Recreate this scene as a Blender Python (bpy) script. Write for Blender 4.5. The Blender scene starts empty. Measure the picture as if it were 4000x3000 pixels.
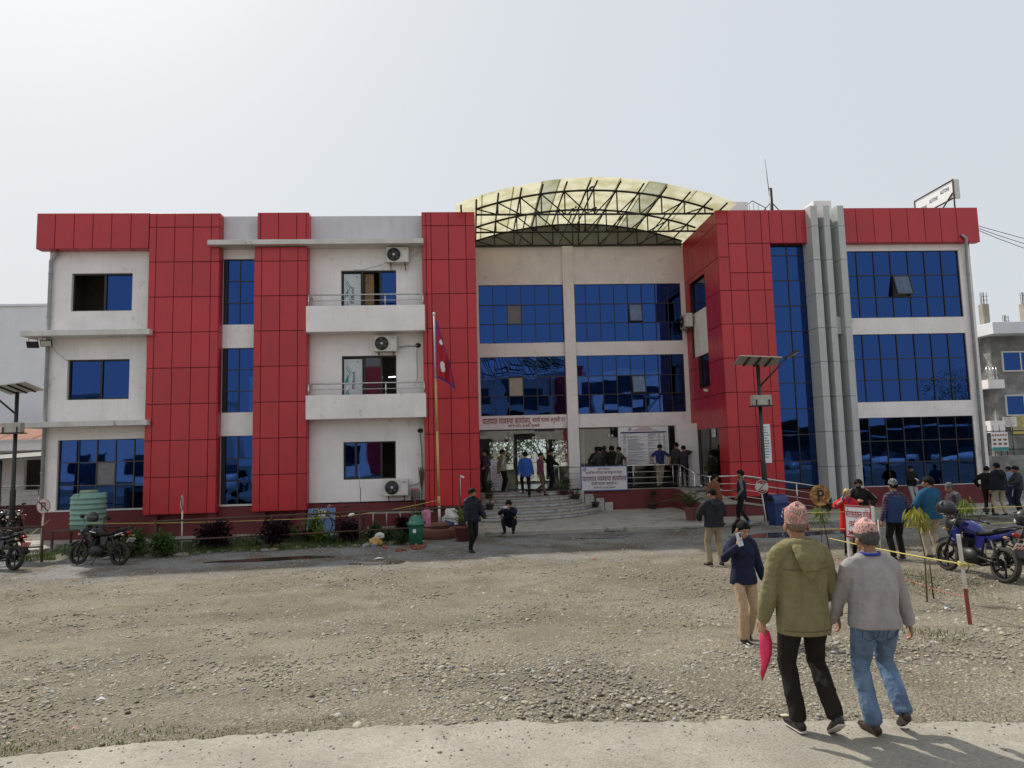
import bpy, bmesh, math, random
import numpy as np
from mathutils import Vector, Matrix, Euler, noise
random.seed(7)
RNG = np.random.default_rng(7)
sc = bpy.context.scene
COL = sc.collection
R_ = math.radians

# ------------------------------------------------------------------ camera
CAM = np.array([0.0, -24.955, 2.85])
FPX = 2700.0
def _basis(yaw, pitch, roll):
    cy, sy, cp, sp = math.cos(yaw), math.sin(yaw), math.cos(pitch), math.sin(pitch)
    f = np.array([sy*cp, cy*cp, sp]); r = np.array([cy, -sy, 0.0]); u = np.cross(r, f)
    c, s = math.cos(roll), math.sin(roll)
    return c*r + s*u, -s*r + c*u, f
CR, CU, CF = _basis(R_(3.44662), R_(5.51269), R_(-1.45896))
cd = bpy.data.cameras.new('camera'); cam = bpy.data.objects.new('camera', cd); COL.objects.link(cam)
cd.sensor_fit = 'HORIZONTAL'; cd.sensor_width = 36.0; cd.lens = 36.0*FPX/4000.0
cd.clip_start = 0.1; cd.clip_end = 2000
m4 = Matrix.Identity(4)
for i in range(3):
    m4[i][0] = CR[i]; m4[i][1] = CU[i]; m4[i][2] = -CF[i]; m4[i][3] = CAM[i]
cam.matrix_world = m4
sc.camera = cam

# ------------------------------------------------------------------ sky, sun, exposure
SUN_DIR = Vector((-0.63, 0.777, 0.0)).normalized()*math.cos(R_(50)) + Vector((0, 0, math.sin(R_(50))))
SUN_AZ = math.atan2(SUN_DIR.x, SUN_DIR.y)          # measured from +Y towards +X
w = bpy.data.worlds.new('World'); sc.world = w; w.use_nodes = True
wn = w.node_tree; wn.nodes.clear()
sky = wn.nodes.new('ShaderNodeTexSky'); sky.sky_type = 'NISHITA'; sky.sun_disc = False
sky.sun_elevation = R_(50); sky.sun_rotation = SUN_AZ
sky.air_density = 1.0; sky.dust_density = 6.0; sky.ozone_density = 1.5; sky.altitude = 100
veil = wn.nodes.new('ShaderNodeMix'); veil.data_type = 'RGBA'; veil.blend_type = 'MIX'
veil.inputs[0].default_value = 0.86; veil.inputs[7].default_value = (6.25, 6.6, 6.9, 1)   # thin even overcast
bg = wn.nodes.new('ShaderNodeBackground'); bg.inputs[1].default_value = 0.067
wo = wn.nodes.new('ShaderNodeOutputWorld')
wn.links.new(sky.outputs[0], veil.inputs[6]); wn.links.new(veil.outputs[2], bg.inputs[0]); wn.links.new(bg.outputs[0], wo.inputs[0])
sl = bpy.data.lights.new('sun', 'SUN'); sl.energy = 2.3; sl.angle = R_(1.2); sl.color = (1.0, 0.93, 0.82)
so = bpy.data.objects.new('sun', sl); COL.objects.link(so)
so.rotation_euler = SUN_DIR.to_track_quat('Z', 'Y').to_euler(); so.location = (-30, 20, 30)
sc.view_settings.view_transform = 'Standard'; sc.view_settings.look = 'None'
sc.view_settings.exposure = 0.80; sc.view_settings.gamma = 1.0; sc.view_settings.use_curve_mapping = False
sc.cycles.use_denoising = True
sc.cycles.max_bounces = 6; sc.cycles.diffuse_bounces = 3; sc.cycles.glossy_bounces = 4
sc.cycles.transparent_max_bounces = 12; sc.cycles.transmission_bounces = 4
sc.cycles.caustics_reflective = False; sc.cycles.caustics_refractive = False

# ------------------------------------------------------------------ surveying helpers
def ray(u, v):
    return CR*((u-2000)/FPX) - CU*((v-1500)/FPX) + CF
def onY(u, v, Y):
    d = ray(u, v); return CAM + d*((Y-CAM[1])/d[1])
def onX(u, v, X):
    d = ray(u, v); return CAM + d*((X-CAM[0])/d[0])
def onZ(u, v, Z):
    d = ray(u, v); return CAM + d*((Z-CAM[2])/d[2])
def smooth01(t):
    t = min(1.0, max(0.0, t)); return t*t*(3-2*t)
def ground(x, y):
    z = 0.20 + 0.012*max(-30, min(30, x)) + 0.45*smooth01((-13.5-y)/5.8)
    return z
def onG(u, v, dz=0.0):
    p = onZ(u, v, 0.2)
    for _ in range(12):
        p = onZ(u, v, ground(p[0], p[1])+dz)
    return Vector(p)

# ------------------------------------------------------------------ mesh builder
class MB:
    def __init__(s): s.v = []; s.f = []; s.sm = []
    def add(s, vs, fs, smooth=False):
        b = len(s.v); s.v += [tuple(p) for p in vs]
        s.f += [tuple(i+b for i in f) for f in fs]; s.sm += [smooth]*len(fs); return s
    def box(s, x0, x1, y0, y1, z0, z1):
        return s.add([(x0,y0,z0),(x1,y0,z0),(x1,y1,z0),(x0,y1,z0),(x0,y0,z1),(x1,y0,z1),(x1,y1,z1),(x0,y1,z1)],
                     [(0,3,2,1),(4,5,6,7),(0,1,5,4),(1,2,6,5),(2,3,7,6),(3,0,4,7)])
    def obox(s, c, size, rot=(0,0,0), M=None):
        M = M or Euler(rot).to_matrix(); c = Vector(c); a, b, d = size[0]/2, size[1]/2, size[2]/2
        vs = [c + M @ Vector((x,y,z)) for z in (-d,d) for (x,y) in ((-a,-b),(a,-b),(a,b),(-a,b))]
        return s.add(vs, [(0,3,2,1),(4,5,6,7),(0,1,5,4),(1,2,6,5),(2,3,7,6),(3,0,4,7)])
    def cbox(s, x0, x1, y0, y1, z0, z1, c=0.006):        # box with chamfered front (-y) rim
        vs = [(x0+c,y0,z0+c),(x1-c,y0,z0+c),(x1-c,y0,z1-c),(x0+c,y0,z1-c),
              (x0,y0+c,z0),(x1,y0+c,z0),(x1,y0+c,z1),(x0,y0+c,z1),
              (x0,y1,z0),(x1,y1,z0),(x1,y1,z1),(x0,y1,z1)]
        return s.add(vs, [(0,1,2,3),(0,4,5,1),(1,5,6,2),(2,6,7,3),(3,7,4,0),(4,8,9,5),(5,9,10,6),(6,10,11,7),(7,11,8,4),(8,11,10,9)])
    def tube(s, pts, r, n=8, closed=False, cap=True, smooth=True):
        pts = [Vector(p) for p in pts]; N = len(pts); vs = []
        rs = r if isinstance(r, (list, tuple)) else [r]*N
        up = None
        for i, p in enumerate(pts):
            a = pts[i-1] if (i > 0 or closed) else p; b = pts[(i+1) % N] if (i < N-1 or closed) else p
            t = (b-a).normalized()
            if up is None:
                up = Vector((0,0,1)) if abs(t.z) < 0.9 else Vector((1,0,0))
            x = t.cross(up)
            if x.length < 1e-6: x = t.orthogonal()
            x.normalize(); y = x.cross(t).normalized(); up = y
            for k in range(n):
                q = 2*math.pi*k/n; vs.append(p + (x*math.cos(q) + y*math.sin(q))*rs[i])
        fs = []
        for i in range(N if closed else N-1):
            j = (i+1) % N
            for k in range(n):
                l = (k+1) % n; fs.append((i*n+k, i*n+l, j*n+l, j*n+k))
        s.add(vs, fs, smooth)
        if cap and not closed:
            b = len(s.v)-len(vs)
            s.f += [tuple(b+k for k in reversed(range(n))), tuple(b+(N-1)*n+k for k in range(n))]; s.sm += [False, False]
        return s
    def lathe(s, prof, c=(0,0,0), n=20, M=None, smooth=True):
        c = Vector(c); vs = []
        for r, z in prof:
            for k in range(n):
                q = 2*math.pi*k/n; p = Vector((r*math.cos(q), r*math.sin(q), z))
                vs.append(c + (M @ p if M else p))
        fs = []
        for i in range(len(prof)-1):
            for k in range(n):
                l = (k+1) % n; fs.append((i*n+k, i*n+l, (i+1)*n+l, (i+1)*n+k))
        s.add(vs, fs, smooth)
        b = len(s.v)-len(vs)
        ring = prof[0] == prof[-1]
        if prof[0][0] > 1e-5 and not ring: s.f.append(tuple(b+k for k in reversed(range(n)))); s.sm.append(False)
        if prof[-1][0] > 1e-5 and not ring: s.f.append(tuple(b+(len(prof)-1)*n+k for k in range(n))); s.sm.append(False)
        return s
    def ball(s, c, r, n=12, m=8, M=None):
        rx, ry, rz = r if isinstance(r, (tuple, list)) else (r, r, r); c = Vector(c); vs = []
        for i in range(m+1):
            a = -math.pi/2 + math.pi*i/m
            for k in range(n):
                q = 2*math.pi*k/n
                p = Vector((rx*math.cos(a)*math.cos(q), ry*math.cos(a)*math.sin(q), rz*math.sin(a)))
                vs.append(c + (M @ p if M else p))
        fs = [(i*n+k, i*n+(k+1) % n, (i+1)*n+(k+1) % n, (i+1)*n+k) for i in range(m) for k in range(n)]
        return s.add(vs, fs, True)
    def poly(s, pts, d):                                   # polygon pts extruded by vector d
        pts = [Vector(p) for p in pts]; d = Vector(d); n = len(pts)
        return s.add(pts + [p+d for p in pts], [tuple(reversed(range(n))), tuple(range(n, 2*n))] + [(i, (i+1) % n, n+(i+1) % n, n+i) for i in range(n)])
    def xform(s, M):
        s.v = [tuple(M @ Vector(p)) for p in s.v]; return s
    def mesh(s, name):
        me = bpy.data.meshes.new(name); me.from_pydata(s.v, [], s.f)
        if any(s.sm): me.polygons.foreach_set('use_smooth', s.sm)
        return me
    def build(s, name, mat, parent=None, bevel=0, fix=True):
        me = s.mesh(name)
        if fix:
            bm = bmesh.new(); bm.from_mesh(me); bmesh.ops.recalc_face_normals(bm, faces=bm.faces); bm.to_mesh(me); bm.free()
        return link(name, me, mat, parent, bevel)
def link(name, me, mat, parent=None, bevel=0, loc=None):
    o = bpy.data.objects.new(name, me); COL.objects.link(o)
    if mat is not None and not me.materials: me.materials.append(mat)
    if parent is not None: o.parent = parent
    if loc is not None: o.location = loc
    if bevel:
        b = o.modifiers.new('bevel', 'BEVEL'); b.width = bevel; b.segments = 2; b.limit_method = 'ANGLE'; b.angle_limit = R_(40)
    return o
def tag(o, label=None, cat=None, group=None, kind=None):
    if label: o['label'] = label
    if cat: o['category'] = cat
    if group: o['group'] = group
    if kind: o['kind'] = kind
    return o
def thing(name, label, cat, loc=(0,0,0), rz=0.0, group=None):
    o = bpy.data.objects.new(name, None); COL.objects.link(o); o.empty_display_size = 0.2
    o.location = loc; o.rotation_euler = (0, 0, rz)
    return tag(o, label, cat, group)
KIDS = {}
def kids(o): return [c for c in bpy.data.objects if c.parent is o]
def copy_tree(o, parent=None):
    c = o.copy(); COL.objects.link(c)
    if parent is not None: c.parent = parent
    for ch in kids(o): copy_tree(ch, c)
    return c

# ------------------------------------------------------------------ materials
def nd(nt, typ, **kw):
    n = nt.nodes.new(typ)
    for k, v in kw.items(): setattr(n, k, v)
    return n
def mat(name, col, rough=0.6, metal=0.0, var=0.12, scale=5.0, bump=0.0, bscale=40.0, spec=0.5, streak=0.0, stain=None, coat=0.0, gscale=(1,1,1), bdist=0.01):
    m = bpy.data.materials.new(name); m.use_nodes = True; nt = m.node_tree; L = nt.links
    b = nt.nodes['Principled BSDF']
    b.inputs['Roughness'].default_value = rough; b.inputs['Metallic'].default_value = metal
    b.inputs['Specular IOR Level'].default_value = spec; b.inputs['Coat Weight'].default_value = coat
    b.inputs['Base Color'].default_value = (*col, 1)
    tc = nd(nt, 'ShaderNodeNewGeometry'); mp = nd(nt, 'ShaderNodeMapping'); mp.inputs['Scale'].default_value = gscale
    L.new(tc.outputs['Position'], mp.inputs[0])
    cur = None
    if var > 0:
        nz = nd(nt, 'ShaderNodeTexNoise'); nz.inputs['Scale'].default_value = scale; nz.inputs['Detail'].default_value = 6; nz.inputs['Roughness'].default_value = .6
        L.new(mp.outputs[0], nz.inputs['Vector'])
        mr = nd(nt, 'ShaderNodeMapRange'); mr.inputs[1].default_value = .3; mr.inputs[2].default_value = .7; mr.inputs[3].default_value = 1-var; mr.inputs[4].default_value = 1+var
        L.new(nz.outputs[0], mr.inputs[0])
        mx = nd(nt, 'ShaderNodeMix', data_type='RGBA', blend_type='MULTIPLY'); mx.inputs[0].default_value = 1
        mx.inputs[6].default_value = (*col, 1); L.new(mr.outputs[0], mx.inputs[7]); cur = mx.outputs[2]
        rr = nd(nt, 'ShaderNodeMapRange'); rr.inputs[3].default_value = max(0.02, rough-var*.6); rr.inputs[4].default_value = min(1, rough+var*.6)
        L.new(nz.outputs[0], rr.inputs[0]); L.new(rr.outputs[0], b.inputs['Roughness'])
    if streak > 0:
        m2 = nd(nt, 'ShaderNodeMapping'); m2.inputs['Scale'].default_value = (7, 7, .35); L.new(tc.outputs['Position'], m2.inputs[0])
        n2 = nd(nt, 'ShaderNodeTexNoise'); n2.inputs['Scale'].default_value = 1.6; n2.inputs['Detail'].default_value = 5; L.new(m2.outputs[0], n2.inputs['Vector'])
        r2 = nd(nt, 'ShaderNodeMapRange'); r2.inputs[1].default_value = .52; r2.inputs[2].default_value = .78; r2.inputs[3].default_value = 0; r2.inputs[4].default_value = streak
        L.new(n2.outputs[0], r2.inputs[0])
        x2 = nd(nt, 'ShaderNodeMix', data_type='RGBA', blend_type='MIX'); L.new(r2.outputs[0], x2.inputs[0])
        if cur: L.new(cur, x2.inputs[6])
        else: x2.inputs[6].default_value = (*col, 1)
        g = sum(col)/3; x2.inputs[7].default_value = (col[0]*.5+g*.08, col[1]*.5+g*.07, col[2]*.5+g*.05, 1); cur = x2.outputs[2]
    if stain:
        (sc_, lo, hi, scol) = stain
        n3 = nd(nt, 'ShaderNodeTexNoise'); n3.inputs['Scale'].default_value = sc_; n3.inputs['Detail'].default_value = 9; n3.inputs['Roughness'].default_value = .7
        L.new(tc.outputs['Position'], n3.inputs['Vector'])
        r3 = nd(nt, 'ShaderNodeMapRange'); r3.inputs[1].default_value = lo; r3.inputs[2].default_value = hi; L.new(n3.outputs[0], r3.inputs[0])
        x3 = nd(nt, 'ShaderNodeMix', data_type='RGBA', blend_type='MIX'); L.new(r3.outputs[0], x3.inputs[0])
        if cur: L.new(cur, x3.inputs[6])
        else: x3.inputs[6].default_value = (*col, 1)
        x3.inputs[7].default_value = (*scol, 1); cur = x3.outputs[2]
    if cur: L.new(cur, b.inputs['Base Color'])
    if bump > 0:
        nb = nd(nt, 'ShaderNodeTexNoise'); nb.inputs['Scale'].default_value = bscale; nb.inputs['Detail'].default_value = 4
        L.new(mp.outputs[0], nb.inputs['Vector'])
        bp = nd(nt, 'ShaderNodeBump'); bp.inputs['Strength'].default_value = bump; bp.inputs['Distance'].default_value = bdist
        L.new(nb.outputs[0], bp.inputs['Height']); L.new(bp.outputs[0], b.inputs['Normal'])
    return m
def emit(name, col, s):
    m = bpy.data.materials.new(name); m.use_nodes = True; b = m.node_tree.nodes['Principled BSDF']
    b.inputs['Base Color'].default_value = (*col, 1); b.inputs['Emission Color'].default_value = (*col, 1); b.inputs['Emission Strength'].default_value = s
    return m
def clear_glass(name, tint, refl=1.0):
    m = bpy.data.materials.new(name); m.use_nodes = True; nt = m.node_tree; nt.nodes.remove(nt.nodes['Principled BSDF'])
    t = nd(nt, 'ShaderNodeBsdfTransparent'); t.inputs[0].default_value = (*tint, 1)
    g = nd(nt, 'ShaderNodeBsdfGlossy'); g.inputs['Roughness'].default_value = 0.015; g.inputs[0].default_value = (refl, refl, refl, 1)
    f = nd(nt, 'ShaderNodeFresnel'); f.inputs[0].default_value = 1.6
    x = nd(nt, 'ShaderNodeMixShader'); o = nt.nodes['Material Output']
    nt.links.new(f.outputs[0], x.inputs[0]); nt.links.new(t.outputs[0], x.inputs[1]); nt.links.new(g.outputs[0], x.inputs[2]); nt.links.new(x.outputs[0], o.inputs[0])
    return m
MT = {}
MT['white_wall'] = mat('white_wall_paint', (.88,.845,.84), .85, var=.08, scale=1.2, bump=.12, bscale=60, streak=.22, stain=(1.7,.60,.70,(.60,.55,.47)))
MT['cool_wall'] = mat('parapet_paint', (.64,.635,.67), .85, var=.08, scale=1.2, bump=.12, bscale=60, streak=.25)
MT['grey_concrete_trim'] = mat('slab_paint', (.66,.645,.62), .85, var=.12, scale=2.2, bump=.2, bscale=50, streak=.3, stain=(2.4,.62,.70,(.22,.21,.19)))
MT['red_panel'] = mat('red_cladding', (.485,.017,.027), .36, var=.09, scale=.8, spec=.6, streak=.26)
def vary(m, a):
    nt = m.node_tree; b = nt.nodes['Principled BSDF']; src = b.inputs['Base Color'].links[0].from_socket; i = nd(nt, 'ShaderNodeObjectInfo'); r = nd(nt, 'ShaderNodeMapRange'); r.inputs[3].default_value = 1-a; r.inputs[4].default_value = 1+a; nt.links.new(i.outputs['Random'], r.inputs[0])
    x = nd(nt, 'ShaderNodeMix', data_type='RGBA', blend_type='MULTIPLY'); x.inputs[0].default_value = 1; nt.links.new(src, x.inputs[6]); nt.links.new(r.outputs[0], x.inputs[7]); nt.links.new(x.outputs[2], b.inputs['Base Color'])
vary(MT['red_panel'], .09)
MT['seam'] = mat('dark_backing', (.03,.018,.02), .8, var=0)
MT['maroon'] = mat('maroon_plinth_paint', (.155,.026,.03), .72, var=.18, scale=1.6, bump=.15, bscale=40, streak=.3, stain=(3.2,.66,.72,(.34,.22,.2)))
MT['alu_panel'] = mat('silver_cladding', (.50,.51,.51), .42, metal=.1, var=.06, scale=2, streak=.35)
MT['frame'] = mat('dark_aluminium', (.022,.02,.02), .4, var=.2, scale=8)
MT['brown_frame'] = mat('bronze_frame', (.06,.05,.045), .45, var=.2, scale=8)
def blue_glass():
    m = bpy.data.materials.new('blue_reflective_glass'); m.use_nodes = True; nt = m.node_tree; b = nt.nodes['Principled BSDF']
    b.inputs['Metallic'].default_value = 1; b.inputs['Base Color'].default_value = (.024,.062,.205,1); b.inputs['Roughness'].default_value = .012
    tc = nd(nt, 'ShaderNodeNewGeometry'); n = nd(nt, 'ShaderNodeTexNoise'); n.inputs['Scale'].default_value = .9; n.inputs['Detail'].default_value = 1
    nt.links.new(tc.outputs['Position'], n.inputs['Vector'])
    bp = nd(nt, 'ShaderNodeBump'); bp.inputs['Strength'].default_value = .35; bp.inputs['Distance'].default_value = .012
    nt.links.new(n.outputs[0], bp.inputs['Height']); nt.links.new(bp.outputs[0], b.inputs['Normal'])
    d = nd(nt, 'ShaderNodeTexNoise'); d.inputs['Scale'].default_value = 3; d.inputs['Detail'].default_value = 8; nt.links.new(tc.outputs['Position'], d.inputs['Vector'])
    r = nd(nt, 'ShaderNodeMapRange'); r.inputs[1].default_value = .5; r.inputs[2].default_value = .8; r.inputs[3].default_value = .012; r.inputs[4].default_value = .06
    nt.links.new(d.outputs[0], r.inputs[0]); nt.links.new(r.outputs[0], b.inputs['Roughness'])
    return m
MT['blue_glass'] = blue_glass()
MT['dusty_pane'] = mat('dusty_pane', (.17,.17,.2), .35, var=.15, scale=6)
MT['lobby_glass'] = clear_glass('lobby_glass', (.90,.94,.92))
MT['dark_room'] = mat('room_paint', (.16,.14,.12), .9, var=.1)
MT['steel'] = mat('stainless_steel', (.62,.62,.62), .22, metal=1, var=.1, scale=20)
MT['black_steel'] = mat('black_painted_steel', (.018,.017,.017), .45, var=.2, scale=10)
MT['rust'] = mat('rusty_pipe', (.085,.045,.032), .8, var=.35, scale=14, bump=.2, bscale=90)
MT['pvc'] = mat('grey_pvc_pipe', (.33,.34,.35), .5, var=.15, scale=4)
MT['marble'] = mat('grey_marble', (.43,.43,.42), .35, var=.22, scale=3.2, gscale=(1,1,2.2), stain=(7,.55,.62,(.25,.26,.27)))
MT['tread'] = mat('step_nosing', (.36,.34,.31), .55, var=.15, scale=6)
MT['plastic_white'] = mat('white_plastic', (.66,.66,.63), .45, var=.05)
MT['ac_white'] = mat('air_conditioner_casing', (.62,.61,.56), .45, var=.08, scale=6, streak=.2)
MT['black'] = mat('black_plastic', (.014,.014,.015), .4, var=.2, scale=12)
MT['dark_grille'] = mat('dark_grille', (.035,.035,.038), .5, var=.2)
# ================================================================== SETTING: ground, road, apron
def edge_wave(x): return 0.10*math.sin(x*1.7)+0.07*math.sin(x*4.1+1)+0.04*math.sin(x*9.3)
RX = [-30,-3.62,-2.73,-1.97,-.75,.28,1.49,2.27,3.4,4.1,9,30]; RY = [-21,-19.25,-19.14,-19.08,-19.07,-19.16,-19.34,-19.44,-19.63,-19.77,-20.5,-21.5]
def road_edge(x): return float(np.interp(x, RX, RY))+0.2*edge_wave(x)*.35   # y of the far edge of the concrete road
def ground_mat():
    m = bpy.data.materials.new('gravel_lot'); m.use_nodes = True; nt = m.node_tree; L = nt.links; b = nt.nodes['Principled BSDF']
    g = nd(nt, 'ShaderNodeNewGeometry')
    def nz(s, d=6, r=.6, dist=0):
        n = nd(nt, 'ShaderNodeTexNoise'); n.inputs['Scale'].default_value = s; n.inputs['Detail'].default_value = d; n.inputs['Roughness'].default_value = r; n.inputs['Distortion'].default_value = dist
        L.new(g.outputs['Position'], n.inputs['Vector']); return n.outputs[0]
    def rng(o, a, c, lo=0., hi=1.):
        r = nd(nt, 'ShaderNodeMapRange'); r.inputs[1].default_value = a; r.inputs[2].default_value = c; r.inputs[3].default_value = lo; r.inputs[4].default_value = hi
        L.new(o, r.inputs[0]); return r.outputs[0]
    def mix(f, a, c, bt='MIX'):
        x = nd(nt, 'ShaderNodeMix', data_type='RGBA', blend_type=bt)
        if isinstance(f, float): x.inputs[0].default_value = f
        else: L.new(f, x.inputs[0])
        for i, q in ((6, a), (7, c)):
            if isinstance(q, tuple): x.inputs[i].default_value = (*q, 1)
            else: L.new(q, x.inputs[i])
        return x.outputs[2]
    base = mix(rng(nz(.35), .4, .6), (.178,.156,.116), (.235,.209,.160))
    base = mix(rng(nz(1.9, 8), .48, .66), base, (.155,.135,.10))
    vor = nd(nt, 'ShaderNodeTexVoronoi'); vor.inputs['Scale'].default_value = 26; L.new(g.outputs['Position'], vor.inputs['Vector'])
    sep = nd(nt, 'ShaderNodeSeparateColor'); L.new(vor.outputs['Color'], sep.inputs[0])
    peb = mix(rng(sep.outputs[0], .0, 1.), (.15,.145,.13), (.38,.35,.295))
    gate = nd(nt, 'ShaderNodeMath', operation='MULTIPLY'); L.new(rng(sep.outputs[1], .45, .5), gate.inputs[0]); L.new(rng(vor.outputs['Distance'], .55, .3), gate.inputs[1])
    g2 = nd(nt, 'ShaderNodeMath', operation='MULTIPLY'); L.new(gate.outputs[0], g2.inputs[0]); L.new(rng(nz(.8), .38, .55), g2.inputs[1])
    c = mix(g2.outputs[0], base, peb)
    v2 = nd(nt, 'ShaderNodeTexVoronoi'); v2.inputs['Scale'].default_value = 70; L.new(g.outputs['Position'], v2.inputs['Vector'])
    s2 = nd(nt, 'ShaderNodeSeparateColor'); L.new(v2.outputs['Color'], s2.inputs[0])
    c = mix(rng(s2.outputs[0], 0, 1, .72, 1.28), (0,0,0), c, 'MIX') if False else c
    mm = nd(nt, 'ShaderNodeMix', data_type='RGBA', blend_type='MULTIPLY'); mm.inputs[0].default_value = 1; L.new(c, mm.inputs[6]); L.new(rng(s2.outputs[0], 0, 1, .70, 1.3), mm.inputs[7]); c = mm.outputs[2]
    # crushed grey stone strip laid along the front of the building (y > -8)
    sepP = nd(nt, 'ShaderNodeSeparateXYZ'); L.new(g.outputs['Position'], sepP.inputs[0])
    ad = nd(nt, 'ShaderNodeMath', operation='ADD'); L.new(sepP.outputs[1], ad.inputs[0]); L.new(rng(nz(.6), .3, .7, -1.2, 1.2), ad.inputs[1])
    strip = rng(ad.outputs[0], -8.4, -7.2)
    grey = mix(rng(s2.outputs[1], 0, 1), (.15,.152,.15), (.29,.29,.28))
    grey = mix(rng(nz(.9, 7), .45, .6), grey, (.15,.13,.10))
    c = mix(strip, c, grey)
    mp_ = nd(nt, 'ShaderNodeMapping'); mp_.inputs['Scale'].default_value = (.16,.95,1); mp_.inputs['Rotation'].default_value = (0,0,.12); L.new(g.outputs['Position'], mp_.inputs[0]); tr = nd(nt, 'ShaderNodeTexNoise'); tr.inputs['Scale'].default_value = 1; tr.inputs['Detail'].default_value = 5; L.new(mp_.outputs[0], tr.inputs['Vector'])
    tm = nd(nt, 'ShaderNodeMix', data_type='RGBA', blend_type='MULTIPLY'); tm.inputs[0].default_value = 1; L.new(c, tm.inputs[6]); L.new(rng(tr.outputs[0], .35, .65, .86, 1.10), tm.inputs[7]); c = tm.outputs[2]
    # worn mossy tint on part of the lot
    c = mix(rng(nz(.5, 9, .7), .60, .70, 0, .45), c, (.13,.135,.05))
    L.new(c, b.inputs['Base Color']); b.inputs['Roughness'].default_value = .92; b.inputs['Specular IOR Level'].default_value = .25
    hs = nd(nt, 'ShaderNodeMath', operation='ADD'); L.new(rng(vor.outputs['Distance'], 0, .6, 1, 0), hs.inputs[0]); L.new(rng(v2.outputs['Distance'], 0, .6, .4, 0), hs.inputs[1])
    bp = nd(nt, 'ShaderNodeBump'); bp.inputs['Strength'].default_value = .9; bp.inputs['Distance'].default_value = .02; L.new(hs.outputs[0], bp.inputs['Height']); L.new(bp.outputs[0], b.inputs['Normal'])
    return m
def conc_mat():
    m = mat('worn_concrete', (.285,.265,.225), .9, var=.22, scale=1.1, bump=.7, bscale=70, stain=(1.5,.50,.66,(.225,.205,.165))); nt = m.node_tree; L = nt.links; b = nt.nodes['Principled BSDF']
    src = b.inputs['Base Color'].links[0].from_socket; g = nd(nt, 'ShaderNodeNewGeometry'); v = nd(nt, 'ShaderNodeTexVoronoi'); v.inputs['Scale'].default_value = 34; L.new(g.outputs['Position'], v.inputs['Vector']); s = nd(nt, 'ShaderNodeSeparateColor'); L.new(v.outputs['Color'], s.inputs[0])
    a = nd(nt, 'ShaderNodeMapRange'); a.inputs[1].default_value = .22; a.inputs[2].default_value = .12; L.new(v.outputs['Distance'], a.inputs[0]); c = nd(nt, 'ShaderNodeMath', operation='GREATER_THAN'); c.inputs[1].default_value = .62; L.new(s.outputs[0], c.inputs[0]); d = nd(nt, 'ShaderNodeMath', operation='MULTIPLY'); L.new(a.outputs[0], d.inputs[0]); L.new(c.outputs[0], d.inputs[1])
    x = nd(nt, 'ShaderNodeMix', data_type='RGBA'); L.new(d.outputs[0], x.inputs[0]); L.new(src, x.inputs[6]); x.inputs[7].default_value = (.13,.12,.10,1)
    n = nd(nt, 'ShaderNodeTexNoise'); n.inputs['Scale'].default_value = 45; n.inputs['Detail'].default_value = 5; L.new(g.outputs['Position'], n.inputs['Vector']); r = nd(nt, 'ShaderNodeMapRange'); r.inputs[1].default_value = .3; r.inputs[2].default_value = .7; r.inputs[3].default_value = .80; r.inputs[4].default_value = 1.2; L.new(n.outputs[0], r.inputs[0]); y = nd(nt, 'ShaderNodeMix', data_type='RGBA', blend_type='MULTIPLY'); y.inputs[0].default_value = 1; L.new(x.outputs[2], y.inputs[6]); L.new(r.outputs[0], y.inputs[7]); L.new(y.outputs[2], b.inputs['Base Color']); return m
MT['lot'] = ground_mat()
MT['concrete'] = conc_mat() if True else mat('worn_concrete', (.31,.29,.25), .88, var=.14, scale=1.3, bump=.5, bscale=55, stain=(2.2,.54,.66,(.235,.215,.18)))
MT['apron'] = mat('apron_concrete', (.33,.32,.285), .85, var=.16, scale=1.4, bump=.3, bscale=50, stain=(1.3,.54,.62,(.20,.185,.15)))
MT['mud'] = mat('muddy_water', (.06,.048,.036), .05, var=.2, scale=1.5, spec=.6)

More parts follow.
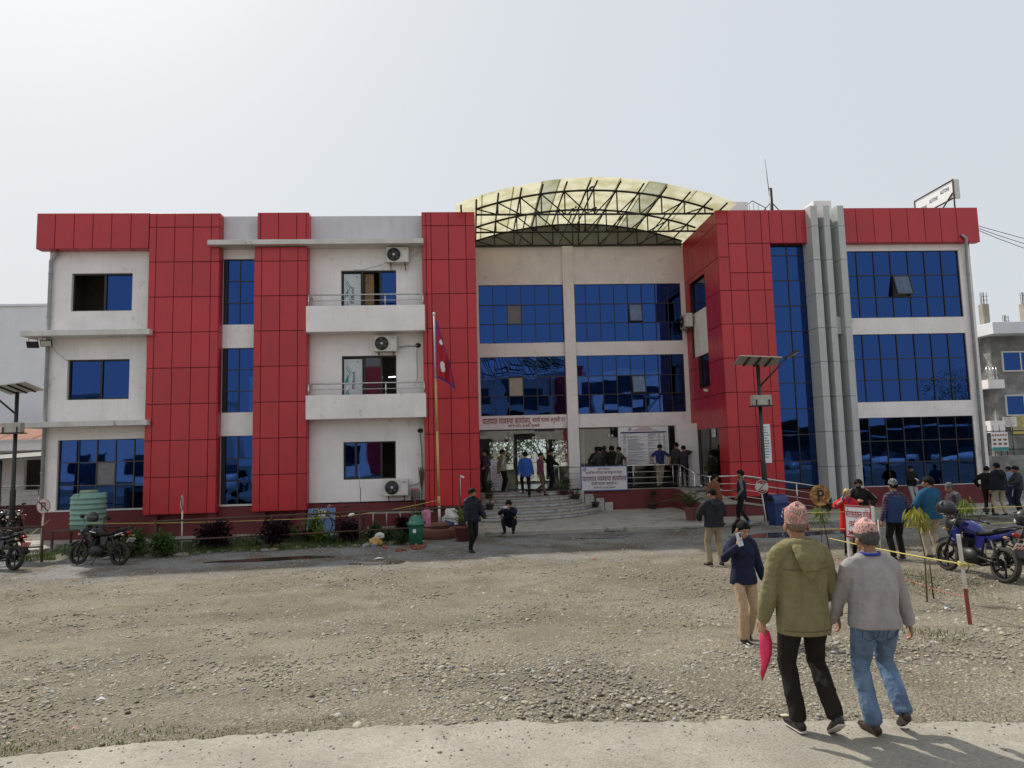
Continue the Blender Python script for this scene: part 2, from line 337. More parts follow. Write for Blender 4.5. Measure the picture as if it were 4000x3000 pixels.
def build_ground():
    xs = np.concatenate([[-400,-150,-70,-45], np.arange(-32, 32.01, .4), [45,70,150,400]])
    ys = np.concatenate([[-300,-150,-80,-50], np.arange(-34, -3, .3), np.arange(-3, 24.1, 1.0), [40,80,150,300,600]])
    X, Y = np.meshgrid(xs, ys)
    vs = []
    for y in ys:
        for x in xs:
            z = ground(x, y)
            if -22 < y < -3 and abs(x) < 30:
                z += (.02*noise.noise((x*.6, y*.6, 0)) + .012*noise.noise((x*2, y*2, 3)))*smooth01((-8.5-y)/1.5)
            if y < road_edge(x)-.05: z -= .05
            vs.append((x, y, z))
    nx = len(xs); fs = [(j*nx+i, j*nx+i+1, (j+1)*nx+i+1, (j+1)*nx+i) for j in range(len(ys)-1) for i in range(nx-1)]
    mb = MB(); mb.add(vs, fs, True)
    tag(mb.build('ground', MT['lot'], fix=False), kind='structure')
    # concrete road
    mb = MB(); xs = np.concatenate([np.arange(-30,-8,.3), np.arange(-8,8,.03), np.arange(8,30.1,.3)]); vs = []; fs = []
    for x in xs:
        e = road_edge(x)+.035*noise.noise((x*11, 0, 0))+.05*noise.noise((x*4, 2, 0))+.06*noise.noise((x*2.2, 5, 0))
        for (y, dz) in ((e, -.10), (e-.006, .018), (e-.03, .032), (e-.6, .036), (e-2.2, .04), (e-6, .04), (e-9, .04)):
            vs.append((x, y, .20 + .012*max(-30, min(30, x)) + .45*smooth01((-13.5-min(y, -19.4))/5.8) + dz + .006*noise.noise((x*1.5, y*1.5, 1))))
    n = 7
    for i in range(len(xs)-1):
        for k in range(n-1): fs.append((i*n+k, i*n+k+1, (i+1)*n+k+1, (i+1)*n+k))
    mb.add(vs, fs, True)
    o = mb.build('concrete_road', MT['concrete']); tag(o, kind='structure')
    # concrete apron before the building (raised), and the narrow strip along the left wing
    def apron_z(x): return .36 + .006*(x-3)
    mb = MB(); xs = np.arange(-.7, 22.01, .25); vs = []; fs = []
    def front(x):
        base = -3.05 - .02*(x-1)
        return base + .06*noise.noise((x*1.3, 2, 0)) + .04*noise.noise((x*5, 2, 0))
    for x in xs:
        f = front(x); z = apron_z(x)
        for (y, zz) in ((f-.02, z-.35), (f, z-.02), (f+.04, z), (f+.8, z), (0.35, z), (3.3 if x < 9.2 else .4, z)): vs.append((x, y, zz + (.008*noise.noise((x*1.1, y*1.1, 0)))))
    n = 6
    for i in range(len(xs)-1):
        for k in range(n-1): fs.append((i*n+k, i*n+k+1, (i+1)*n+k+1, (i+1)*n+k))
    b = len(vs); vs += [(xs[0], front(xs[0]), apron_z(xs[0])-.35), (xs[0], 3.3, apron_z(xs[0])-.35)]
    fs.append((b, 1, 2, 3, 4, 5, b+1))
    mb.add(vs, fs, False); tag(mb.build('concrete_apron', MT['apron']), kind='structure')
    mb = MB(); mb.box(-17.5, -.72, -.75, .45, -.3, .16); tag(mb.build('path', MT['apron'], bevel=.02), kind='structure')
    mb = MB(); mb.box(-15.6, -12.6, -1.9, -.76, -.3, .13); tag(mb.build('path', MT['apron'], bevel=.02), kind='structure')
build_ground()
def puddle(u, v, rx, ry, seed):
    p = onG(u, v); vs = []; n = 40
    for k in range(n):
        q = 2*math.pi*k/n; f = .75+.45*noise.noise((math.cos(q)*1.3+seed, math.sin(q)*1.3, seed))
        x, y = p.x+rx*f*math.cos(q), p.y+ry*f*math.sin(q); vs.append((x, y, 0))
    mb = MB(); mb.add([(x, y, ground(x, y)+.012) for x, y, _ in vs], [tuple(range(n))])
    tag(mb.build('puddle', MT['mud']), kind='structure')
for a in ((1080,2185,2.2,.38,1.0),(1490,2200,1.0,.28,4.0),(3150,2085,2.6,.6,9.0),(2375,2100,.9,.25,6.0)): puddle(*a)

# ================================================================== OFFICE BUILDING
B = thing('office_building', 'three storey white office building with red panel cladding and blue glass', 'building')
def holed_wall(mb, x0, x1, z0, z1, y0, y1, holes):
    xs = sorted({x0, x1, *[h[0] for h in holes], *[h[1] for h in holes]}); zs = sorted({z0, z1, *[h[2] for h in holes], *[h[3] for h in holes]})
    xs = [x for x in xs if x0 <= x <= x1]; zs = [z for z in zs if z0 <= z <= z1]
    def solid(i, k):
        if i < 0 or k < 0 or i >= len(xs)-1 or k >= len(zs)-1: return False
        cx, cz = (xs[i]+xs[i+1])/2, (zs[k]+zs[k+1])/2
        return not any(h[0] < cx < h[1] and h[2] < cz < h[3] for h in holes)
    for i in range(len(xs)-1):
        for k in range(len(zs)-1):
            if not solid(i, k): continue
            a, b, c, d = xs[i], xs[i+1], zs[k], zs[k+1]
            mb.add([(a,y0,c),(b,y0,c),(b,y0,d),(a,y0,d)], [(0,1,2,3)]); mb.add([(a,y1,c),(b,y1,c),(b,y1,d),(a,y1,d)], [(3,2,1,0)])
            if not solid(i-1, k): mb.add([(a,y0,c),(a,y1,c),(a,y1,d),(a,y0,d)], [(3,2,1,0)])
            if not solid(i+1, k): mb.add([(b,y0,c),(b,y1,c),(b,y1,d),(b,y0,d)], [(0,1,2,3)])
            if not solid(i, k-1): mb.add([(a,y0,c),(b,y0,c),(b,y1,c),(a,y1,c)], [(3,2,1,0)])
            if not solid(i, k+1): mb.add([(a,y0,d),(b,y0,d),(b,y1,d),(a,y1,d)], [(0,1,2,3)])
# --- shared piece meshes
PCACHE = {}
def piece(kind, w, h, m, thick, cham):
    key = (kind, round(w, 3), round(h, 3))
    if key not in PCACHE:
        mb = MB(); mb.cbox(-w/2, w/2, 0, thick, -h/2, h/2, cham); me = mb.mesh(kind); me.materials.append(m); PCACHE[key] = me
    return PCACHE[key]
GAP = .011
def panel(parent, x0, x1, z0, z1, y=0.0, m='red_panel', name='panel', face='front', thick=.028):
    w, h = x1-x0-2*GAP, z1-z0-2*GAP
    if w < .02 or h < .02: return
    me = piece(name+m, w, h, MT[m], thick, .005)
    o = link(name, me, None, parent)
    j = lambda a: random.uniform(-a, a)
    if face == 'front': o.location = ((x0+x1)/2, y, (z0+z1)/2); o.rotation_euler = (j(.0022), 0, j(.0022))
    elif face == 'left':  o.location = (y, (x0+x1)/2, (z0+z1)/2); o.rotation_euler = (0, j(.002), -math.pi/2+j(.002))   # x0,x1 are Y values; y is the X plane, facing -X
    elif face == 'right': o.location = (y, (x0+x1)/2, (z0+z1)/2); o.rotation_euler = (0, j(.002), math.pi/2+j(.002))
    elif face == 'under': o.location = ((x0+x1)/2, (z0+z1)/2, y); o.rotation_euler = (math.pi/2, 0, 0)
    return o
ZR = [11.19-1.28*k for k in range(9)]                       # panel courses: 11.19 ... 0.95
def cladding(name, X, Z, y0=0.0, ret=None, depth=.38, soffit=True):
    mb = MB(); mb.box(X[0]+.012, X[-1]-.012, y0+.03, y0+depth, Z[-1]+.012, Z[0]-.006)
    c = mb.build(name, MT['seam'], B)
    for i in range(len(X)-1):
        for k in range(len(Z)-1): panel(c, X[i], X[i+1], Z[k+1], Z[k], y0)
    if ret:                                                  # side return facing +X
        for k in range(len(Z)-1): panel(c, y0+.028, y0+depth, Z[k+1], Z[k], X[-1]+.012, face='right')
    if soffit:
        for i in range(len(X)-1): panel(c, X[i], X[i+1], y0+.03, y0+depth, Z[-1]+.006, face='under')
    return c
cladding('cladding_band', [-15.36,-14.72,-14.06,-13.41,-12.76,-12.09,-11.45], [11.74,10.42])
cladding('cladding_tower', [-11.44,-11.19,-10.55,-9.90,-9.26,-8.96], [11.72]+ZR, ret=True)
cladding('cladding_tower', [-7.73,-7.46,-6.81,-6.17,-5.84], [10.44]+ZR[1:], ret=True)
cladding('cladding_block', [-7.63,-7.51,-6.87,-6.22,-5.88,-5.80], [11.73,10.66], ret=True, soffit=False)
cladding('cladding_tower', [-1.70,-1.53,-1.35,-.71,-.07,.28], [11.72]+ZR, soffit=True)
c = cladding('cladding_tower', [9.40,9.83], [11.74]+ZR, depth=.20)
Zi = [11.74,10.43,9.30]+[ZR[k] for k in range(2, 9)]
for xa, xb in ((9.83,10.50),(10.50,11.13),(11.13,11.45)):
    for k in range(len(Zi)-1): panel(c, xa, xb, Zi[k+1], Zi[k], 0)
mb = MB(); mb.box(9.84, 11.44, .03, .24, ZR[8]+.01, 11.73); mb.build('cladding_backing', MT['seam'], B)
cladding('cladding_band', [11.45,11.95,12.49,13.0], [11.74,10.43], depth=.24)
cladding('cladding_band', [14.38,14.87,15.57,16.24,16.92,17.59,18.24,18.89,19.77], [11.80,10.42], depth=.30)
# side wall of the recess (faces -X) : panels round two windows and a ground floor opening
YS = [0.03,.45,.98,1.62,2.27,2.92,3.55,4.18]
ZS = [11.74]+ZR[:7]+[3.84]
side_holes = [(1.62,3.55,6.54,9.71), (1.62,2.92,5.2,6.54)]
mb = MB(); 
for (a, b_, z0, z1) in ((.04,1.63,3.85,11.72),(1.63,3.54,9.72,11.72),(3.54,4.18,3.85,11.72),(1.63,2.91,3.85,5.19),(2.91,3.55,3.85,6.53)):
    mb.box(9.43, 9.62, a, b_, z0, z1)
c = mb.build('cladding_return', MT['seam'], B)
for i in range(len(YS)-1):
    zs = [z for z in ZS]
    for k in range(len(zs)-1):
        ca, cb = YS[i], YS[i+1]; z1, z0 = zs[k], zs[k+1]; cy = (ca+cb)/2
        segs = [(z0, z1)]
        for (h0, h1, hz0, hz1) in side_holes:
            if h0 < cy < h1:
                ns = []
                for (a, b_) in segs:
                    if b_ <= hz0 or a >= hz1: ns.append((a, b_)); continue
                    if a < hz0: ns.append((a, hz0))
                    if b_ > hz1: ns.append((hz1, b_))
                segs = ns
        for (a, b_) in segs:
            if b_-a > .05: panel(c, ca, cb, a, b_, 9.402, face='left')
# inner face of the left tower towards the entrance recess (faces +X)
mb = MB(); mb.box(.10, .25, .05, 4.18, 1.0, 11.6); c = mb.build('cladding_return', MT['seam'], B)
ZL = [11.6]+ZR
for i in range(6):
    for k in range(len(ZL)-1): panel(c, .4+i*.63, 1.03+i*.63, ZL[k+1], ZL[k], .28, face='right')
# --- silver triple columns
for (xa, xb) in ((12.87,13.19),(13.37,13.66),(13.92,14.22)):
    mb = MB(); mb.box(xa+.09, xb-.03, -.28, .26, .66, 11.76); c = mb.build('silver_column', MT['seam'], B)
    zz = [11.78,10.98,9.69,8.40,7.11,5.84,4.55,3.26,1.98,.65]
    for k in range(len(zz)-1):
        m_ = MB(); z0, z1 = zz[k+1]+.008, zz[k]-.008
        pts = [(xa-.02,.28),(xa+.05,-.33),(xb-.01,-.335),(xb,.28)]
        m_.poly([(x, y, z0) for x, y in pts], (0,0,z1-z0)); m_.build('panel', MT['alu_panel'], c)
mb = MB(); mb.box(12.98, 14.3, .30, .55, .65, 11.7); mb.build('column_backing', MT['alu_panel'], B)
mb = MB(); mb.box(13.70, 13.93, -.1, .29, 6.9, 7.55); mb.build('junction_box', MT['alu_panel'], B)

# --- plaster walls
W = 'white_wall'
YW = .40
left_holes = [(-14.30,-12.17,8.24,9.63), (-14.34,-12.19,5.04,6.48), (-14.57,-11.45,1.17,3.62)]
mb = MB(); holed_wall(mb, -15.09, -11.2, 1.12, 10.42, YW, YW+.25, left_holes)
holed_wall(mb, -15.09, -11.2, 10.42, 11.60, YW, YW+.25, [])
mb.build('wall', MT[W], B)
bay_holes = [(-8.97,-7.72,7.67,10.11), (-8.97,-7.72,4.47,6.81), (-8.97,-7.72,1.2,3.63)]
mb = MB(); holed_wall(mb, -9.2, -7.60, 1.14, 10.62, YW, YW+.25, bay_holes); mb.build('wall', MT[W], B)
bal_holes = [(-4.70,-2.68,7.35,9.64), (-4.68,-2.70,4.15,6.45), (-4.63,-2.75,1.96,3.31)]
mb = MB(); holed_wall(mb, -6.0, -1.60, 1.17, 10.62, YW, YW+.25, bal_holes); mb.build('wall', MT[W], B)
mb = MB(); mb.box(-9.15, -7.62, YW, YW+.22, 10.62, 11.72); mb.box(-5.83, -1.69, YW, YW+.22, 10.62, 11.71); mb.build('parapet', MT['cool_wall'], B)
mb = MB(); mb.box(-15.0, -11.3, YW+.0, YW+.2, 11.60, 11.70); mb.build('parapet', MT['cool_wall'], B)
YR = .25
rw_holes = [(14.55,19.03,7.55,10.17), (14.55,19.03,4.33,6.92), (14.55,19.03,1.19,3.74)]
mb = MB(); holed_wall(mb, 14.2, 19.5, 1.17, 10.42, YR, YR+.25, rw_holes); holed_wall(mb, 14.2, 19.5, 10.42, 11.6, YR+.06, YR+.25, []); mb.build('wall', MT[W], B)
# plinth
mb = MB(); mb.box(-15.03, -.72+.9, YW-.04, YW+.28, -.4, 1.12); mb.build('plinth', MT['maroon'], B, bevel=.01)
mb = MB(); mb.box(10.0, 19.46, YR-.05, YR+.28, -.1, 1.165); mb.build('plinth', MT['maroon'], B, bevel=.01)
for (a, b_) in ((-9.3,-9.0),(-11.3,-11.0),(-7.6,-7.3),(-6.2,-5.9)):
    mb = MB(); mb.box(a, b_, .12, YW-.05, -.2, .94); mb.build('plinth_pier', MT['maroon'], B)
# sills
mb = MB(); mb.box(-14.72, -11.45, YW-.06, YW+.1, 1.125, 1.165); mb.box(-9.0, -7.75, YW-.06, YW+.1, 1.145, 1.19); mb.build('sill', MT['plastic_white'], B)
# concrete shades and the roof slab
def slab(x0, x1, y0, y1, z0, z1):
    mb = MB(); mb.box(x0, x1, y0, y1, z0, z1); return mb.build('concrete_shade', MT['grey_concrete_trim'], B, bevel=.012)
slab(-15.62, -11.24, -.25, 3.0, 7.25, 7.45); slab(-15.65, -11.25, -.25, 3.0, 4.06, 4.25); slab(-9.30, -1.62, -.25, .9, 10.46, 10.64)
# balconies
for (z0, z1, zf) in ((7.24,8.18,7.35),(4.12,4.97,4.15)):
    mb = MB(); mb.box(-5.82, -1.60, -.25, -.13, z0, z1); mb.box(-5.82, -5.70, -.13, YW-.003, z0, z1); mb.box(-1.72, -1.60, -.13, YW-.003, z0, z1)
    mb.box(-5.70, -1.72, -.13, YW-.003, z0+.005, zf)
    mb.build('balcony', MT[W], B, bevel=.012)
    mb = MB(); zt = z1+.41
    for zz, r in ((zt, .028), (zt-.21, .014)): mb.tube([(-5.74,YW-.02,zz),(-5.74,-.19,zz),(-1.66,-.19,zz),(-1.66,YW-.02,zz)], r, 8)
    for x in (-5.74,-4.38,-3.02,-1.66): mb.tube([(x,-.19,z1-.03),(x,-.19,zt)], .022, 8)
    mb.build('balcony_rail', MT['steel'], B)
# --- windows
def pane_obj(parent, cx, cz, w, h, y, m='blue_glass', tilt=.006, rx=None, name='pane'):
    me = piece(name+m, w, h, MT[m], .008, .001)
    o = link(name, me, None, parent); o.location = (cx, y, cz)
    o.rotation_euler = (random.gauss(0, tilt) if rx is None else rx, 0, random.gauss(0, tilt)); return o
def grid_window(xs, zs, y, m='frame', bar=.035, skip=(), special={}, tilt=.006, open_={}, glass='blue_glass', name='window'):
    """xs ascending, zs descending; bars stand proud of the panes"""
    mb = MB(); b2 = bar/2
    for i, x in enumerate(xs):
        mb.box(x-b2 if i else x, x+b2 if i < len(xs)-1 else x, y-.012, y+.06, zs[-1], zs[0])
    for i in range(len(xs)-1):
        for k, z in enumerate(zs):
            lo = z-b2 if k < len(zs)-1 else z; hi = z+b2 if k else z
            if lo == hi: lo, hi = (z, z+bar) if k else (z-bar, z)
            mb.box(xs[i]+b2, xs[i+1]-b2, y-.010, y+.058, lo, hi)
    for x, s in ((xs[0], 1), (xs[-1], -1)): mb.box(min(x, x+s*bar), max(x, x+s*bar), y-.011, y+.059, zs[-1], zs[0])
    f = mb.build(name, MT[m], B)
    for i in range(len(xs)-1):
        for k in range(len(zs)-1):
            if (i, k) in skip: continue
            w, h = xs[i+1]-xs[i]-bar*.6, zs[k]-zs[k+1]-bar*.6; cx, cz = (xs[i]+xs[i+1])/2, (zs[k]+zs[k+1])/2
            if (i, k) in open_:                                  # top hung casement pushed out
                a = open_[(i, k)]
                mb2 = MB(); mb2.box(-w/2, w/2, -.02, .02, -h, -h+.04); mb2.box(-w/2, w/2, -.02, .02, -.04, 0); mb2.box(-w/2, -w/2+.04, -.02, .02, -h+.04, -.04); mb2.box(w/2-.04, w/2, -.02, .02, -h+.04, -.04)
                s = mb2.build('casement', MT[m], f); s.location = (cx, y-.03, cz+h/2); s.rotation_euler = (-a, 0, 0)
                p = MB(); p.box(cx-w/2, cx+w/2, y+.1, y+.12, cz-h/2, cz+h/2); p.build('dark_room_panel', MT['dark_room'], f)
                me = piece('cpane', w-.06, h-.06, MT['casement_glass'], .008, .001); q = link('pane', me, None, f)
                q.location = (cx, y-.03-math.sin(a)*h/2, cz+h/2-math.cos(a)*h/2); q.rotation_euler = (-a, 0, 0)
                continue
            pane_obj(f, cx, cz, w, h, y+.02, special.get((i, k), glass), tilt)
    return f
MT['casement_glass'] = mat('casement_glass', (.10,.13,.19), .12, metal=.75, var=.25, scale=5)
ec1 = [.42+i*(3.63/6) for i in range(7)]; ec2 = [4.55,5.05,5.67,6.28,6.89,7.50,8.10,8.65,9.22]
YE = 4.20
grid_window(ec1, [9.95,9.08,8.25,7.42], YE+.04, special={(2,1):'dusty_pane'})
grid_window(ec2, [9.95,9.08,8.25,7.42], YE+.04, open_={(4,1):.16})
MT['beige_board'] = mat('beige_board', (.42,.38,.31), .8, var=.1)
grid_window(ec1, [6.83,5.95,5.15,4.33], YE+.04, special={(2,1):'beige_board'})
grid_window(ec2, [6.83,5.95,5.15,4.33], YE+.04, open_={(4,1):.22})
rc = [14.55,14.95,15.63,16.30,17.0,17.67,18.35,19.03]
grid_window(rc, [10.17,9.22,8.36,7.55], YR+.06, open_={(3,1):.30}, tilt=.003)
grid_window(rc, [6.92,5.98,5.17,4.33], YR+.06, tilt=.003)
grid_window(rc, [3.74,2.86,2.06,1.19], YR+.06, tilt=.003)
grid_window([11.46,12.2,12.95], [10.42,10.03,9.05,8.07,7.09,6.11,5.12,4.15,3.18,2.19,1.2], YR+.03, tilt=.003)
grid_window([-14.57,-13.89,-13.27,-12.63,-11.99,-11.44], [3.62,2.82,2.01,1.17], YW+.10, m='brown_frame', special={(2,1):'dusty_pane'}, tilt=.004)
for zt, zb in ((10.11,7.67),(6.81,4.47),(3.63,1.2)):
    h = (zt-zb)/3
    mb = MB(); mb.box(-8.97, -8.86, YW+.09, YW+.2, zb, zt); mb.build('window_jamb', MT['frame'], B)
    grid_window([-8.86,-8.38,-7.72], [zt,zt-h,zt-2*h,zb], YW+.10, tilt=.004)
# sliding windows of the left wing: the upper one half open
def sliding(x0, x1, z0, z1, splits, kinds, y, m='frame', name='window'):
    mb = MB(); b_ = .05
    mb.box(x0, x1, y, y+.10, z1-b_, z1); mb.box(x0, x1, y, y+.10, z0, z0+b_); mb.box(x0, x0+b_, y+.002, y+.098, z0+b_, z1-b_); mb.box(x1-b_, x1, y+.002, y+.098, z0+b_, z1-b_)
    for s in splits: mb.box(s-.035, s+.035, y+.004, y+.09, z0+b_, z1-b_)
    f = mb.build(name, MT[m], B)
    X = [x0]+list(splits)+[x1]
    for i, k in enumerate(kinds):
        if k is None: continue
        pane_obj(f, (X[i]+X[i+1])/2, (z0+z1)/2, X[i+1]-X[i]-.06, z1-z0-.1, y+.05+.012*(i % 2), k, .004)
    return f
MT['dim_glass'] = mat('dim_window_glass', (.012,.014,.035), .03, metal=0, var=0, spec=.9)
MT['sticker_glass'] = mat('protective_film', (.55,.60,.64), .3, var=.08, scale=3)
MT['old_curtain'] = mat('printed_curtain', (.34,.22,.13), .9, var=.3, scale=9)
sliding(-14.30, -12.17, 8.24, 9.63, (-13.18,), (None, 'blue_glass'), YW+.12)
sliding(-14.34, -12.19, 5.04, 6.48, (-13.22,), ('blue_glass', 'blue_glass'), YW+.12)
sliding(-4.63, -2.75, 1.96, 3.31, (-4.20,-3.28), ('blue_glass', 'blue_glass', None), YW+.10)
d1 = sliding(-4.70, -2.68, 7.35, 9.64, (-3.93,-3.27), (None, None, 'blue_glass'), YW+.10, name='balcony_door')
d2 = sliding(-4.68, -2.70, 4.15, 6.45, (-3.88,-3.26), (None, 'dim_glass', None), YW+.10, name='balcony_door')
MT['teal_print'] = mat('teal_print', (.03,.30,.27), .6, var=.05); MT['ink'] = mat('dark_ink', (.02,.025,.03), .7, var=0)
for d, z0, z1, xr in ((d1, 7.40, 9.54, -4.0), (d2, 4.20, 6.35, -3.96)):
    mb = MB(); mb.box(-4.62, xr, YW+.14, YW+.15, z0, z1); s = mb.build('film_sheet', MT['sticker_glass'], d)
    mb = MB(); zb = z1-1.45
    mb.poly([(-4.60,YW+.137,zb+.1),(-4.50,YW+.137,zb+.42),(-4.42,YW+.137,zb+.1)], (0,.002,0)); mb.poly([(-4.61,YW+.137,zb+.55),(-4.47,YW+.137,zb+.9),(-4.45,YW+.137,zb+.6)], (0,.002,0))
    mb.ball((-4.14,YW+.138,z1-.1), (.03,.003,.03), 10, 6); mb.tube([(-4.55,YW+.138,z1-.3),(-4.40,YW+.138,z1-.55),(-4.55,YW+.138,z1-.8)], .012, 5); mb.tube([(-4.50,YW+.138,z1-.25),(-4.36,YW+.138,z1-.5)], .01, 5)
    mb.build('film_logo', MT['teal_print'], d)
mb = MB()
for i in range(14): mb.box(-3.86+i*.024, -3.84+i*.024, YW+.2+.03*(i % 2), YW+.24, 7.4, 9.55)
mb.build('curtain', MT['old_curtain'], d1)
MT['tube_light'] = emit('tube_light', (.8,1,.95), 3.0)
mb = MB(); mb.tube([(-3.1,1.4,5.75),(-2.74,1.4,5.77)], .02, 8); mb.build('tube_light', MT['tube_light'], d2)
# ---- core, floors, roof: closed volumes behind the fronts
mb = MB()
for z in (1.0,4.12,7.32): mb.box(-15.05, .2, YW+.25, 2.4, z, z+.14)
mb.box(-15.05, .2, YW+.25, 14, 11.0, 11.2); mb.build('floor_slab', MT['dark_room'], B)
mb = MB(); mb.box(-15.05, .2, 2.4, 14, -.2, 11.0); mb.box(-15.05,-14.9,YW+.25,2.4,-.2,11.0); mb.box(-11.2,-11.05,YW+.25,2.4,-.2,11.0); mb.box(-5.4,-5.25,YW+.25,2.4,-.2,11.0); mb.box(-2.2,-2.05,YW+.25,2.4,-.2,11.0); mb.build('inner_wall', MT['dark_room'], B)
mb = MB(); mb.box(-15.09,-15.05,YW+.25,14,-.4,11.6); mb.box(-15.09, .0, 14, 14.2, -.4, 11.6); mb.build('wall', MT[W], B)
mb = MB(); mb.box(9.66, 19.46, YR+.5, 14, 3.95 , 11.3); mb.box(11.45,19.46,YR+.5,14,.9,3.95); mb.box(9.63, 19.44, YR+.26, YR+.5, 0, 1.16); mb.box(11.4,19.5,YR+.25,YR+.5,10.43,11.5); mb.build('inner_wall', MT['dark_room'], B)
mb = MB(); mb.box(19.46, 19.5, YR+.25, 14, -.2, 11.3); mb.build('wall', MT[W], B)
# entrance block above the lobby
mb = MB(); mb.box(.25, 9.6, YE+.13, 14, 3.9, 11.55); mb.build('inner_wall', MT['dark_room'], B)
eh = [(.42,4.05,7.42,9.95),(.42,4.05,4.33,6.83),(4.55,9.22,7.42,9.95),(4.55,9.22,4.33,6.83)]
mb = MB(); holed_wall(mb, .28, 9.42, 3.75, 11.60, YE, YE+.13, eh); mb.build('wall', MT[W], B)
mb = MB(); mb.box(4.05, 4.52, YE-.18, YE+.3, 1.0, 11.595); mb.build('pillar', MT[W], B, bevel=.01)
mb = MB(); mb.box(8.55, 9.42, YE-.75, YE-.4, 1.2, 3.80) ; mb.build('pillar', MT[W], B, bevel=.01)
# side wall infill, ground floor opening and windows of the recess side
mb = MB(); mb.box(9.5, 9.6, 1.64, 3.53, 6.56, 8.42); mb.build('wall', MT[W], B)
for (a, b_, z0, z1) in ((1.64,3.53,8.42,9.70),(1.64,2.9,5.22,6.54)):
    mb = MB(); mb.box(9.55, 9.64, a, b_, z0, z1); o = mb.build('window', MT['frame'], B); mid = (a+b_)/2
    for (c0, c1) in ((a+.06, mid-.03), (mid+.03, b_-.06)): q = MB(); q.box(9.535, 9.55, c0, c1, z0+.07, z1-.07); q.build('pane', MT['dim_glass'], o)
# ---- lobby
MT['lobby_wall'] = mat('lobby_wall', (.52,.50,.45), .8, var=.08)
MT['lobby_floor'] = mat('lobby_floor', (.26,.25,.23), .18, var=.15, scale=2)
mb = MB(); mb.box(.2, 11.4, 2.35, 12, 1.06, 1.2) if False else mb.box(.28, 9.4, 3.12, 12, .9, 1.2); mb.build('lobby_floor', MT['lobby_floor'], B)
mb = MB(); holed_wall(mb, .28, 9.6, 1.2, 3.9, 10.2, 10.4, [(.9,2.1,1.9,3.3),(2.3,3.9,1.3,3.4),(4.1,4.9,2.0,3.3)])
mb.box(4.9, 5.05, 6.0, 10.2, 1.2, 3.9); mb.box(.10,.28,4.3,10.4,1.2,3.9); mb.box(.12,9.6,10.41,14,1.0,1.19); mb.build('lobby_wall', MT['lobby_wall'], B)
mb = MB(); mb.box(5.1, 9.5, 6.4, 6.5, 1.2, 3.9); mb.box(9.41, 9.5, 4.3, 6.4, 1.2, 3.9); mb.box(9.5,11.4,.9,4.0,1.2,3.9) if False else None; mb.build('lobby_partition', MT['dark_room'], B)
mb = MB()
for i in range(14): mb.box(.9+i*.3, .92+i*.3, 10.44, 10.46, 1.3, 2.9)
mb.box(.9, 4.9, 10.45, 10.47, 2.2, 2.23); mb.build('window_grille', MT['black_steel'], B)
def lobby_panes(xs, name):
    f = MB(); f.box(xs[0], xs[-1], YE+.02, YE+.06, 3.70, 3.75)
    g_ = MB(); g_.box(xs[0], xs[-1], YE+.02, YE+.06, 1.2, 1.24); g_.build('floor_channel', MT['frame'], B)
    fr = f.build(name, MT['frame'], B)
    for i in range(len(xs)-1):
        me = piece('lobby', xs[i+1]-xs[i]-.012, 2.44, MT['lobby_glass'], .010, .001); o = link('pane', me, None, fr); o.location = ((xs[i]+xs[i+1])/2, YE+.03, 2.47)
        o.rotation_euler = (random.gauss(0,.003), 0, random.gauss(0,.004))
    q = MB()
    for x in xs[1:-1]:
        q.box(x-.11, x-.03, YE+.0, YE+.028, 3.34, 3.42); q.box(x+.03, x+.11, YE+.0, YE+.028, 3.34, 3.42); q.box(x-.05,x-.02,YE+.0,YE+.028,3.62,3.67); q.box(x+.1,x+.13,YE+.0,YE+.028,3.62,3.67)
    q.build('patch_fitting', MT['plastic_white'], fr)
lobby_panes([.34,1.55,2.65,4.05], 'glass_front'); lobby_panes([4.53,5.9,6.9,7.9,9.2], 'glass_front')
# ground floor opening in the recess side: glass door
mb = MB(); mb.box(9.44, 9.5, .98, 3.3, 3.70, 3.84); mb.box(9.44, 9.5, .98, 1.04, 1.0, 3.7); mb.box(9.44, 9.5, 2.1, 2.16, 1.0, 3.7); mb.box(9.44,9.5,3.24,3.3,1.0,3.7); o = mb.build('glass_door', MT['frame'], B)
for a, b_ in ((1.04,2.1),(2.16,3.24)):
    q = MB(); q.box(9.465, 9.475, a, b_, 1.2, 3.7); q.build('pane', MT['lobby_glass'], o)
mb = MB(); mb.box(9.43, 9.62, .04, .98, .95, 3.84); c = mb.build('cladding_return', MT['seam'], B)
for k in range(3): panel(c, .03, .97, [.95,2.23,3.51][k], [2.23,3.51,3.84][k], 9.402, face='left')
mb = MB(); mb.box(9.63, 11.4, .6, .75, .95, 3.9); mb.box(11.2,11.4,.75,4.0,.95,3.9); mb.build('inner_wall', MT['dark_room'], B)
# ================================================================== LETTERING
GL = {}
def _glyph(ch):
    if ch in GL: return GL[ch]
    def ev(s):
        c = bpy.data.curves.new('t', 'FONT'); c.body = s; c.size = 1; c.resolution_u = 3; c.offset = .017
        o = bpy.data.objects.new('t', c); COL.objects.link(o)
        me = o.evaluated_get(bpy.context.evaluated_depsgraph_get()).to_mesh()
        v = [(p.co.x, p.co.y) for p in me.vertices]; f = [tuple(p.vertices) for p in me.polygons]
        bpy.data.objects.remove(o); bpy.data.curves.remove(c); return v, f
    v, f = ev(ch) if ch.strip() else ([], [])
    if ch == ' ': adv = .26
    else:
        deva = ord(ch) >= 0x900
        end = '।' if deva else '|'; e0 = max(p[0] for p in ev(end)[0])
        adv = max(p[0] for p in ev(ch+end)[0]) - e0
    GL[ch] = (v, f, adv); return GL[ch]
CONS = set(chr(c) for c in range(0x915, 0x93A))
MATRA = set('ािीुूृेैोौंःँ')
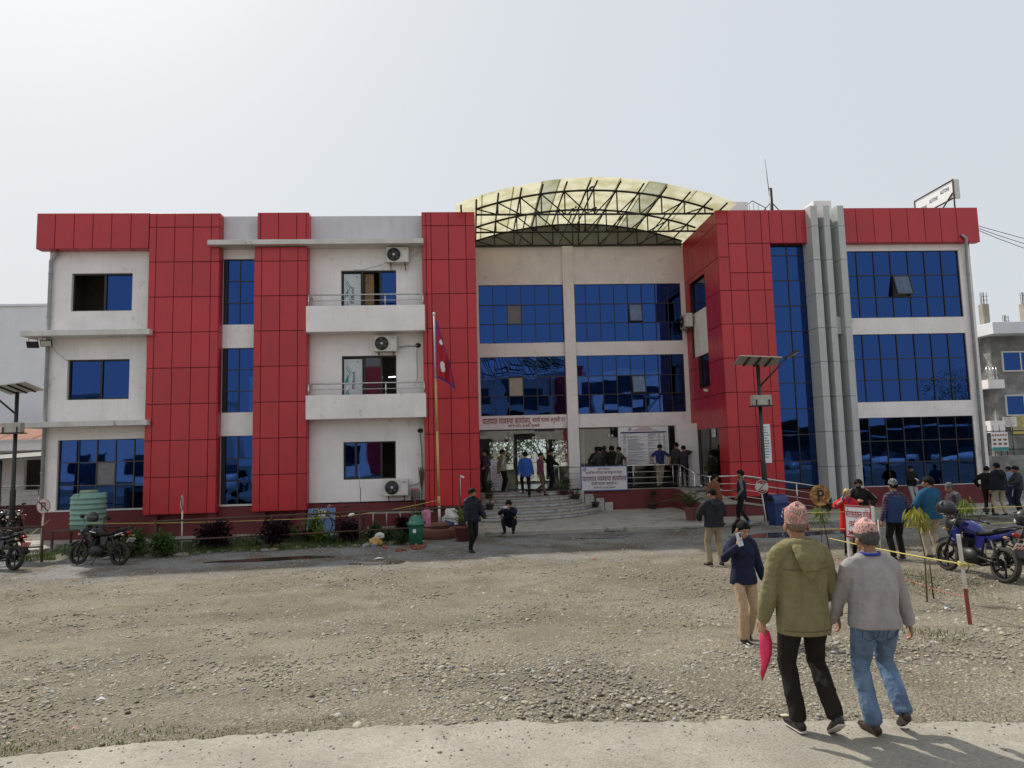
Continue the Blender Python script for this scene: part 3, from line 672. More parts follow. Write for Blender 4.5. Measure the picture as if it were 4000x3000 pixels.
def shape(s):
    out = []; i = 0
    while i < len(s):
        ch = s[i]
        if ch in CONS:
            reph = False; cl = []
            if ch == 'र' and i+2 < len(s) and s[i+1] == '्' and s[i+2] in CONS: reph = True; i += 2; ch = s[i]
            while True:
                if i+2 < len(s) and s[i+1] == '्' and s[i+2] in CONS:
                    if s[i+2] == 'र':
                        if ch == 'त': cl.append(('tra', None))
                        else: cl.append(('g', ch)); cl.append(('rakar', None))
                        i += 3; break
                    cl.append(('half', ch)); i += 2; ch = s[i]; continue
                cl.append(('g', ch)); i += 1; break
            mats = []
            while i < len(s) and s[i] in MATRA: mats.append(s[i]); i += 1
            if 'ि' in mats: out.append(('g', 'ि')); mats.remove('ि')
            out += cl + [('g', m) for m in mats]
            if reph: out.append(('reph', None))
        else: out.append(('g', ch)); i += 1
    return out
def bar_(p, q, w):
    p = Vector(p); q = Vector(q); n = (q-p).normalized(); n = Vector((-n.y, n.x))*w/2
    return [tuple(p+n), tuple(q+n), tuple(q-n), tuple(p-n)], [(0,1,2,3)]
def text2d(s):
    V = []; F = []; x = 0.0
    def put(v, f, dx):
        b = len(V); V.extend((a+dx, c) for a, c in v); F.extend(tuple(i+b for i in q) for q in f)
    for k, ch in shape(s):
        if k == 'g':
            v, f, a = _glyph(ch); put(v, f, x); x += a
        elif k == 'half':
            v, f, a = _glyph(ch); cut = a-.16
            bm = bmesh.new(); bv = [bm.verts.new((p[0], p[1], 0)) for p in v]
            for q in f:
                try: bm.faces.new([bv[i] for i in q])
                except ValueError: pass
            bmesh.ops.bisect_plane(bm, geom=bm.verts[:]+bm.edges[:]+bm.faces[:], plane_co=(cut,0,0), plane_no=(1,0,0), clear_outer=True)
            bm.verts.index_update(); put([(p.co.x, p.co.y) for p in bm.verts], [tuple(p.index for p in q.verts) for q in bm.faces], x); bm.free(); x += cut+.02
        elif k == 'rakar':
            v, f = bar_((-.14,.26), (-.42,.03), .07); put(v, f, x)
        elif k == 'tra':
            v, f, a = _glyph('ा'); put(v, f, x+.30)
            for p, q in (((0,.585),(.5,.585)), ((.42,.36),(.08,.36)), ((.42,.26),(.06,.03))):
                v, f = bar_(p, q, .075); put(v, f, x)
            x += .30+a
        elif k == 'reph':
            for p, q in (((-.13,.62),(-.20,.74)), ((-.20,.72),(-.12,.86)), ((-.13,.85),(.0,.80))):
                v, f = bar_(p, q, .065); put(v, f, x)
    return V, F, x
def lettering(mb, s, x0, x1, zbase, h, y, M=None, thick=.004):
    """writes s between x0 and x1 on the plane y (front facing -Y); h = height of the letter body"""
    V, F, wd = text2d(s); sx = (x1-x0)/max(wd, .01); sz = h/.62; b = len(mb.v)
    pts = [Vector((x0+a*sx, y, zbase+c*sz)) for a, c in V]
    if M: pts = [M @ p for p in pts]
    mb.add(pts, F)
    return mb
MT['sign_red'] = mat('sign_red_paint', (.30,.012,.012), .6, var=.1)
MT['sign_maroon'] = mat('sign_maroon_ink', (.12,.012,.03), .6, var=0)
MT['sign_white'] = mat('flex_banner_white', (.68,.66,.71), .5, var=.03)
MT['sign_blue'] = mat('blue_frame_paint', (.05,.17,.42), .5, var=.1)
MT['paper'] = mat('white_paper', (.80,.81,.83), .7, var=.04)
MT['ink_grey'] = mat('printed_grey', (.12,.13,.18), .7, var=0)
MT['navy_print'] = mat('navy_print', (.03,.025,.10), .6, var=0)
mb = MB()
lettering(mb, 'यातायात व्यवस्था कार्यालय,', .47, 2.52, 3.985, .22, YE-.006)
lettering(mb, 'सवारी चालक अनुमती पत्र', 2.58, 3.96, 4.035, .155, YE-.006)
lettering(mb, 'कोशी प्रदेश, इटहरी, सुनसरी', 1.55, 2.88, 3.835, .095, YE-.006)
mb.build('sign_lettering', MT['sign_red'], B, fix=False)
def emblem(parent, cx, cz, y, r):
    mb = MB()
    for k in range(14):
        q = R_(200+k*(320-180+0)/13.*1.57); mb.ball((cx+r*.86*math.cos(q), y, cz+r*.86*math.sin(q)), (r*.17, .002, r*.13), 8, 4)
    mb.build('emblem_wreath', MT['sign_red'], parent)
    mb = MB(); mb.ball((cx, y+.001, cz+r*.1), (r*.66, .002, r*.62), 16, 6); mb.build('emblem_field', MT['sign_blue'], parent)
    mb = MB(); mb.poly([(cx-r*.5,y-.002,cz),(cx-r*.1,y-.002,cz+r*.5),(cx+r*.12,y-.002,cz+r*.22),(cx+r*.25,y-.002,cz+r*.36),(cx+r*.5,y-.002,cz)], (0,.001,0)); mb.build('emblem_mountain', MT['paper'], parent)
# banner on the railing
S = thing('sign_board', 'white office sign board with blue frame and maroon lettering tied to the platform railing', 'sign', (5.33,3.02,1.15))
mb = MB(); mb.box(-.92,.92,-.012,.012,.03,.96); mb.build('board', MT['sign_white'], S)
mb = MB(); mb.box(-.95,.95,-.02,.02,0,.03); mb.box(-.95,.95,-.02,.02,.96,.99); mb.box(-.95,-.92,-.02,.02,.03,.96); mb.box(.92,.95,-.02,.02,.03,.96); mb.build('frame', MT['sign_blue'], S)
mb = MB(); lettering(mb, 'प्रदेश सरकार', -.26, .24, .835, .065, -.016); lettering(mb, 'आन्तरिक मामिला तथा कानून मन्त्रालय', -.76, .73, .68, .09, -.016)
lettering(mb, 'यातायात व्यवस्था कार्यालय', -.90, .90, .39, .175, -.016); lettering(mb, 'सवारी चालक अनुमती पत्र', -.54, .54, .235, .10, -.016); lettering(mb, 'कोशी प्रदेश, इटहरी, सुनसरी', -.44, .42, .09, .06, -.016)
mb.build('lettering', MT['sign_maroon'], S, fix=False)
emblem(S, -.81, .87, -.015, .085)
# information board behind the glass
S = thing('notice_board', 'large white printed notice board with table rows on the lobby glass', 'notice board', (7.30,4.19,2.1))
mb = MB(); mb.box(-1.08,1.08,0,.02,0,1.63); mb.build('board', MT['paper'], S)
mb = MB(); mb.box(-.98,1.0,-.004,-.002,1.36,1.42); mb.build('table_head', MT['navy_print'], S)
mb = MB()
for x in (-.98,-.88,-.68,.2,.62,.85,1.0): mb.box(x-.004,x+.004,-.004,-.002,.05,1.36)
for z in (.05,.14,.22,.34,.46,.55,.70,.80,1.05,1.2): mb.box(-.98,1.0,-.003,-.0015,z-.004,z+.004)
rr = random.Random(3); z = 1.33
while z > .07:
    for a, b_ in ((-.86,-.70),(-.66,.1),(.22,.58),(.64,.82),(.87,.98)):
        if rr.random() < .72:
            x = a
            e = a+(b_-a)*rr.uniform(.4, 1)
            while x < e:
                wd = rr.uniform(.03,.09); mb.box(x, min(e, x+wd), -.004, -.002, z-.010, z+.008); x += wd+.015
    z -= .035
mb.build('printed_rows', MT['ink_grey'], S)
mb = MB()
for i, (a, b_) in enumerate(((-.2,.3),(-.28,.4),(-.45,.62))): mb.box(a, b_, -.004, -.002, 1.57-i*.05, 1.59-i*.05)
mb.build('title_lines', MT['sign_red'], S); emblem(S, -.58, 1.54, -.004, .08)
# standee on the platform
S = thing('standee', 'tall printed roll-up standee leaning at the glass front', 'banner', (1.08,3.98,1.2))
mb = MB(); mb.box(-.31,.31,0,.015,.03,1.3); mb.build('panel', MT['paper'], S); mb = MB(); mb.box(-.34,.34,-.06,.08,0,.03); mb.build('base', MT['steel'], S)
mb = MB(); z = 1.02
while z > .1:
    x = -.26
    while x < .26:
        wd = rr.uniform(.04,.12); mb.box(x, min(.27, x+wd), -.004, -.001, z-.014, z+.014); x += wd+.03
    z -= .075
mb.build('printed_rows', MT['ink_grey'], S); emblem(S, 0, 1.17, -.004, .08)

# ================================================================== ENTRANCE STEPS, PLATFORM, RAMP
ST = thing('entrance_steps', 'five curved grey marble steps up to the glass entrance', 'steps', (1.3,3.1,.36))
AK = [2.2,2.65,3.1,3.5,3.8]; BK = [.68,1.34,2.0,2.66,3.32]; ZK = [1.2,1.032,.864,.696,.528]
def arc(a, b_, n, x0=-1.03):
    t0 = math.pi+math.acos(min(1, -x0/a)) if a > 1.03 else math.pi
    return [(a*math.cos(t), b_*math.sin(t)) for t in [t0+(2*math.pi-t0)*i/n for i in range(n+1)]]
for k in range(5):
    a, b_, z = AK[k], BK[k], ZK[k]-.36
    mb = MB(); n = 32; out = arc(a+.03, b_+.03, n)
    pts = out+[(out[0][0], 0)]
    mb.poly([(x, y, z-.028) for x, y in pts], (0,0,.028)); mb.build('tread', MT['tread'], ST, bevel=.006)
    ri = arc(a, b_, 9*4)
    for t in range(9):                                        # marble riser slabs
        seg = ri[t*4:t*4+5]; q = MB(); vs = []
        for i, (x, y) in enumerate(seg):
            f = Vector((x/a**2, y/b_**2)).normalized()*.02
            for zz in (z-.168, z-.03): vs += [(x, y, zz), (x-f.x, y-f.y, zz)]
        # shrink ends for the joint
        vv = []
        c0 = Vector(vs[0]); 
        for i in range(5):
            for j in range(4): vv.append(vs[i*4+j])
        fs = []
        for i in range(4):
            o = i*4; p = o+4; fs += [(o,p,p+2,o+2),(o+1,o+3,p+3,p+1),(o+2,p+2,p+3,o+3),(o,o+1,p+1,p)]
        fs += [(0,2,3,1),(16,17,19,18)]
        M_ = Vector(vv[8]); vv = [tuple(M_+(Vector(p)-M_)*.992) for p in vv]
        q.add(vv, fs, True); q.build('riser_slab', MT['marble'], ST)
    core = arc(a-.022, b_-.022, n); mb = MB(); mb.poly([(x, y, -.02 if k == 4 else z-.168-.02) for x, y in core+[(core[0][0], 0)]], (0,0,z-.028-(-.02 if k == 4 else z-.168-.02)-.001)); mb.build('step_core', MT['seam'], ST)
for (xa, xb, za) in ((2.75,3.15,.84),(3.18,3.55,.67),(3.58,3.95,.50),(3.98,4.3,.33)):
    mb = MB(); mb.box(xa, xb, -.32, -.01, -.01, za); mb.build('side_block', MT['marble'], ST, bevel=.012)
PL = thing('entrance_platform', 'raised maroon platform and ramp beside the entrance steps', 'platform', (0,0,0))
mb = MB(); mb.poly([(3.3,3.10,.2),(8.15,3.10,.2),(8.15,3.9,.2),(3.3,3.9,.2)], (0,0,.96)); mb.build('retaining_wall', MT['maroon'], PL)
mb = MB(); mb.box(3.3,8.18,3.07,4.16,1.16,1.2); mb.build('platform_slab', MT['apron'], PL, bevel=.008)
# ramp: platform strip running forward, landing, then down along the red tower
mb = MB(); prof = [(4.15,1.2),(3.1,1.2),(2.2,1.2),(.4,.92),(-.1,.86),(-1.25,.86)]
def ribbon(mb, x0, x1, prof, t): 
    for i in range(len(prof)-1):
        (ya, za), (yb, zb) = prof[i], prof[i+1]
        mb.add([(x0,ya,za),(x1,ya,za),(x1,yb,zb),(x0,yb,zb),(x0,ya,za-t),(x1,ya,za-t),(x1,yb,zb-t),(x0,yb,zb-t)], [(0,1,2,3),(7,6,5,4),(0,3,7,4),(1,5,6,2),(2,6,7,3),(0,4,5,1)])
ribbon(mb, 8.16, 9.42, prof, .05); mb.build('ramp_slab', MT['apron'], PL)
mb = MB(); mb.add([(8.16,3.1,.2),(8.16,3.1,1.15),(8.16,2.2,1.15),(8.16,.4,.87),(8.16,-.1,.81),(8.16,-1.24,.81),(8.16,-1.24,.2)], [(0,1,2,3,4,5,6)])
mb.poly([(8.18,3.09,.2),(8.18,3.09,1.14),(8.18,2.2,1.14),(8.18,.4,.86),(8.18,-.1,.80),(8.18,-1.22,.80),(8.18,-1.22,.2)], (1.2,0,0)); mb.build('retaining_wall', MT['maroon'], PL)
mb = MB(); mb.add([(9.42,-1.25,.86),(9.42,-.02,.86),(12.2,-.02,.40),(12.2,-1.25,.40),(9.42,-1.25,.81),(9.42,-.02,.81),(12.2,-.02,.35),(12.2,-1.25,.35)], [(0,3,2,1),(4,5,6,7),(0,4,7,3),(1,2,6,5),(0,1,5,4),(3,7,6,2)]); mb.build('ramp_slab', MT['apron'], PL)
mb = MB(); mb.poly([(9.40,-1.22,.2),(9.40,-1.22,.80),(12.1,-1.22,.37),(12.1,-1.22,.2)], (0,1.15,0)); mb.build('retaining_wall', MT['maroon'], PL)
# blue mats
MT['blue_mat'] = mat('blue_door_mat', (.02,.03,.075), .95, var=.15, bump=.3, bscale=120)
for (x0, x1, y0, y1, lb) in ((.42,1.35,3.1,3.75,'blue door mat before the standee'),(2.15,4.0,3.2,3.8,'long blue door mat before the glass doors'),(8.5,9.3,1.5,2.6,'blue mat on the ramp before the side door')):
    mb = MB(); z0 = 1.203 if x0 < 8 else 1.19; mb.box(x0, x1, y0, y1, z0, z0+.014) if x0 < 8 else mb.add([(x0,y0,1.105),(x1,y0,1.105),(x1,y1,1.215),(x0,y1,1.215)], [(0,1,2,3)])
    tag(mb.build('door_mat', MT['blue_mat']), lb, 'mat')
# stainless railings
def railing(name, label, pts, post_idx, h=.92, levels=(.92,.66,.43,.20), r=.024):
    root = thing(name, label, 'railing', pts[0])
    o = Vector(pts[0]); P = [Vector(p)-o for p in pts]
    mb = MB(); mb.tube([p+Vector((0,0,levels[0])) for p in P], r, 8); mb.build('handrail', MT['steel'], root)
    for lv in levels[1:]:
        mb = MB(); mb.tube([p+Vector((0,0,lv)) for p in P], .012, 6); mb.build('rail', MT['steel'], root)
    for i in post_idx:
        mb = MB(); mb.tube([P[i], P[i]+Vector((0,0,levels[0]))], .02, 8); mb.build('post', MT['steel'], root)
    return root
railing('railing', 'stainless steel railing along the front edge of the platform', [(3.5,3.14,1.2),(5.3,3.14,1.2),(6.55,3.14,1.2),(8.2,3.14,1.2),(8.22,2.15,1.2),(8.22,.45,.93)], (0,1,2,3,4,5))
railing('railing', 'stainless steel railing down the side ramp by the red tower', [(8.22,.2,.90),(8.22,-1.18,.86),(9.42,-1.18,.86),(10.4,-1.18,.70),(11.3,-1.18,.55),(12.15,-1.18,.40)], (1,2,4,5))
railing('railing', 'short stainless steel railing against the red tower wall over the ramp', [(9.6,-.06,.83),(10.6,-.06,.66),(12.0,-.06,.43)], (1,), levels=(.92,.66))

# ================================================================== CANOPY
def canopy_mat(name, col):
    m = bpy.data.materials.new(name); m.use_nodes = True; nt = m.node_tree; nt.nodes.remove(nt.nodes['Principled BSDF'])
    d = nd(nt, 'ShaderNodeBsdfDiffuse'); t = nd(nt, 'ShaderNodeBsdfTranslucent'); x = nd(nt, 'ShaderNodeMixShader'); x.inputs[0].default_value = .62
    g = nd(nt, 'ShaderNodeNewGeometry'); n = nd(nt, 'ShaderNodeTexNoise'); n.inputs['Scale'].default_value = 1.8; n.inputs['Detail'].default_value = 8; nt.links.new(g.outputs['Position'], n.inputs['Vector'])
    r = nd(nt, 'ShaderNodeMapRange'); r.inputs[1].default_value = .42; r.inputs[2].default_value = .68; nt.links.new(n.outputs[0], r.inputs[0])
    q = nd(nt, 'ShaderNodeMix', data_type='RGBA'); q.inputs[6].default_value = (*col, 1); q.inputs[7].default_value = (col[0]*.72, col[1]*.70, col[2]*.55, 1); nt.links.new(r.outputs[0], q.inputs[0])
    for s in (d, t): nt.links.new(q.outputs[2], s.inputs[0])
    nt.links.new(d.outputs[0], x.inputs[1]); nt.links.new(t.outputs[0], x.inputs[2]); nt.links.new(x.outputs[0], nt.nodes['Material Output'].inputs[0]); return m
MT['canopy'] = canopy_mat('translucent_sheet', (.66,.65,.50)); MT['canopy_old'] = canopy_mat('aged_translucent_sheet', (.42,.43,.34))
CX, Cz0, Czp = 4.75, 11.72, 12.70; half = 5.16
RAD = (half**2+(Czp-Cz0)**2)/(2*(Czp-Cz0)); CZ = Czp-RAD; AM = math.asin(half/RAD)
def arch(x, off=0.0): return CZ+math.sqrt((RAD+off)**2-(x-CX)**2)
CN = thing('entrance_canopy', 'arched canopy of pale translucent corrugated sheets on black steel trusses', 'canopy', (4.75,2.0,11.6))
O = Vector((4.75,2.0,11.6))
ys = np.arange(-.76, 5.4, .045); bounds = [-5.16,-4.2,-3.05,-2.0,-1.35,-.2,.9,1.95,2.6,3.7,5.16]
for i in range(len(bounds)-1):
    a0, a1 = math.asin(bounds[i]/RAD)-(.002 if i else 0), math.asin(bounds[i+1]/RAD)+.002; vs = []; fs = []; n = 6; lift = .010*(i % 2)
    for y_i, y in enumerate(ys):
        c = .016*math.cos(y_i*math.pi)
        for k in range(n+1):
            a = a0+(a1-a0)*k/n; rr_ = RAD+c+lift
            vs.append((CX+rr_*math.sin(a)-O.x, y+(.03*math.sin(i*7.3))*(y < -.7)-O.y, CZ+rr_*math.cos(a)-O.z))
    for j in range(len(ys)-1):
        for k in range(n): fs.append((j*(n+1)+k, j*(n+1)+k+1, (j+1)*(n+1)+k+1, (j+1)*(n+1)+k))
    mb = MB(); mb.add(vs, fs, False); mb.build('roof_sheet', MT['canopy_old' if i in (3,7) else 'canopy'], CN, fix=False)
PX = [-.22,.34,1.15,2.0,2.79,3.68,4.55,4.80,5.67,6.53,7.38,8.25,9.04,9.62]
mb = MB()
for x in PX:
    p = MB(); z = arch(x, -.05); p.tube([(x-O.x,-.62-O.y,z-O.z),(x-O.x,4.3-O.y,z-O.z)], .034, 6); p.build('purlin', MT['black_steel'], CN)
for (ty, zb) in ((.15,11.65),(2.25,11.65),(4.08,11.65)):
    mb = MB(); L0, L1 = .32, 9.36
    mb.tube([(L0-O.x,ty-O.y,zb-O.z),(L1-O.x,ty-O.y,zb-O.z)], .04, 8)
    tops = []
    for x in np.linspace(L0, L1, 30): tops.append((x-O.x, ty-O.y, max(zb+.03, arch(x, -.12))-O.z))
    mb.tube(tops, .042, 8)
    nodes = [x for x in PX if L0+.02 <= x <= L1-.02]
    for x in nodes: mb.tube([(x-O.x,ty-O.y,zb-O.z),(x-O.x,ty-O.y,arch(x, -.12)-O.z)], .028, 6)
    for a, b_ in zip(nodes[:-1], nodes[1:]):
        if abs(b_-a) < .4: continue
        (p, q) = (a, b_) if b_ <= 4.7 else (b_, a)            # diagonals fall towards the middle
        mb.tube([(p-O.x,ty-O.y,arch(p, -.12)-O.z),(q-O.x,ty-O.y,zb-O.z)], .026, 6)
    mb.build('truss', MT['black_steel'], CN)
for x in (2.2,3.9,5.8,7.5):
    mb = MB(); mb.tube([(x-O.x,.15-O.y,11.60-O.z),(x-O.x,4.08-O.y,11.60-O.z)], .026, 6); mb.build('tie_bar', MT['black_steel'], CN)
MT['gable'] = mat('grey_gable_panel', (.28,.28,.24), .8, var=.12, scale=2)
mb = MB(); pts = [(x-O.x, 4.25-O.y, arch(x, -.07)-O.z) for x in np.linspace(.25, 9.4, 30)]; mb.poly([(9.4-O.x,4.25-O.y,11.56-O.z),(.25-O.x,4.25-O.y,11.56-O.z)]+pts, (0,.05,0)); mb.build('gable', MT['gable'], CN)
# birds on the truss
MT['bird'] = mat('bird_plumage', (.03,.028,.027), .7, var=.3)
def bird(x, y, z, s=1, rz=0, lb=''):
    mb = MB(); mb.ball((0,0,.10), (.045,.08,.055), 10, 6, Matrix.Rotation(.5, 3, 'X')); mb.ball((0,-.07,.17), .032, 8, 6); mb.tube([(0,-.09,.17),(0,-.125,.165)], [.01,.002], 5); mb.tube([(0,.06,.07),(0,.17,.0)], [.03,.012], 6); mb.tube([(.015,0,.06),(.015,0,0)], .004, 4); mb.tube([(-.015,0,.06),(-.015,0,0)], .004, 4)
    o = mb.build('pigeon', MT['bird']); o.location = (x, y, z); o.rotation_euler = (0,0,rz); o.scale = (s,s,s); tag(o, lb, 'bird')
bird(4.72,.15,12.60,1.5,.4,'dark pigeon perched on the top of the front canopy truss'); bird(4.0,.15,11.69,1.3,1.2,'dark pigeon on the front truss lower bar, away from its mid post')
bird(4.78,.15,11.69,1.3,2.0,'dark pigeon sitting on the lower bar of the front canopy truss at the mid post'); bird(4.8,2.25,11.69,1.3,.2,'dark pigeon sitting on the lower bar of the second canopy truss')

# ================================================================== AIR CONDITIONERS, PIPES, LAMPS ON THE FACADE
def ac_unit(label, loc, rz, w=.82, h=.58, d=.30, fan='rings', txt=None, glabel=None):
    root = thing('air_conditioner', label, 'air conditioner', loc, rz, 'air conditioner outdoor units')
    mb = MB(); mb.box(-w/2, w/2, -d, 0, 0, h); mb.build('casing', MT['ac_white'], root, bevel=.018)
    fx = -w*.16; fz = h*.5; R1 = h*.42
    Mx = Matrix.Rotation(math.pi/2, 3, 'X')
    mb = MB(); mb.lathe([(R1,0),(R1,.012),(0,.012)], (fx,-d-.003,fz), 28, Mx); mb.build('fan_recess', MT['dark_grille'], root)
    mb = MB()
    for k in range(5):
        q0 = 2*math.pi*k/5
        p = [(fx+.06*math.cos(q0), fz+.06*math.sin(q0)), (fx+R1*.85*math.cos(q0+.15), fz+R1*.85*math.sin(q0+.15)), (fx+R1*.85*math.cos(q0+.85), fz+R1*.85*math.sin(q0+.85)), (fx+.06*math.cos(q0+1.0), fz+.06*math.sin(q0+1.0))]
        mb.poly([(x, -d-.018, z) for x, z in p], (0,.002,0))
    mb.build('fan_blade', MT['fan_grey'], root)
    mb = MB()
    for r in ([R1*.98, R1*.8, R1*.62, R1*.44, R1*.28] if fan == 'rings' else [R1*.98, R1*.66, R1*.33]):
        mb.tube([(fx+r*math.cos(2*math.pi*k/24), -d-.025, fz+r*math.sin(2*math.pi*k/24)) for k in range(24)], .005, 5, closed=True)
    for k in range(6): mb.tube([(fx,-d-.025,fz),(fx+R1*.98*math.cos(k*math.pi/3),-d-.025,fz+R1*.98*math.sin(k*math.pi/3))], .004, 4)
    mb.build('fan_guard', MT['dark_grille'], root)
    mb = MB(); mb.ball((fx,-d-.028,fz), (.045,.012,.045), 12, 6); mb.build('hub', MT['plastic_white'], root)
    mb = MB(); mb.cbox(w*.23, w*.46, -d-.008, -d+.002, h*.08, h*.92, .004); mb.build('side_panel', MT['plastic_white'], root)
    mb = MB(); mb.box(w*.26, w*.42, -d-.013, -d-.009, h*.82, h*.86); mb.build('badge', MT['sign_red' if fan == 'rings' else 'ink_grey'], root) if not txt else None
    if txt:
        q = MB(); V, F, wd = text2d(txt); 
        lettering(q, txt, w*.25, w*.44, h*.76, .045, -d-.012); q.build('badge', MT['sign_red'], root, fix=False)
    for x in (-w*.32, w*.32):
        mb = MB(); mb.tube([(x,-d*.9,-.005),(x,-.0,-.005),(x,-.0,-.22),(x,-d*.75,-.02)], .014, 6); mb.build('bracket', MT['rust'], root)
    return root
MT['fan_grey'] = mat('fan_blade_grey', (.07,.07,.075), .5, var=.1)
p = onY(900+1450/2.212, 750+622/2.212, .3); ac_unit('air conditioner unit just under the roof slab over the upper balcony', (p[0],YW-.06,p[2]), 0)
p = onY(900+1347/2.212, 750+1385/2.212, .3); ac_unit('air conditioner unit between the two balconies with pipe running to a wall hole', (p[0],YW-.06,p[2]), 0, fan='swirl')
p = onY(900+1347/2.074, 1450+1005/2.074, .3); ac_unit('air conditioner unit with red lettering below the ground floor window', (p[0],YW-.06,p[2]), 0, w=.86, fan='swirl', txt='KONKA')
p = onX(1700+1840/1.8433, 650+1145/1.8433, 9.2); ac_unit('air conditioner unit on the side wall of the entrance recess', (9.38,3.62,p[2]), -math.pi/2)
def cable(name, label, pts, r, m, cat='cable', sag=0):
    P = []
    for i in range(len(pts)-1):
        a, b_ = Vector(pts[i]), Vector(pts[i+1])
        for k in range(8):
            t = k/8; P.append(a.lerp(b_, t)-Vector((0,0,sag*4*t*(1-t))))
    P.append(Vector(pts[-1])); mb = MB(); mb.tube(P, r, 6); return tag(mb.build(name, MT[m]), label, cat)
MT['yellow_rope'] = mat('yellow_rope', (.50,.42,.13), .8, var=.15, scale=60, bump=.3, bscale=200)
MT['cable_tan'] = mat('tan_hose', (.42,.34,.24), .7, var=.1); MT['wire'] = mat('black_wire', (.015,.015,.015), .6, var=0)
cable('wire', 'thin black wire drooping from the top air conditioner to the balcony door', [(-2.98,.33,9.95),(-3.6,.36,9.75),(-4.2,.37,9.66)], .006, 'wire', sag=.05)
cable('wire', 'thin black wire from the top air conditioner up to the red tower', [(-2.12,.25,10.1),(-1.66,.33,10.42)], .006, 'wire', sag=.02)
cable('drain_hose', 'grey insulated pipe from the middle air conditioner to the wall hole', [(-2.6,.28,6.75),(-2.3,.34,6.8),(-1.92,.36,6.8)], .022, 'pvc', 'hose', .03)
cable('drain_hose', 'tan hose hanging from the wall hole down to the lower balcony', [(-1.95,.36,6.75),(-1.94,.36,5.6),(-2.05,.3,5.3)], .012, 'cable_tan', 'hose')
cable('drain_hose', 'grey pipe climbing the wall from the ground floor air conditioner', [(-2.28,.28,1.7),(-1.95,.33,1.75),(-1.80,.35,1.95),(-1.83,.36,3.0),(-1.88,.36,3.6)], .020, 'pvc', 'hose')
cable('drain_hose', 'white drain pipe below the recess air conditioner', [(9.36,2.9,7.9),(9.38,2.95,7.2),(9.45,2.8,6.95)], .02, 'plastic_white', 'hose')
for (x, z, lb) in ((-1.9,6.8,'rough broken hole in the white wall above the lower balcony'),(-1.86,3.66,'rough broken hole in the white wall above the ground floor window')):
    mb = MB(); mb.ball((x,YW,z), (.11,.03,.09), 10, 6); tag(mb.build('wall_hole', MT['seam']), lb, 'hole')
def downpipe(label, pts, r=.055, clips=()):
    root = thing('drain_pipe', label, 'drain pipe', pts[-1]); o = Vector(pts[-1])
    mb = MB(); mb.tube([Vector(p)-o for p in pts], r, 10); mb.build('pipe', MT['pvc'], root)
    for c in clips: mb = MB(); mb.tube([(c[0]-o.x,c[1]-o.y,c[2]-.02-o.z),(c[0]-o.x,c[1]-o.y,c[2]+.02-o.z)], r*1.25, 10); mb.build('clip', MT['pvc'], root)
downpipe('grey drain pipe down the left corner of the white wing', [(-14.72,.25,10.38),(-14.98,.28,10.05),(-14.99,.30,9.9),(-14.99,.30,1.14)], .065, ((-14.99,.30,9.6),(-14.99,.30,8.0),(-14.99,.3,5.6),(-14.99,.3,2.5)))
downpipe('grey drain pipe down the far right corner of the white wing', [(19.0,-.05,10.7),(19.15,-.07,10.55),(19.25,.12,10.0),(19.27,.15,9.6),(19.22,.15,1.2)], .055, ((19.27,.15,9.2),(19.25,.15,6.2),(19.24,.15,4.5)))
MT['lamp_glass'] = mat('flood_lamp_face', (.45,.43,.36), .25, var=.1)
for (x, y, z, rx, m_, lb) in ((-15.32,.0,6.98,.5,'black','small black floodlight hanging under the concrete shade at its outer end'),(-14.85,-.02,7.02,.4,'lamp_glass','small floodlight with pale face under the concrete shade by the drain pipe')):
    root = thing('floodlight', lb, 'floodlight', (x, y, z)); Mx = Euler((rx,0,.15)).to_matrix()
    mb = MB(); mb.obox((0,0,0), (.38,.05,.24), M=Mx); mb.build('housing', MT['black'], root, bevel=.01)
    mb = MB(); mb.obox(Mx @ Vector((0,-.03,0)), (.32,.01,.19), M=Mx); mb.build('lens', MT[m_], root)
    mb = MB(); mb.tube([(-.15,0,.02),(-.15,.02,.22),(.15,.02,.22),(.15,0,.02)], .012, 6); mb.build('bracket', MT['black_steel'], root)
cable('wire', 'thin cable looping from the floodlight to the window below', [(-14.7,.1,6.9),(-14.55,.36,6.65),(-14.3,.37,6.45)], .006, 'wire', sag=.05)
# camera on the recess wall
root = thing('security_camera', 'small white security camera below the window in the entrance recess', 'camera', (9.30,1.7,5.02))
mb = MB(); mb.obox((-.06,-.05,.0), (.08,.2,.08), (.35,0,.4)); mb.build('body', MT['plastic_white'], root, bevel=.01); mb = MB(); mb.tube([(-.04,.05,.0),(.08,.1,.0)], .015, 6); mb.build('arm', MT['plastic_white'], root)
# posters
def sheet(name, label, cat, c, w, h, m='paper', rz=0, lines=True, ink='ink_grey', seed=1):
    root = thing(name, label, cat, c, rz); mb = MB(); mb.box(-w/2,w/2,-.006,0,-h/2,h/2); mb.build('sheet', MT[m], root)
    if lines:
        r2 = random.Random(seed); mb = MB(); z = h*.42
        while z > -h*.42:
            x = -w*.42; e = w*.42*r2.uniform(.2, 1)
            while x < e:
                wd = r2.uniform(.06,.16)*w; mb.box(x, min(e, x+wd), -.009, -.007, z-.012*h, z+.012*h); x += wd+.03*w
            z -= .07*h
        mb.build('print', MT[ink], root)
    return root
sheet('poster', 'tall narrow white poster on the red tower behind the lamp post', 'poster', (10.77,-.06,2.88), .40, 1.42, seed=3)
sheet('notice', 'small white notice taped inside the side glass door', 'notice', (9.44,1.6,3.35), .42, .32, rz=-math.pi/2, seed=5)
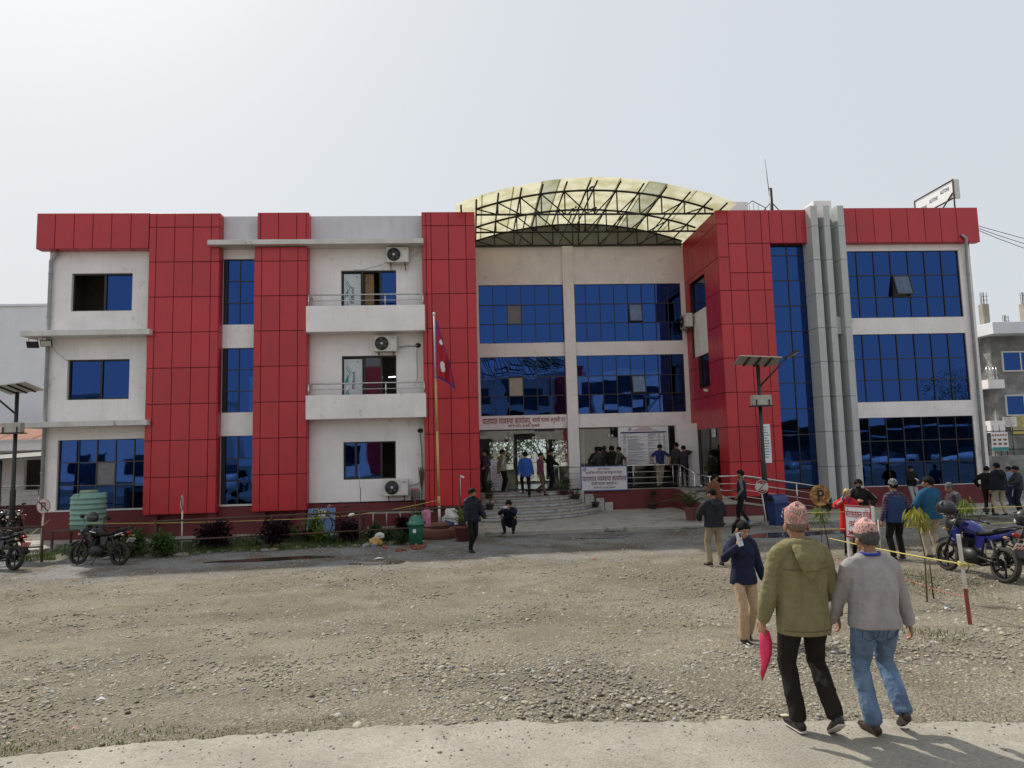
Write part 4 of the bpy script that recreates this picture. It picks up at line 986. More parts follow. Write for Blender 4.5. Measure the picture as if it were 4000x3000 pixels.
# rooftop: antenna mast, hoops, board
root = thing('antenna_mast', 'black roof mast with a thin whip antenna', 'antenna', (13.0,3.0,11.3))
mb = MB(); mb.tube([(0,0,0),(-.02,0,2.45)], .07, 10); mb.build('mast', MT['black_steel'], root); mb = MB(); mb.tube([(-.08,0,2.1),(-.18,0,3.75)], [.018,.008], 6); mb.build('whip', MT['black_steel'], root)
mb = MB(); mb.tube([(-.35,0,0),(-.35,0,1.5),(-.02,0,1.85),(.28,0,1.5),(.28,0,0)], .025, 6); mb.build('stay', MT['rust'], root)
root = thing('roof_railing', 'bent black handrail of a roof hatch beside the mast', 'railing', (12.2,3.0,11.3))
mb = MB(); mb.tube([(-.55,0,0),(-.5,0,1.55),(-.05,0,1.9),(.5,0,1.6),(.62,0,0)], .02, 6); mb.build('hoop', MT['black_steel'], root)
for x in (-.4,-.2,0,.2): mb = MB(); mb.tube([(x,0,0),(x,0,1.6+.2*(1-abs(x)/.5))], .012, 5); mb.build('bar', MT['black_steel'], root)
for (x, lb, w) in ((11.3,'low white box on the roof beside the bent handrail',.4),(14.9,'low white box on the roof beside the silver columns',.38)):
    mb = MB(); mb.box(x-w, x+w, 2.4, 3.2, 11.2, 12.95 if x < 12 else 12.98); tag(mb.build('roof_box', MT['white_wall'], bevel=.02), lb, 'roof box')
root = thing('roof_signboard', 'sign panel on a rusty roof frame seen from behind with dark lettering', 'sign', (19.5,.8,11.6))
mb = MB(); mb.box(-.02,.0,.06,2.35,.92,1.58); mb.build('panel', MT['paper'], root)
for (a, b_) in (((-.03,0,.0),(-.03,0,1.66)),((-.03,2.4,.0),(-.03,2.4,1.62)),((-.03,0,1.62),(-.03,2.4,1.62)),((-.03,0,.88),(-.03,2.4,.88)),((-.04,.05,1.1),(-.04,1.4,.2))):
    mb = MB(); mb.tube([a, b_], .03, 6); mb.build('bar', MT['rust'], root)
mb = MB(); mb.box(.01,.22,-.02,.05,.86,1.64); mb.build('edge_box', MT['plastic_white'], root)
q = MB(); Mz = Matrix.Translation((-.028,0,0)) @ Matrix.Rotation(-math.pi/2, 4, 'Z')
for (a, zz) in ((-.75,1.30),(-1.45,1.18),(-2.15,1.06)): lettering(q, 'ALSTONE', a-.02, a+.50, zz, .13, 0, M=Mz)
q.build('lettering', MT['ink_grey'], root, fix=False)
# power lines
for k, (dz, sg) in enumerate(((0,.1),(-.25,.25),(-.45,.4))):
    cable('power_line', ['topmost','middle','lowest'][k]+' of the thin power lines leaving the roof corner', [(19.7,.5,11.35+dz*.3),(34,6,10.6+dz)], .012, 'wire', 'power line', sg)

for d, z0, xx in ((d1, 8.42, -4.26), (d2, 5.25, -4.22)):
    q = MB(); lettering(q, 'P5Bond', 0, .62, 0, .10, 0, M=Matrix.Translation((xx, YW+.136, z0)) @ Matrix.Rotation(-math.pi/2, 4, 'Y')); q.build('film_lettering', MT['ink'], d, fix=False)
# ================================================================== SURROUNDING BUILDINGS
MT['pale_wall'] = mat('pale_blue_grey_wall', (.74,.76,.80), .85, var=.06, scale=.6, streak=.15)
MT['bare_plaster'] = mat('bare_cement_plaster', (.20,.20,.195), .9, var=.25, scale=1.6, streak=.55, stain=(1.1,.5,.62,(.33,.33,.32)), bump=.3, bscale=20)
MT['rust_sheet'] = mat('rusty_red_sheet', (.42,.22,.15), .6, var=.2, scale=2)
MT['raw_concrete'] = mat('raw_concrete', (.33,.30,.25), .9, var=.2, scale=3)
def win(root, x0, x1, z0, z1, y, n=2, m='plastic_white'):
    mb = MB(); b_ = .07
    mb.box(x0,x1,y-.03,y+.05,z1-b_,z1); mb.box(x0,x1,y-.03,y+.05,z0,z0+b_)
    for i in range(n+1): x = x0+(x1-x0-b_)*i/n; mb.box(x,x+b_,y-.028,y+.048,z0+b_,z1-b_)
    f = mb.build('window', MT[m], root)
    for i in range(n):
        a = x0+(x1-x0-b_)*i/n+b_; c = x0+(x1-x0-b_)*(i+1)/n
        q = MB(); q.box(a,c,y,y+.02,z0+b_,z1-b_); q.build('pane', MT['blue_glass'], f)
# white neighbour on the left
nb = thing('neighbour_building', 'plain pale building block rising behind the shed roof', 'building', (-26,16,0))
p = onY(100, 1196, 16); mb = MB(); mb.box(-14, 7.6, 0, 9, -.2, p[2]); mb.build('wall', MT['pale_wall'], nb); mb = MB(); mb.box(-14.1, 7.7, -.1, 9.1, p[2], p[2]+.12); mb.build('parapet_coping', MT['pale_wall'], nb)
# shed with rusty red roof
sh = thing('shed', 'low white shed with rusty red corrugated roof and dark porch', 'shed', (-22,9,0))
zr0 = onY(60, 1718, 8.6)[2]; zr1 = onY(60, 1655, 10.8)[2]
for k in range(9):
    vs = []; fs = []; n = 24; x0 = -8+k*1.6
    for i in range(n+1):
        x = x0+1.62*i/n; c = .025*math.cos(i*math.pi)
        vs += [(x, -.5, zr0+c+.004*(k % 2)), (x, 2.4, zr1+c+.004*(k % 2))]
    fs = [(2*i, 2*i+1, 2*i+3, 2*i+2) for i in range(n)]
    mb = MB(); mb.add(vs, fs); mb.build('roof_sheet', MT['rust_sheet'], sh, fix=False)
mb = MB(); mb.box(-8, 6.2, -.35, -.2, zr0-.5, zr0-.06); mb.build('eaves_beam', MT['white_wall'], sh)
mb = MB(); holed_wall(mb, -8, 6.2, .9, zr0-.1, 0, .2, [(-5.5,-3.2,1.6,3.0),(1.0,2.6,1.6,3.0),(3.6,5.4,1.0,3.1)]); mb.build('wall', MT['white_wall'], sh)
mb = MB(); mb.box(-8, 6.2, -.04, .22, -.3, .9); mb.build('plinth', MT['maroon'], sh)
mb = MB(); mb.box(-8, 6.2, 1.8, 1.9, -.2, zr0); mb.build('back_wall', MT['dark_room'], sh)
# porch roof and posts
zp = onY(60, 1782, 7.2)[2]
mb = MB(); mb.add([(-8,-2.6,zp-.55),(6.3,-2.6,zp+.12),(6.3,-.3,zp+.45),(-8,-.3,zp-.2),(-8,-2.6,zp-.60),(6.3,-2.6,zp+.07),(6.3,-.3,zp+.40),(-8,-.3,zp-.25)], [(0,1,2,3),(7,6,5,4),(0,4,5,1),(1,5,6,2),(2,6,7,3),(3,7,4,0)]); mb.build('porch_roof', MT['black_steel'], sh)
for i, x in enumerate((-7.5,-4.5,-1.5,1.5,3.9,6.0)):
    mb = MB(); mb.tube([(x,-2.4,0),(x,-2.4,zp-.6+.045*(x+8))], .06, 8); mb.build('post', MT['black_steel'], sh)
for z in (1.15,1.35,1.55,1.80): mb = MB(); mb.tube([(-8,-.5,z),(6.2,-.5,z)], .016 if z < 1.7 else .03, 6); mb.build('rail', MT['steel'], sh)
for i in range(8): mb = MB(); mb.tube([(-8+i*2.0,-.5,.2),(-8+i*2.0,-.5,1.8)], .02, 6); mb.build('rail_post', MT['steel'], sh)
# grey unfinished building on the right
YG = 9.0
gb = thing('unfinished_building', 'grey cement plastered building with white parapet and bare rebar columns', 'building', (0,YG,0))
def gz(u, v): q = onY(u, v, YG); return q[0], q[2]
x0, zt = gz(3826, 1270); _, zb = gz(3830, 1315)
xw, _ = gz(3880, 1500)
mb = MB(); mb.box(xw, xw+14, 0, 10, -.2, zb); mb.build('wall', MT['bare_plaster'], gb)
mb = MB(); mb.box(x0, xw+14, -.9, 10, zb, zt); mb.build('parapet', MT['pale_wall'], gb, bevel=.02)
mb = MB(); mb.box(x0+.15, xw, .9, 6, -.2, zb); mb.build('white_bay', MT['white_wall'], gb)
for (u0, v0, u1, v1) in ((3908,1373,4060,1450),(3922,1543,4076,1622)):
    a, z1 = gz(u0, v0); b_, z0 = gz(u1, v1); win(gb, a, b_, z0, z1, -.04)
a, z1 = gz(3838, 1510); b_, z0 = gz(3888, 1645); win(gb, a, b_-.05, z0, z1, .86, 1, 'frame')
a, z1 = gz(3826, 1345); b_, z0 = gz(3832, 1435); win(gb, a+.1, a+.4, z0, z1, .86, 1, 'frame')
a, z1 = gz(3845, 1645); b_, z0 = gz(3900, 1690); mb = MB(); mb.box(a, b_+.1, -.4, .9, z0, z1); mb.build('balcony', MT['white_wall'], gb)
a, z1 = gz(3835, 1435); b_, z0 = gz(3878, 1485); 
for k in range(4): mb = MB(); zz = z0+(z1-z0)*k/3; mb.tube([(a,-.3,zz),(b_,-.3,zz)], .02, 5); mb.build('balcony_rail', MT['steel'], gb)
for k in range(4): mb = MB(); xx = a+(b_-a)*k/3; mb.tube([(xx,-.3,z0),(xx,-.3,z1)], .02, 5); mb.build('balcony_bar', MT['steel'], gb)
mb = MB(); mb.box(a-.05, b_+.3, -.4, .9, z0-.45, z0); mb.build('balcony', MT['white_wall'], gb)
for (u0, u1, v1, vr, dy) in ((3838,3862,1187,1140,0),(3870,3892,1222,1160,2.5),(3957,3975,1262,1222,.5),(3998,4016,1185,1140,0)):
    a, z1 = gz(u0, v1); b_, _ = gz(u1, v1); zr = gz(u0, vr)[1]
    mb = MB(); mb.box(a, b_, dy, dy+.32, zt-.2, z1); mb.build('column', MT['raw_concrete'], gb)
    for i in range(5):
        q = MB(); xx = a+(b_-a)*(i+.5)/5; q.tube([(xx,dy+.08+.15*(i % 2),z1-.1),(xx+.02*math.sin(i*5),dy+.08+.15*(i % 2),zr+.15*math.sin(i*3.1))], .014, 5); q.build('rebar', MT['rust'], gb)
    for zz in (z1+.2, z1+.4): q = MB(); q.box(a, b_, dy+.02, dy+.04, zz, zz+.02); q.build('rebar_tie', MT['rust'], gb)
# boundary wall, posters
bw = thing('boundary_wall', 'low weathered concrete boundary wall beside the grey building', 'wall', (20.5,7.5,0))
mb = MB(); mb.box(0, 14, 0, .2, -.2, 2.0); mb.build('wall', MT['bare_plaster'], bw); mb = MB(); mb.box(.0,.5,-.2,.3,-.2,3.0); mb.build('gate_pillar', MT['raw_concrete'], bw)
for k in range(16): mb = MB(); xx = 1.2+k*.32; mb.tube([(xx,.1,1.9),(xx,.1,3.5)], .02, 5); mb.build('fence_bar', MT['black_steel'], bw)
for z in (2.3,3.2): mb = MB(); mb.tube([(1.0,.1,z),(7,.1,z)], .025, 5); mb.build('fence_rail', MT['black_steel'], bw)
MT['poster_yellow'] = mat('yellow_poster', (.62,.50,.12), .6, var=.25, scale=5); MT['poster_green'] = mat('green_poster', (.42,.52,.38), .6, var=.2, scale=6); MT['poster_food'] = mat('food_print', (.30,.12,.05), .6, var=.4, scale=20)
a = onY(3947, 1648, YG-.2); sheet('poster', 'small white poster with red lettering on the grey wall', 'poster', (a[0],YG-.15,a[2]), .75, .5, ink='sign_red', seed=8)
a = onY(3985, 1660, YG-.2); o = sheet('poster', 'yellow and blue torn poster on the grey wall', 'poster', (a[0],YG-.12,a[2]), .7, .9, m='poster_yellow', ink='sign_blue', seed=9)
a = onY(3912, 1724, 7.2); o = sheet('menu_board', 'cream menu board with round food pictures and green foot', 'sign', (a[0],7.3,a[2]), .85, .9, ink='sign_red', lines=False)
mb = MB()
for i in range(3):
    for j in range(2): mb.ball((-.27+i*.27,-.008,.08-j*.2), (.10,.004,.06), 12, 5)
mb.build('food_picture', MT['poster_food'], o); mb = MB(); mb.box(-.42,.42,-.012,-.007,-.44,-.28); mb.build('green_foot', MT['teal_print'], o)
mb = MB(); lettering(mb, 'सफा होटल', -.36, .36, .27, .09, -.010) if False else [mb.box(-.38+i*.13,-.29+i*.13,-.012,-.007,.27,.34) for i in range(6)]; mb.build('title_lines', MT['sign_red'], o)
# the building across the road (behind the camera): it shows in the blue glass
ob = thing('opposite_building', 'white and red building with blue windows and arched canopy across the road', 'building', (0,-52,0))
mb = MB(); holed_wall(mb, -24, 26, 0, 12.2, 0, .3, [(-20,-13,1.5,4),(-20,-13,5,7.3),(-20,-13,8.4,10.6),(-3,2.5,1.5,4.2),(-3,2.5,5.2,7.6),(4,9.5,1.5,4.2),(4,9.5,5.2,7.6),(-3,2.5,8.6,10.8),(4,9.5,8.6,10.8),(15,23,5,7.4),(15,23,8.3,10.8)]); mb.box(-24,26,-8,-.05,0,12.0); mb.build('wall', MT['white_wall'], ob)
mb = MB(); 
for (a, b_) in ((-12,-9.5),(-6.5,-4),(10.5,13.5)): q = MB(); q.box(a,b_,.3,.9,.8,13); q.build('red_tower', MT['red_panel'], ob)
for (a, b_, z0, z1) in ((-20,-13,1.5,4),(-20,-13,5,7.3),(-20,-13,8.4,10.6),(-3,2.5,1.5,4.2),(-3,2.5,5.2,7.6),(4,9.5,1.5,4.2),(4,9.5,5.2,7.6),(-3,2.5,8.6,10.8),(4,9.5,8.6,10.8),(15,23,5,7.4),(15,23,8.3,10.8)):
    f = MB(); n = 4
    for i in range(n+1): f.box(a+(b_-a)*i/n-.03, a+(b_-a)*i/n+.03, .02, .1, z0, z1)
    f.box(a,b_,.03,.09,(z0+z1)/2-.03,(z0+z1)/2+.03); ff = f.build('window', MT['frame'], ob); q = MB(); q.box(a,b_,.04,.06,z0,z1); q.build('pane', MT['dim_glass'], ff)
mb = MB(); pts = []
for i in range(13): x = -4.5+14.5*i/12; pts.append((x, 13.0+2.2*(1-((x-2.75)/7.25)**2)))
vs = [(x, y, z) for x, z in pts for y in (0, 6)]; mb.add(vs, [(2*i,2*i+1,2*i+3,2*i+2) for i in range(12)]); mb.build('canopy_roof', MT['canopy_old'], ob)
for y in (0,3,6):
    mb = MB(); mb.tube([(x, y, z-.1) for x, z in pts], .07, 6); mb.tube([(-4.5,y,12.6),(10,y,12.6)], .07, 6)
    for i in range(0, 12): mb.tube([(pts[i][0],y,pts[i][1]-.1),(pts[i+1][0],y,12.6)], .05, 5)
    mb.build('truss', MT['black_steel'], ob)
oh = thing('opposite_house', 'plain two storey white house across the road facing the left wing', 'house', (-42,-50,0))
mb = MB(); mb.box(-12,14,-8,0,0,9.5); mb.build('wall', MT['white_wall'], oh); mb = MB(); mb.box(-12.3,14.3,-8.2,.5,9.5,9.8); mb.build('roof_slab', MT['grey_concrete_trim'], oh)
for x in (-10,-5,0,5,10):
    for z in (1.2,5.2): mb = MB(); mb.box(x,x+2.2,.003,.08,z,z+2.2); mb.build('window', MT['dim_glass'], oh)
# shed roof behind the camera on the right (dark reflection in the low windows)
os_ = thing('roadside_shed', 'long dark open shed across the road', 'shed', (42,-36,0))
mb = MB(); mb.add([(-16,-3,3.9),(20,-3,4.2),(20,3,5.0),(-16,3,4.7)], [(0,1,2,3)]); mb.build('roof', MT['rust_sheet'], os_)
for i in range(9): mb = MB(); mb.tube([(-15.5+i*4.4,2.8,0),(-15.5+i*4.4,2.8,4.6)], .08, 6); mb.build('post', MT['black_steel'], os_)
mb = MB(); mb.box(-16,20,-3.2,-3,0,3.9); mb.build('back_wall', MT['bare_plaster'], os_)
# parked cars behind the camera, seen in the blue glass only
MT['car_white'] = mat('white_car_paint', (.75,.75,.76), .25, var=.03, coat=1); MT['car_glass'] = mat('car_window', (.01,.012,.015), .04, var=0, spec=.8); MT['tyre'] = mat('tyre_rubber', (.02,.019,.018), .85, var=.3, scale=30, bump=.3, bscale=80)
MT['car_silver'] = mat('silver_car_paint', (.45,.46,.48), .3, metal=.6, var=.05); MT['head_lamp'] = mat('head_lamp', (.7,.7,.7), .1, var=0)
def car(label, loc, rz, paint):
    root = thing('parked_car', label, 'car', loc, rz, 'cars parked across the road')
    secs = [(-2.1,.62,.55,.80),(-2.05,.78,.35,1.0),(-1.5,.84,.30,1.05),(-1.0,.85,.30,1.06),(1.0,.85,.30,1.0),(1.6,.83,.30,.92),(2.05,.74,.35,.80),(2.12,.6,.5,.7)]
    vs = []; fs = []
    for (x, w_, z0, z1) in secs: vs += [(x,-w_*.92,z0),(x,-w_,(z0+z1)/2),(x,-w_*.94,z1),(x,w_*.94,z1),(x,w_,(z0+z1)/2),(x,w_*.92,z0)]
    n = 6
    for i in range(len(secs)-1):
        for k in range(n): fs.append((i*n+k, i*n+(k+1) % n, (i+1)*n+(k+1) % n, (i+1)*n+k))
    fs += [tuple(range(n)), tuple(range((len(secs)-1)*n, len(secs)*n))]
    mb = MB(); mb.add(vs, fs, True); mb.build('body', MT[paint], root)
    cs = [(-1.9,.74,1.0,1.05),(-1.3,.70,1.0,1.58),(.1,.70,1.0,1.62),(1.05,.76,.98,1.02)]; vs = []; fs = []
    for (x, w_, z0, z1) in cs: vs += [(x,-w_,z0),(x,-w_*.86,z1),(x,w_*.86,z1),(x,w_,z0)]
    for i in range(3):
        for k in range(4): fs.append((i*4+k, i*4+(k+1) % 4, (i+1)*4+(k+1) % 4, (i+1)*4+k))
    mb = MB(); mb.add(vs, fs); mb.build('cabin_glass', MT['car_glass'], root)
    mb = MB(); mb.add([(-1.32,-.62,1.585),(.12,-.62,1.625),(.12,.62,1.625),(-1.32,.62,1.585)], [(0,1,2,3)]); mb.build('roof', MT[paint], root)
    for x in (-1.3,1.32):
        for s in (-.78,.78): mb = MB(); mb.lathe([(.17,-.1),(.33,-.1),(.34,0),(.33,.1),(.17,.1)], (x,s,.34), 18, Matrix.Rotation(math.pi/2,3,'X')); mb.build('wheel', MT['tyre'], root)
    for s in (-.55,.55): mb = MB(); mb.ball((2.02,s,.78), (.1,.18,.09), 10, 6); mb.build('headlight', MT['head_lamp'], root)
car('white car parked across the road beside the dark shed post', (34.5,-29.5,.68), 2.9, 'car_white'); car('silver car parked across the road facing the building', (26.2,-29,.68), 1.75, 'car_silver'); car('white car parked across the road opposite the left wing', (-18.6,-29.5,.4), 1.45, 'car_white'); car('white car parked across the road under the far end of the dark shed', (40.5,-30,.7), 3.3, 'car_white')

# ================================================================== PLANTS
def leaf_mat(name, col, var=.35):
    m = bpy.data.materials.new(name); m.use_nodes = True; nt = m.node_tree; b = nt.nodes['Principled BSDF']
    g = nd(nt, 'ShaderNodeNewGeometry'); r = nd(nt, 'ShaderNodeMapRange'); nt.links.new(g.outputs['Random Per Island'], r.inputs[0]); r.inputs[3].default_value = 1-var; r.inputs[4].default_value = 1+var
    x = nd(nt, 'ShaderNodeMix', data_type='RGBA', blend_type='MULTIPLY'); x.inputs[0].default_value = 1; x.inputs[6].default_value = (*col, 1); nt.links.new(r.outputs[0], x.inputs[7]); nt.links.new(x.outputs[2], b.inputs['Base Color'])
    b.inputs['Roughness'].default_value = .55; b.inputs['Specular IOR Level'].default_value = .35
    t = nd(nt, 'ShaderNodeBsdfTranslucent'); nt.links.new(x.outputs[2], t.inputs[0]); mx = nd(nt, 'ShaderNodeMixShader'); mx.inputs[0].default_value = .3
    nt.links.new(b.outputs[0], mx.inputs[1]); nt.links.new(t.outputs[0], mx.inputs[2]); nt.links.new(mx.outputs[0], nt.nodes['Material Output'].inputs[0]); return m
MT['leaf_purple'] = leaf_mat('purple_leaf', (.028,.012,.02)); MT['leaf_green'] = leaf_mat('green_leaf', (.065,.125,.028)); MT['leaf_lime'] = leaf_mat('lime_leaf', (.15,.22,.03)); MT['leaf_dark'] = leaf_mat('dark_leaf', (.03,.062,.022)); MT['leaf_yellow'] = leaf_mat('yellowing_leaf', (.26,.26,.025)); MT['leaf_aloe'] = leaf_mat('aloe_leaf', (.05,.09,.05), .2); MT['grass'] = leaf_mat('grass_blade', (.085,.13,.028), .45)
MT['stem'] = mat('plant_stem', (.09,.07,.04), .8, var=.2)
def add_leaf(mb, p, d, up, L, wd, fold=.25):
    d = d.normalized(); s = d.cross(up)
    if s.length < 1e-4: s = d.orthogonal()
    s.normalize(); n = s.cross(d).normalized()
    mb.add([p, p+d*L*.45+s*wd*.5+n*wd*fold, p+d*L, p+d*L*.45-s*wd*.5+n*wd*fold, p+d*L*.5-n*wd*.05], [(0,1,4),(1,2,4),(2,3,4),(3,0,4)])
def rvec(r): 
    while True:
        v = Vector((r.uniform(-1,1), r.uniform(-1,1), r.uniform(-1,1)))
        if .05 < v.length < 1: return v
def bush(name, label, loc, h, rad, nl, L, m, seed, stems=5, cat='plant', group=None, base=.25):
    r = random.Random(seed); root = thing(name, label, cat, loc, 0, group); ms = MB(); ml = MB()
    clumps = []
    for i in range(stems):
        a = r.uniform(0, 6.28); t = Vector((math.cos(a)*rad*r.uniform(.2,.8), math.sin(a)*rad*r.uniform(.2,.8), h*r.uniform(.55,1)))
        mid = Vector((t.x*.3, t.y*.3, t.z*.5)); ms.tube([(0,0,-.03), mid, t], [.014,.010,.005], 5); clumps.append((t, rad*r.uniform(.35,.6))); clumps.append((mid.lerp(t, .5), rad*r.uniform(.3,.5)))
    for i in range(nl):
        c, cr = r.choice(clumps); v = rvec(r)*cr; p = c+v
        if p.z < h*base: p.z = h*base+r.random()*.1
        d = (v.normalized()+rvec(r)*.6+Vector((0,0,.1))); add_leaf(ml, p, d, Vector((0,0,1)), L*r.uniform(.6,1.2), L*r.uniform(.4,.6))
    ms.build('stem', MT['stem'], root, fix=False); ml.build('foliage', MT[m], root, fix=False); return root
def rosette(name, label, loc, R, n, m, seed, cat='plant', group=None, lift=.5):
    r = random.Random(seed); root = thing(name, label, cat, loc, 0, group)
    for i in range(n):
        a = i*2.4+r.uniform(-.2,.2); el = r.uniform(.25, 1.2); L = R*r.uniform(.7,1.1); mb = MB(); vs = []
        for k in range(6):
            t = k/5; rr_ = L*t*math.cos(el)*(1+.1*t); z = L*t*math.sin(el)-lift*.5*L*t*t*math.cos(el); wd = .035*(1-t)**.6*(R/.35)+.002
            c = Vector((math.cos(a)*rr_, math.sin(a)*rr_, z)); s = Vector((-math.sin(a), math.cos(a), 0))*wd; vs += [c+s, c+Vector((0,0,-wd*.4)), c-s]
        mb.add(vs, [(k*3+j, k*3+j+1, k*3+j+4, k*3+j+3) for k in range(5) for j in range(2)], True); mb.build('leaf', MT[m], root, fix=False)
    return root
def palm(label, loc, n, L, seed, cat='potted palm', m='leaf_green', z0=.0):
    r = random.Random(seed); root = thing('palm_plant', label, cat, loc)
    for i in range(n):
        a = 2*math.pi*i/n+r.uniform(-.3,.3); el = r.uniform(.75,1.4); Ln = L*r.uniform(.7,1.1); pts = []
        for k in range(10):
            t = k/9; x = Ln*t*math.cos(el)*(1+.5*t); z = Ln*t*math.sin(el)-.42*Ln*t**2.4; pts.append(Vector((math.cos(a)*x, math.sin(a)*x, z0+z)))
        mb = MB(); mb.tube(pts, [.011-.001*k for k in range(10)], 5); f = mb.build('frond', MT['stem'], root, fix=False); ml = MB()
        side = Vector((-math.sin(a), math.cos(a), 0))
        for k in range(2, 10):
            for q in range(3):
                t = (k-1+q/3); i0 = min(8, int(t)); p = pts[i0].lerp(pts[i0+1], t-i0); dr = (pts[i0+1]-pts[i0]).normalized()
                for s in (-1,1): add_leaf(ml, p, side*s+dr*.75+Vector((0,0,-.18+.25*(r.random()-.5))), Vector((0,0,1)), Ln*.34*(1-abs(t/9-.5)*.8), .028, .1)
        ml.build('leaflet', MT[m], f, fix=False)
    return root
def pot(label, loc, r0, r1, h, m='pot_maroon', n=6, group=None):
    root = thing('flower_pot', label, 'pot', loc, .3, group); mb = MB()
    mb.lathe([(r0*.98,0),(r1*.95,h*.86),(r1*1.06,h*.86),(r1*1.06,h),(r1*.92,h),(r1*.88,h*.84)], (0,0,0), n, smooth=(n > 8)); mb.build('pot_body', MT[m], root)
    mb = MB(); mb.lathe([(r1*.9,h*.85),(0,h*.88)], (0,0,0), n); mb.build('soil', MT['soil'], root); return root
MT['pot_maroon'] = mat('maroon_pot', (.17,.05,.05), .6, var=.15, scale=8); MT['pot_dark'] = mat('dark_clay_pot', (.06,.06,.045), .75, var=.3, scale=9); MT['soil'] = mat('soil', (.05,.038,.027), .95, var=.3, scale=30)
def apz(x): return .36+.006*(x-3)
P = onZ(*(2250+1520/3.318, 1600+1445/3.318), .38); pot('hexagonal maroon pot holding a palm on the apron before the ramp wall', (P[0],P[1]+.2,apz(P[0])), .17, .25, .45); palm('spreading green palm in the maroon pot before the ramp wall', (P[0],P[1]+.2,apz(P[0])+.4), 11, .88, 3)
P = onG(900+1885/2.074, 1450+1385/2.074); pot('round maroon pot holding a palm beside the flag pedestal', (P[0],P[1]+.25,P[2]-.02), .18, .27, .48, n=16); palm('yellowish green palm in the round pot beside the flag pedestal', (P[0],P[1]+.25,P[2]+.42), 9, .95, 5, m='leaf_lime')
steps_pots = [(I_, lb, kind) for I_, lb, kind in (((.62,2.0,1.03),'top pot on the left of the steps','bush'),((.62,.85,.70),'lower pot on the left of the steps','twig'),((3.65,2.75,1.03),'top pot on the right of the steps','twig'),((4.1,2.55,.864),'middle pot on the right of the steps','bush'),((4.85,2.55,.53),'lowest pot on the right of the steps','bare'))]
for (x, y, z), lb, kind in steps_pots:
    pot('dark clay pot, '+lb, (x,y,z), .10, .16, .22, 'pot_dark', 14, 'pots on the entrance steps')
    if kind == 'bush': bush('potted_plant', 'small leafy green plant in the '+lb, (x,y,z+.2), .16, .16, 60, .07, 'leaf_dark', int(x*100), 4)
    elif kind == 'twig': bush('potted_plant', 'thin green plant in the '+lb, (x,y,z+.2), .32, .2, 40, .08, 'leaf_green', int(x*100), 4)
    else: bush('potted_plant', 'bare brown twiggy plant in the '+lb, (x,y,z+.2), .55, .22, 16, .06, 'leaf_yellow', int(x*100), 7)
P = onZ(2250+1040/3.318, 1600+1305/3.318, .37); pot('dark pot against the maroon platform wall', (P[0],2.75,.38), .13, .19, .25, 'pot_dark', 14); bush('potted_plant', 'small conifer like plant in the pot against the maroon platform wall', (P[0],2.75,.6), .5, .2, 220, .07, 'leaf_dark', 77, 6)
bush('potted_plant', 'low green leafy plant at the foot of the glass front behind the first pot', (.6,3.3,1.2), .34, .3, 110, .11, 'leaf_dark', 12)
bush('potted_plant', 'green leafy plant behind the railing by the pillar', (3.8,3.5,1.2), .36, .32, 120, .11, 'leaf_dark', 14)
# planting bed shrubs
def gpos(u, v): q = onG(u, v); return (q.x, q.y, q.z-.01)
shr = [(200+2010/3.16,1900+790/3.16,1.05,.52,650,.13,'dark purple leafed shrub beside the no parking sign on a white pole'),(1000+285/4.424,1950+870/4.424,1.05,.42,480,.13,'dark purple leafed shrub against the fence post before the second red tower'),(1000+420/4.424,1950+770/4.424,.98,.36,300,.13,'small dark purple shrub between the fence post and the blue sheet'),(1000+1000/4.424,1950+770/4.424,.6,.34,260,.12,'low dark purple shrub below the bicycle front wheel'),(1000+1640/4.424,1950+770/4.424,.98,.48,560,.12,'dark purple leafed shrub hiding the bicycle rear wheel'),(1250+1090/3.16,1850+790/3.16,.85,.4,420,.12,'dark purple leafed shrub behind the green dustbin')]
for i, (u, v, h, rd, n, L, lb) in enumerate(shr): bush('purple_shrub', lb, gpos(u, v), h*.62, rd*.95, int(n*2.0), L*1.15, 'leaf_purple', 30+i, 11, 'shrub', 'purple shrubs in the planting bed', .35)
gsh = [(200+990/3.16,1900+870/3.16,.95,.5,420,.13,'leaf_green','bright green leafy bush just behind the black motorcycle tail'),(200+1390/3.16,1900+870/3.16,1.0,.45,380,.12,'leaf_green','bright green leafy bush between the motorcycle and the no parking sign'),(1000+1070/4.424,1950+790/4.424,.75,.28,170,.11,'leaf_lime','lime green leafy plant below the bicycle frame'),(1000+1020/4.424,1950+760/4.424,1.45,.34,240,.11,'leaf_lime','tall thin lime green plant growing through the bicycle basket'),(1000+640/4.424,1950+760/4.424,.7,.32,120,.12,'leaf_green','thin green plant before the blue corrugated sheet'),(1250+690/3.16,1850+750/3.16,.55,.2,70,.1,'leaf_green','thin green plant before the ladder'),(1250+1210/3.16,1850+740/3.16,1.2,.3,150,.1,'leaf_green','tall thin green plant beside the mop and broom'),(1250+790/3.16,1850+850/3.16,.5,.34,200,.1,'leaf_dark','low dark green bush behind the plastic sack'),(1250+1015/3.16,1850+875/3.16,.42,.3,160,.1,'leaf_dark','low dark green bush beside the green dustbin'),(1000+2060/4.424,1950+700/4.424,.5,.4,220,.1,'leaf_dark','low dark green bush behind the fence post with the rusty sign')]
for i, (u, v, h, rd, n, L, m_, lb) in enumerate(gsh): bush('green_shrub', lb, gpos(u, v), h*.66, rd*1.0, int(n*1.8), L*1.1, m_, 60+i, 9, 'shrub', 'green shrubs in the planting bed', .1)
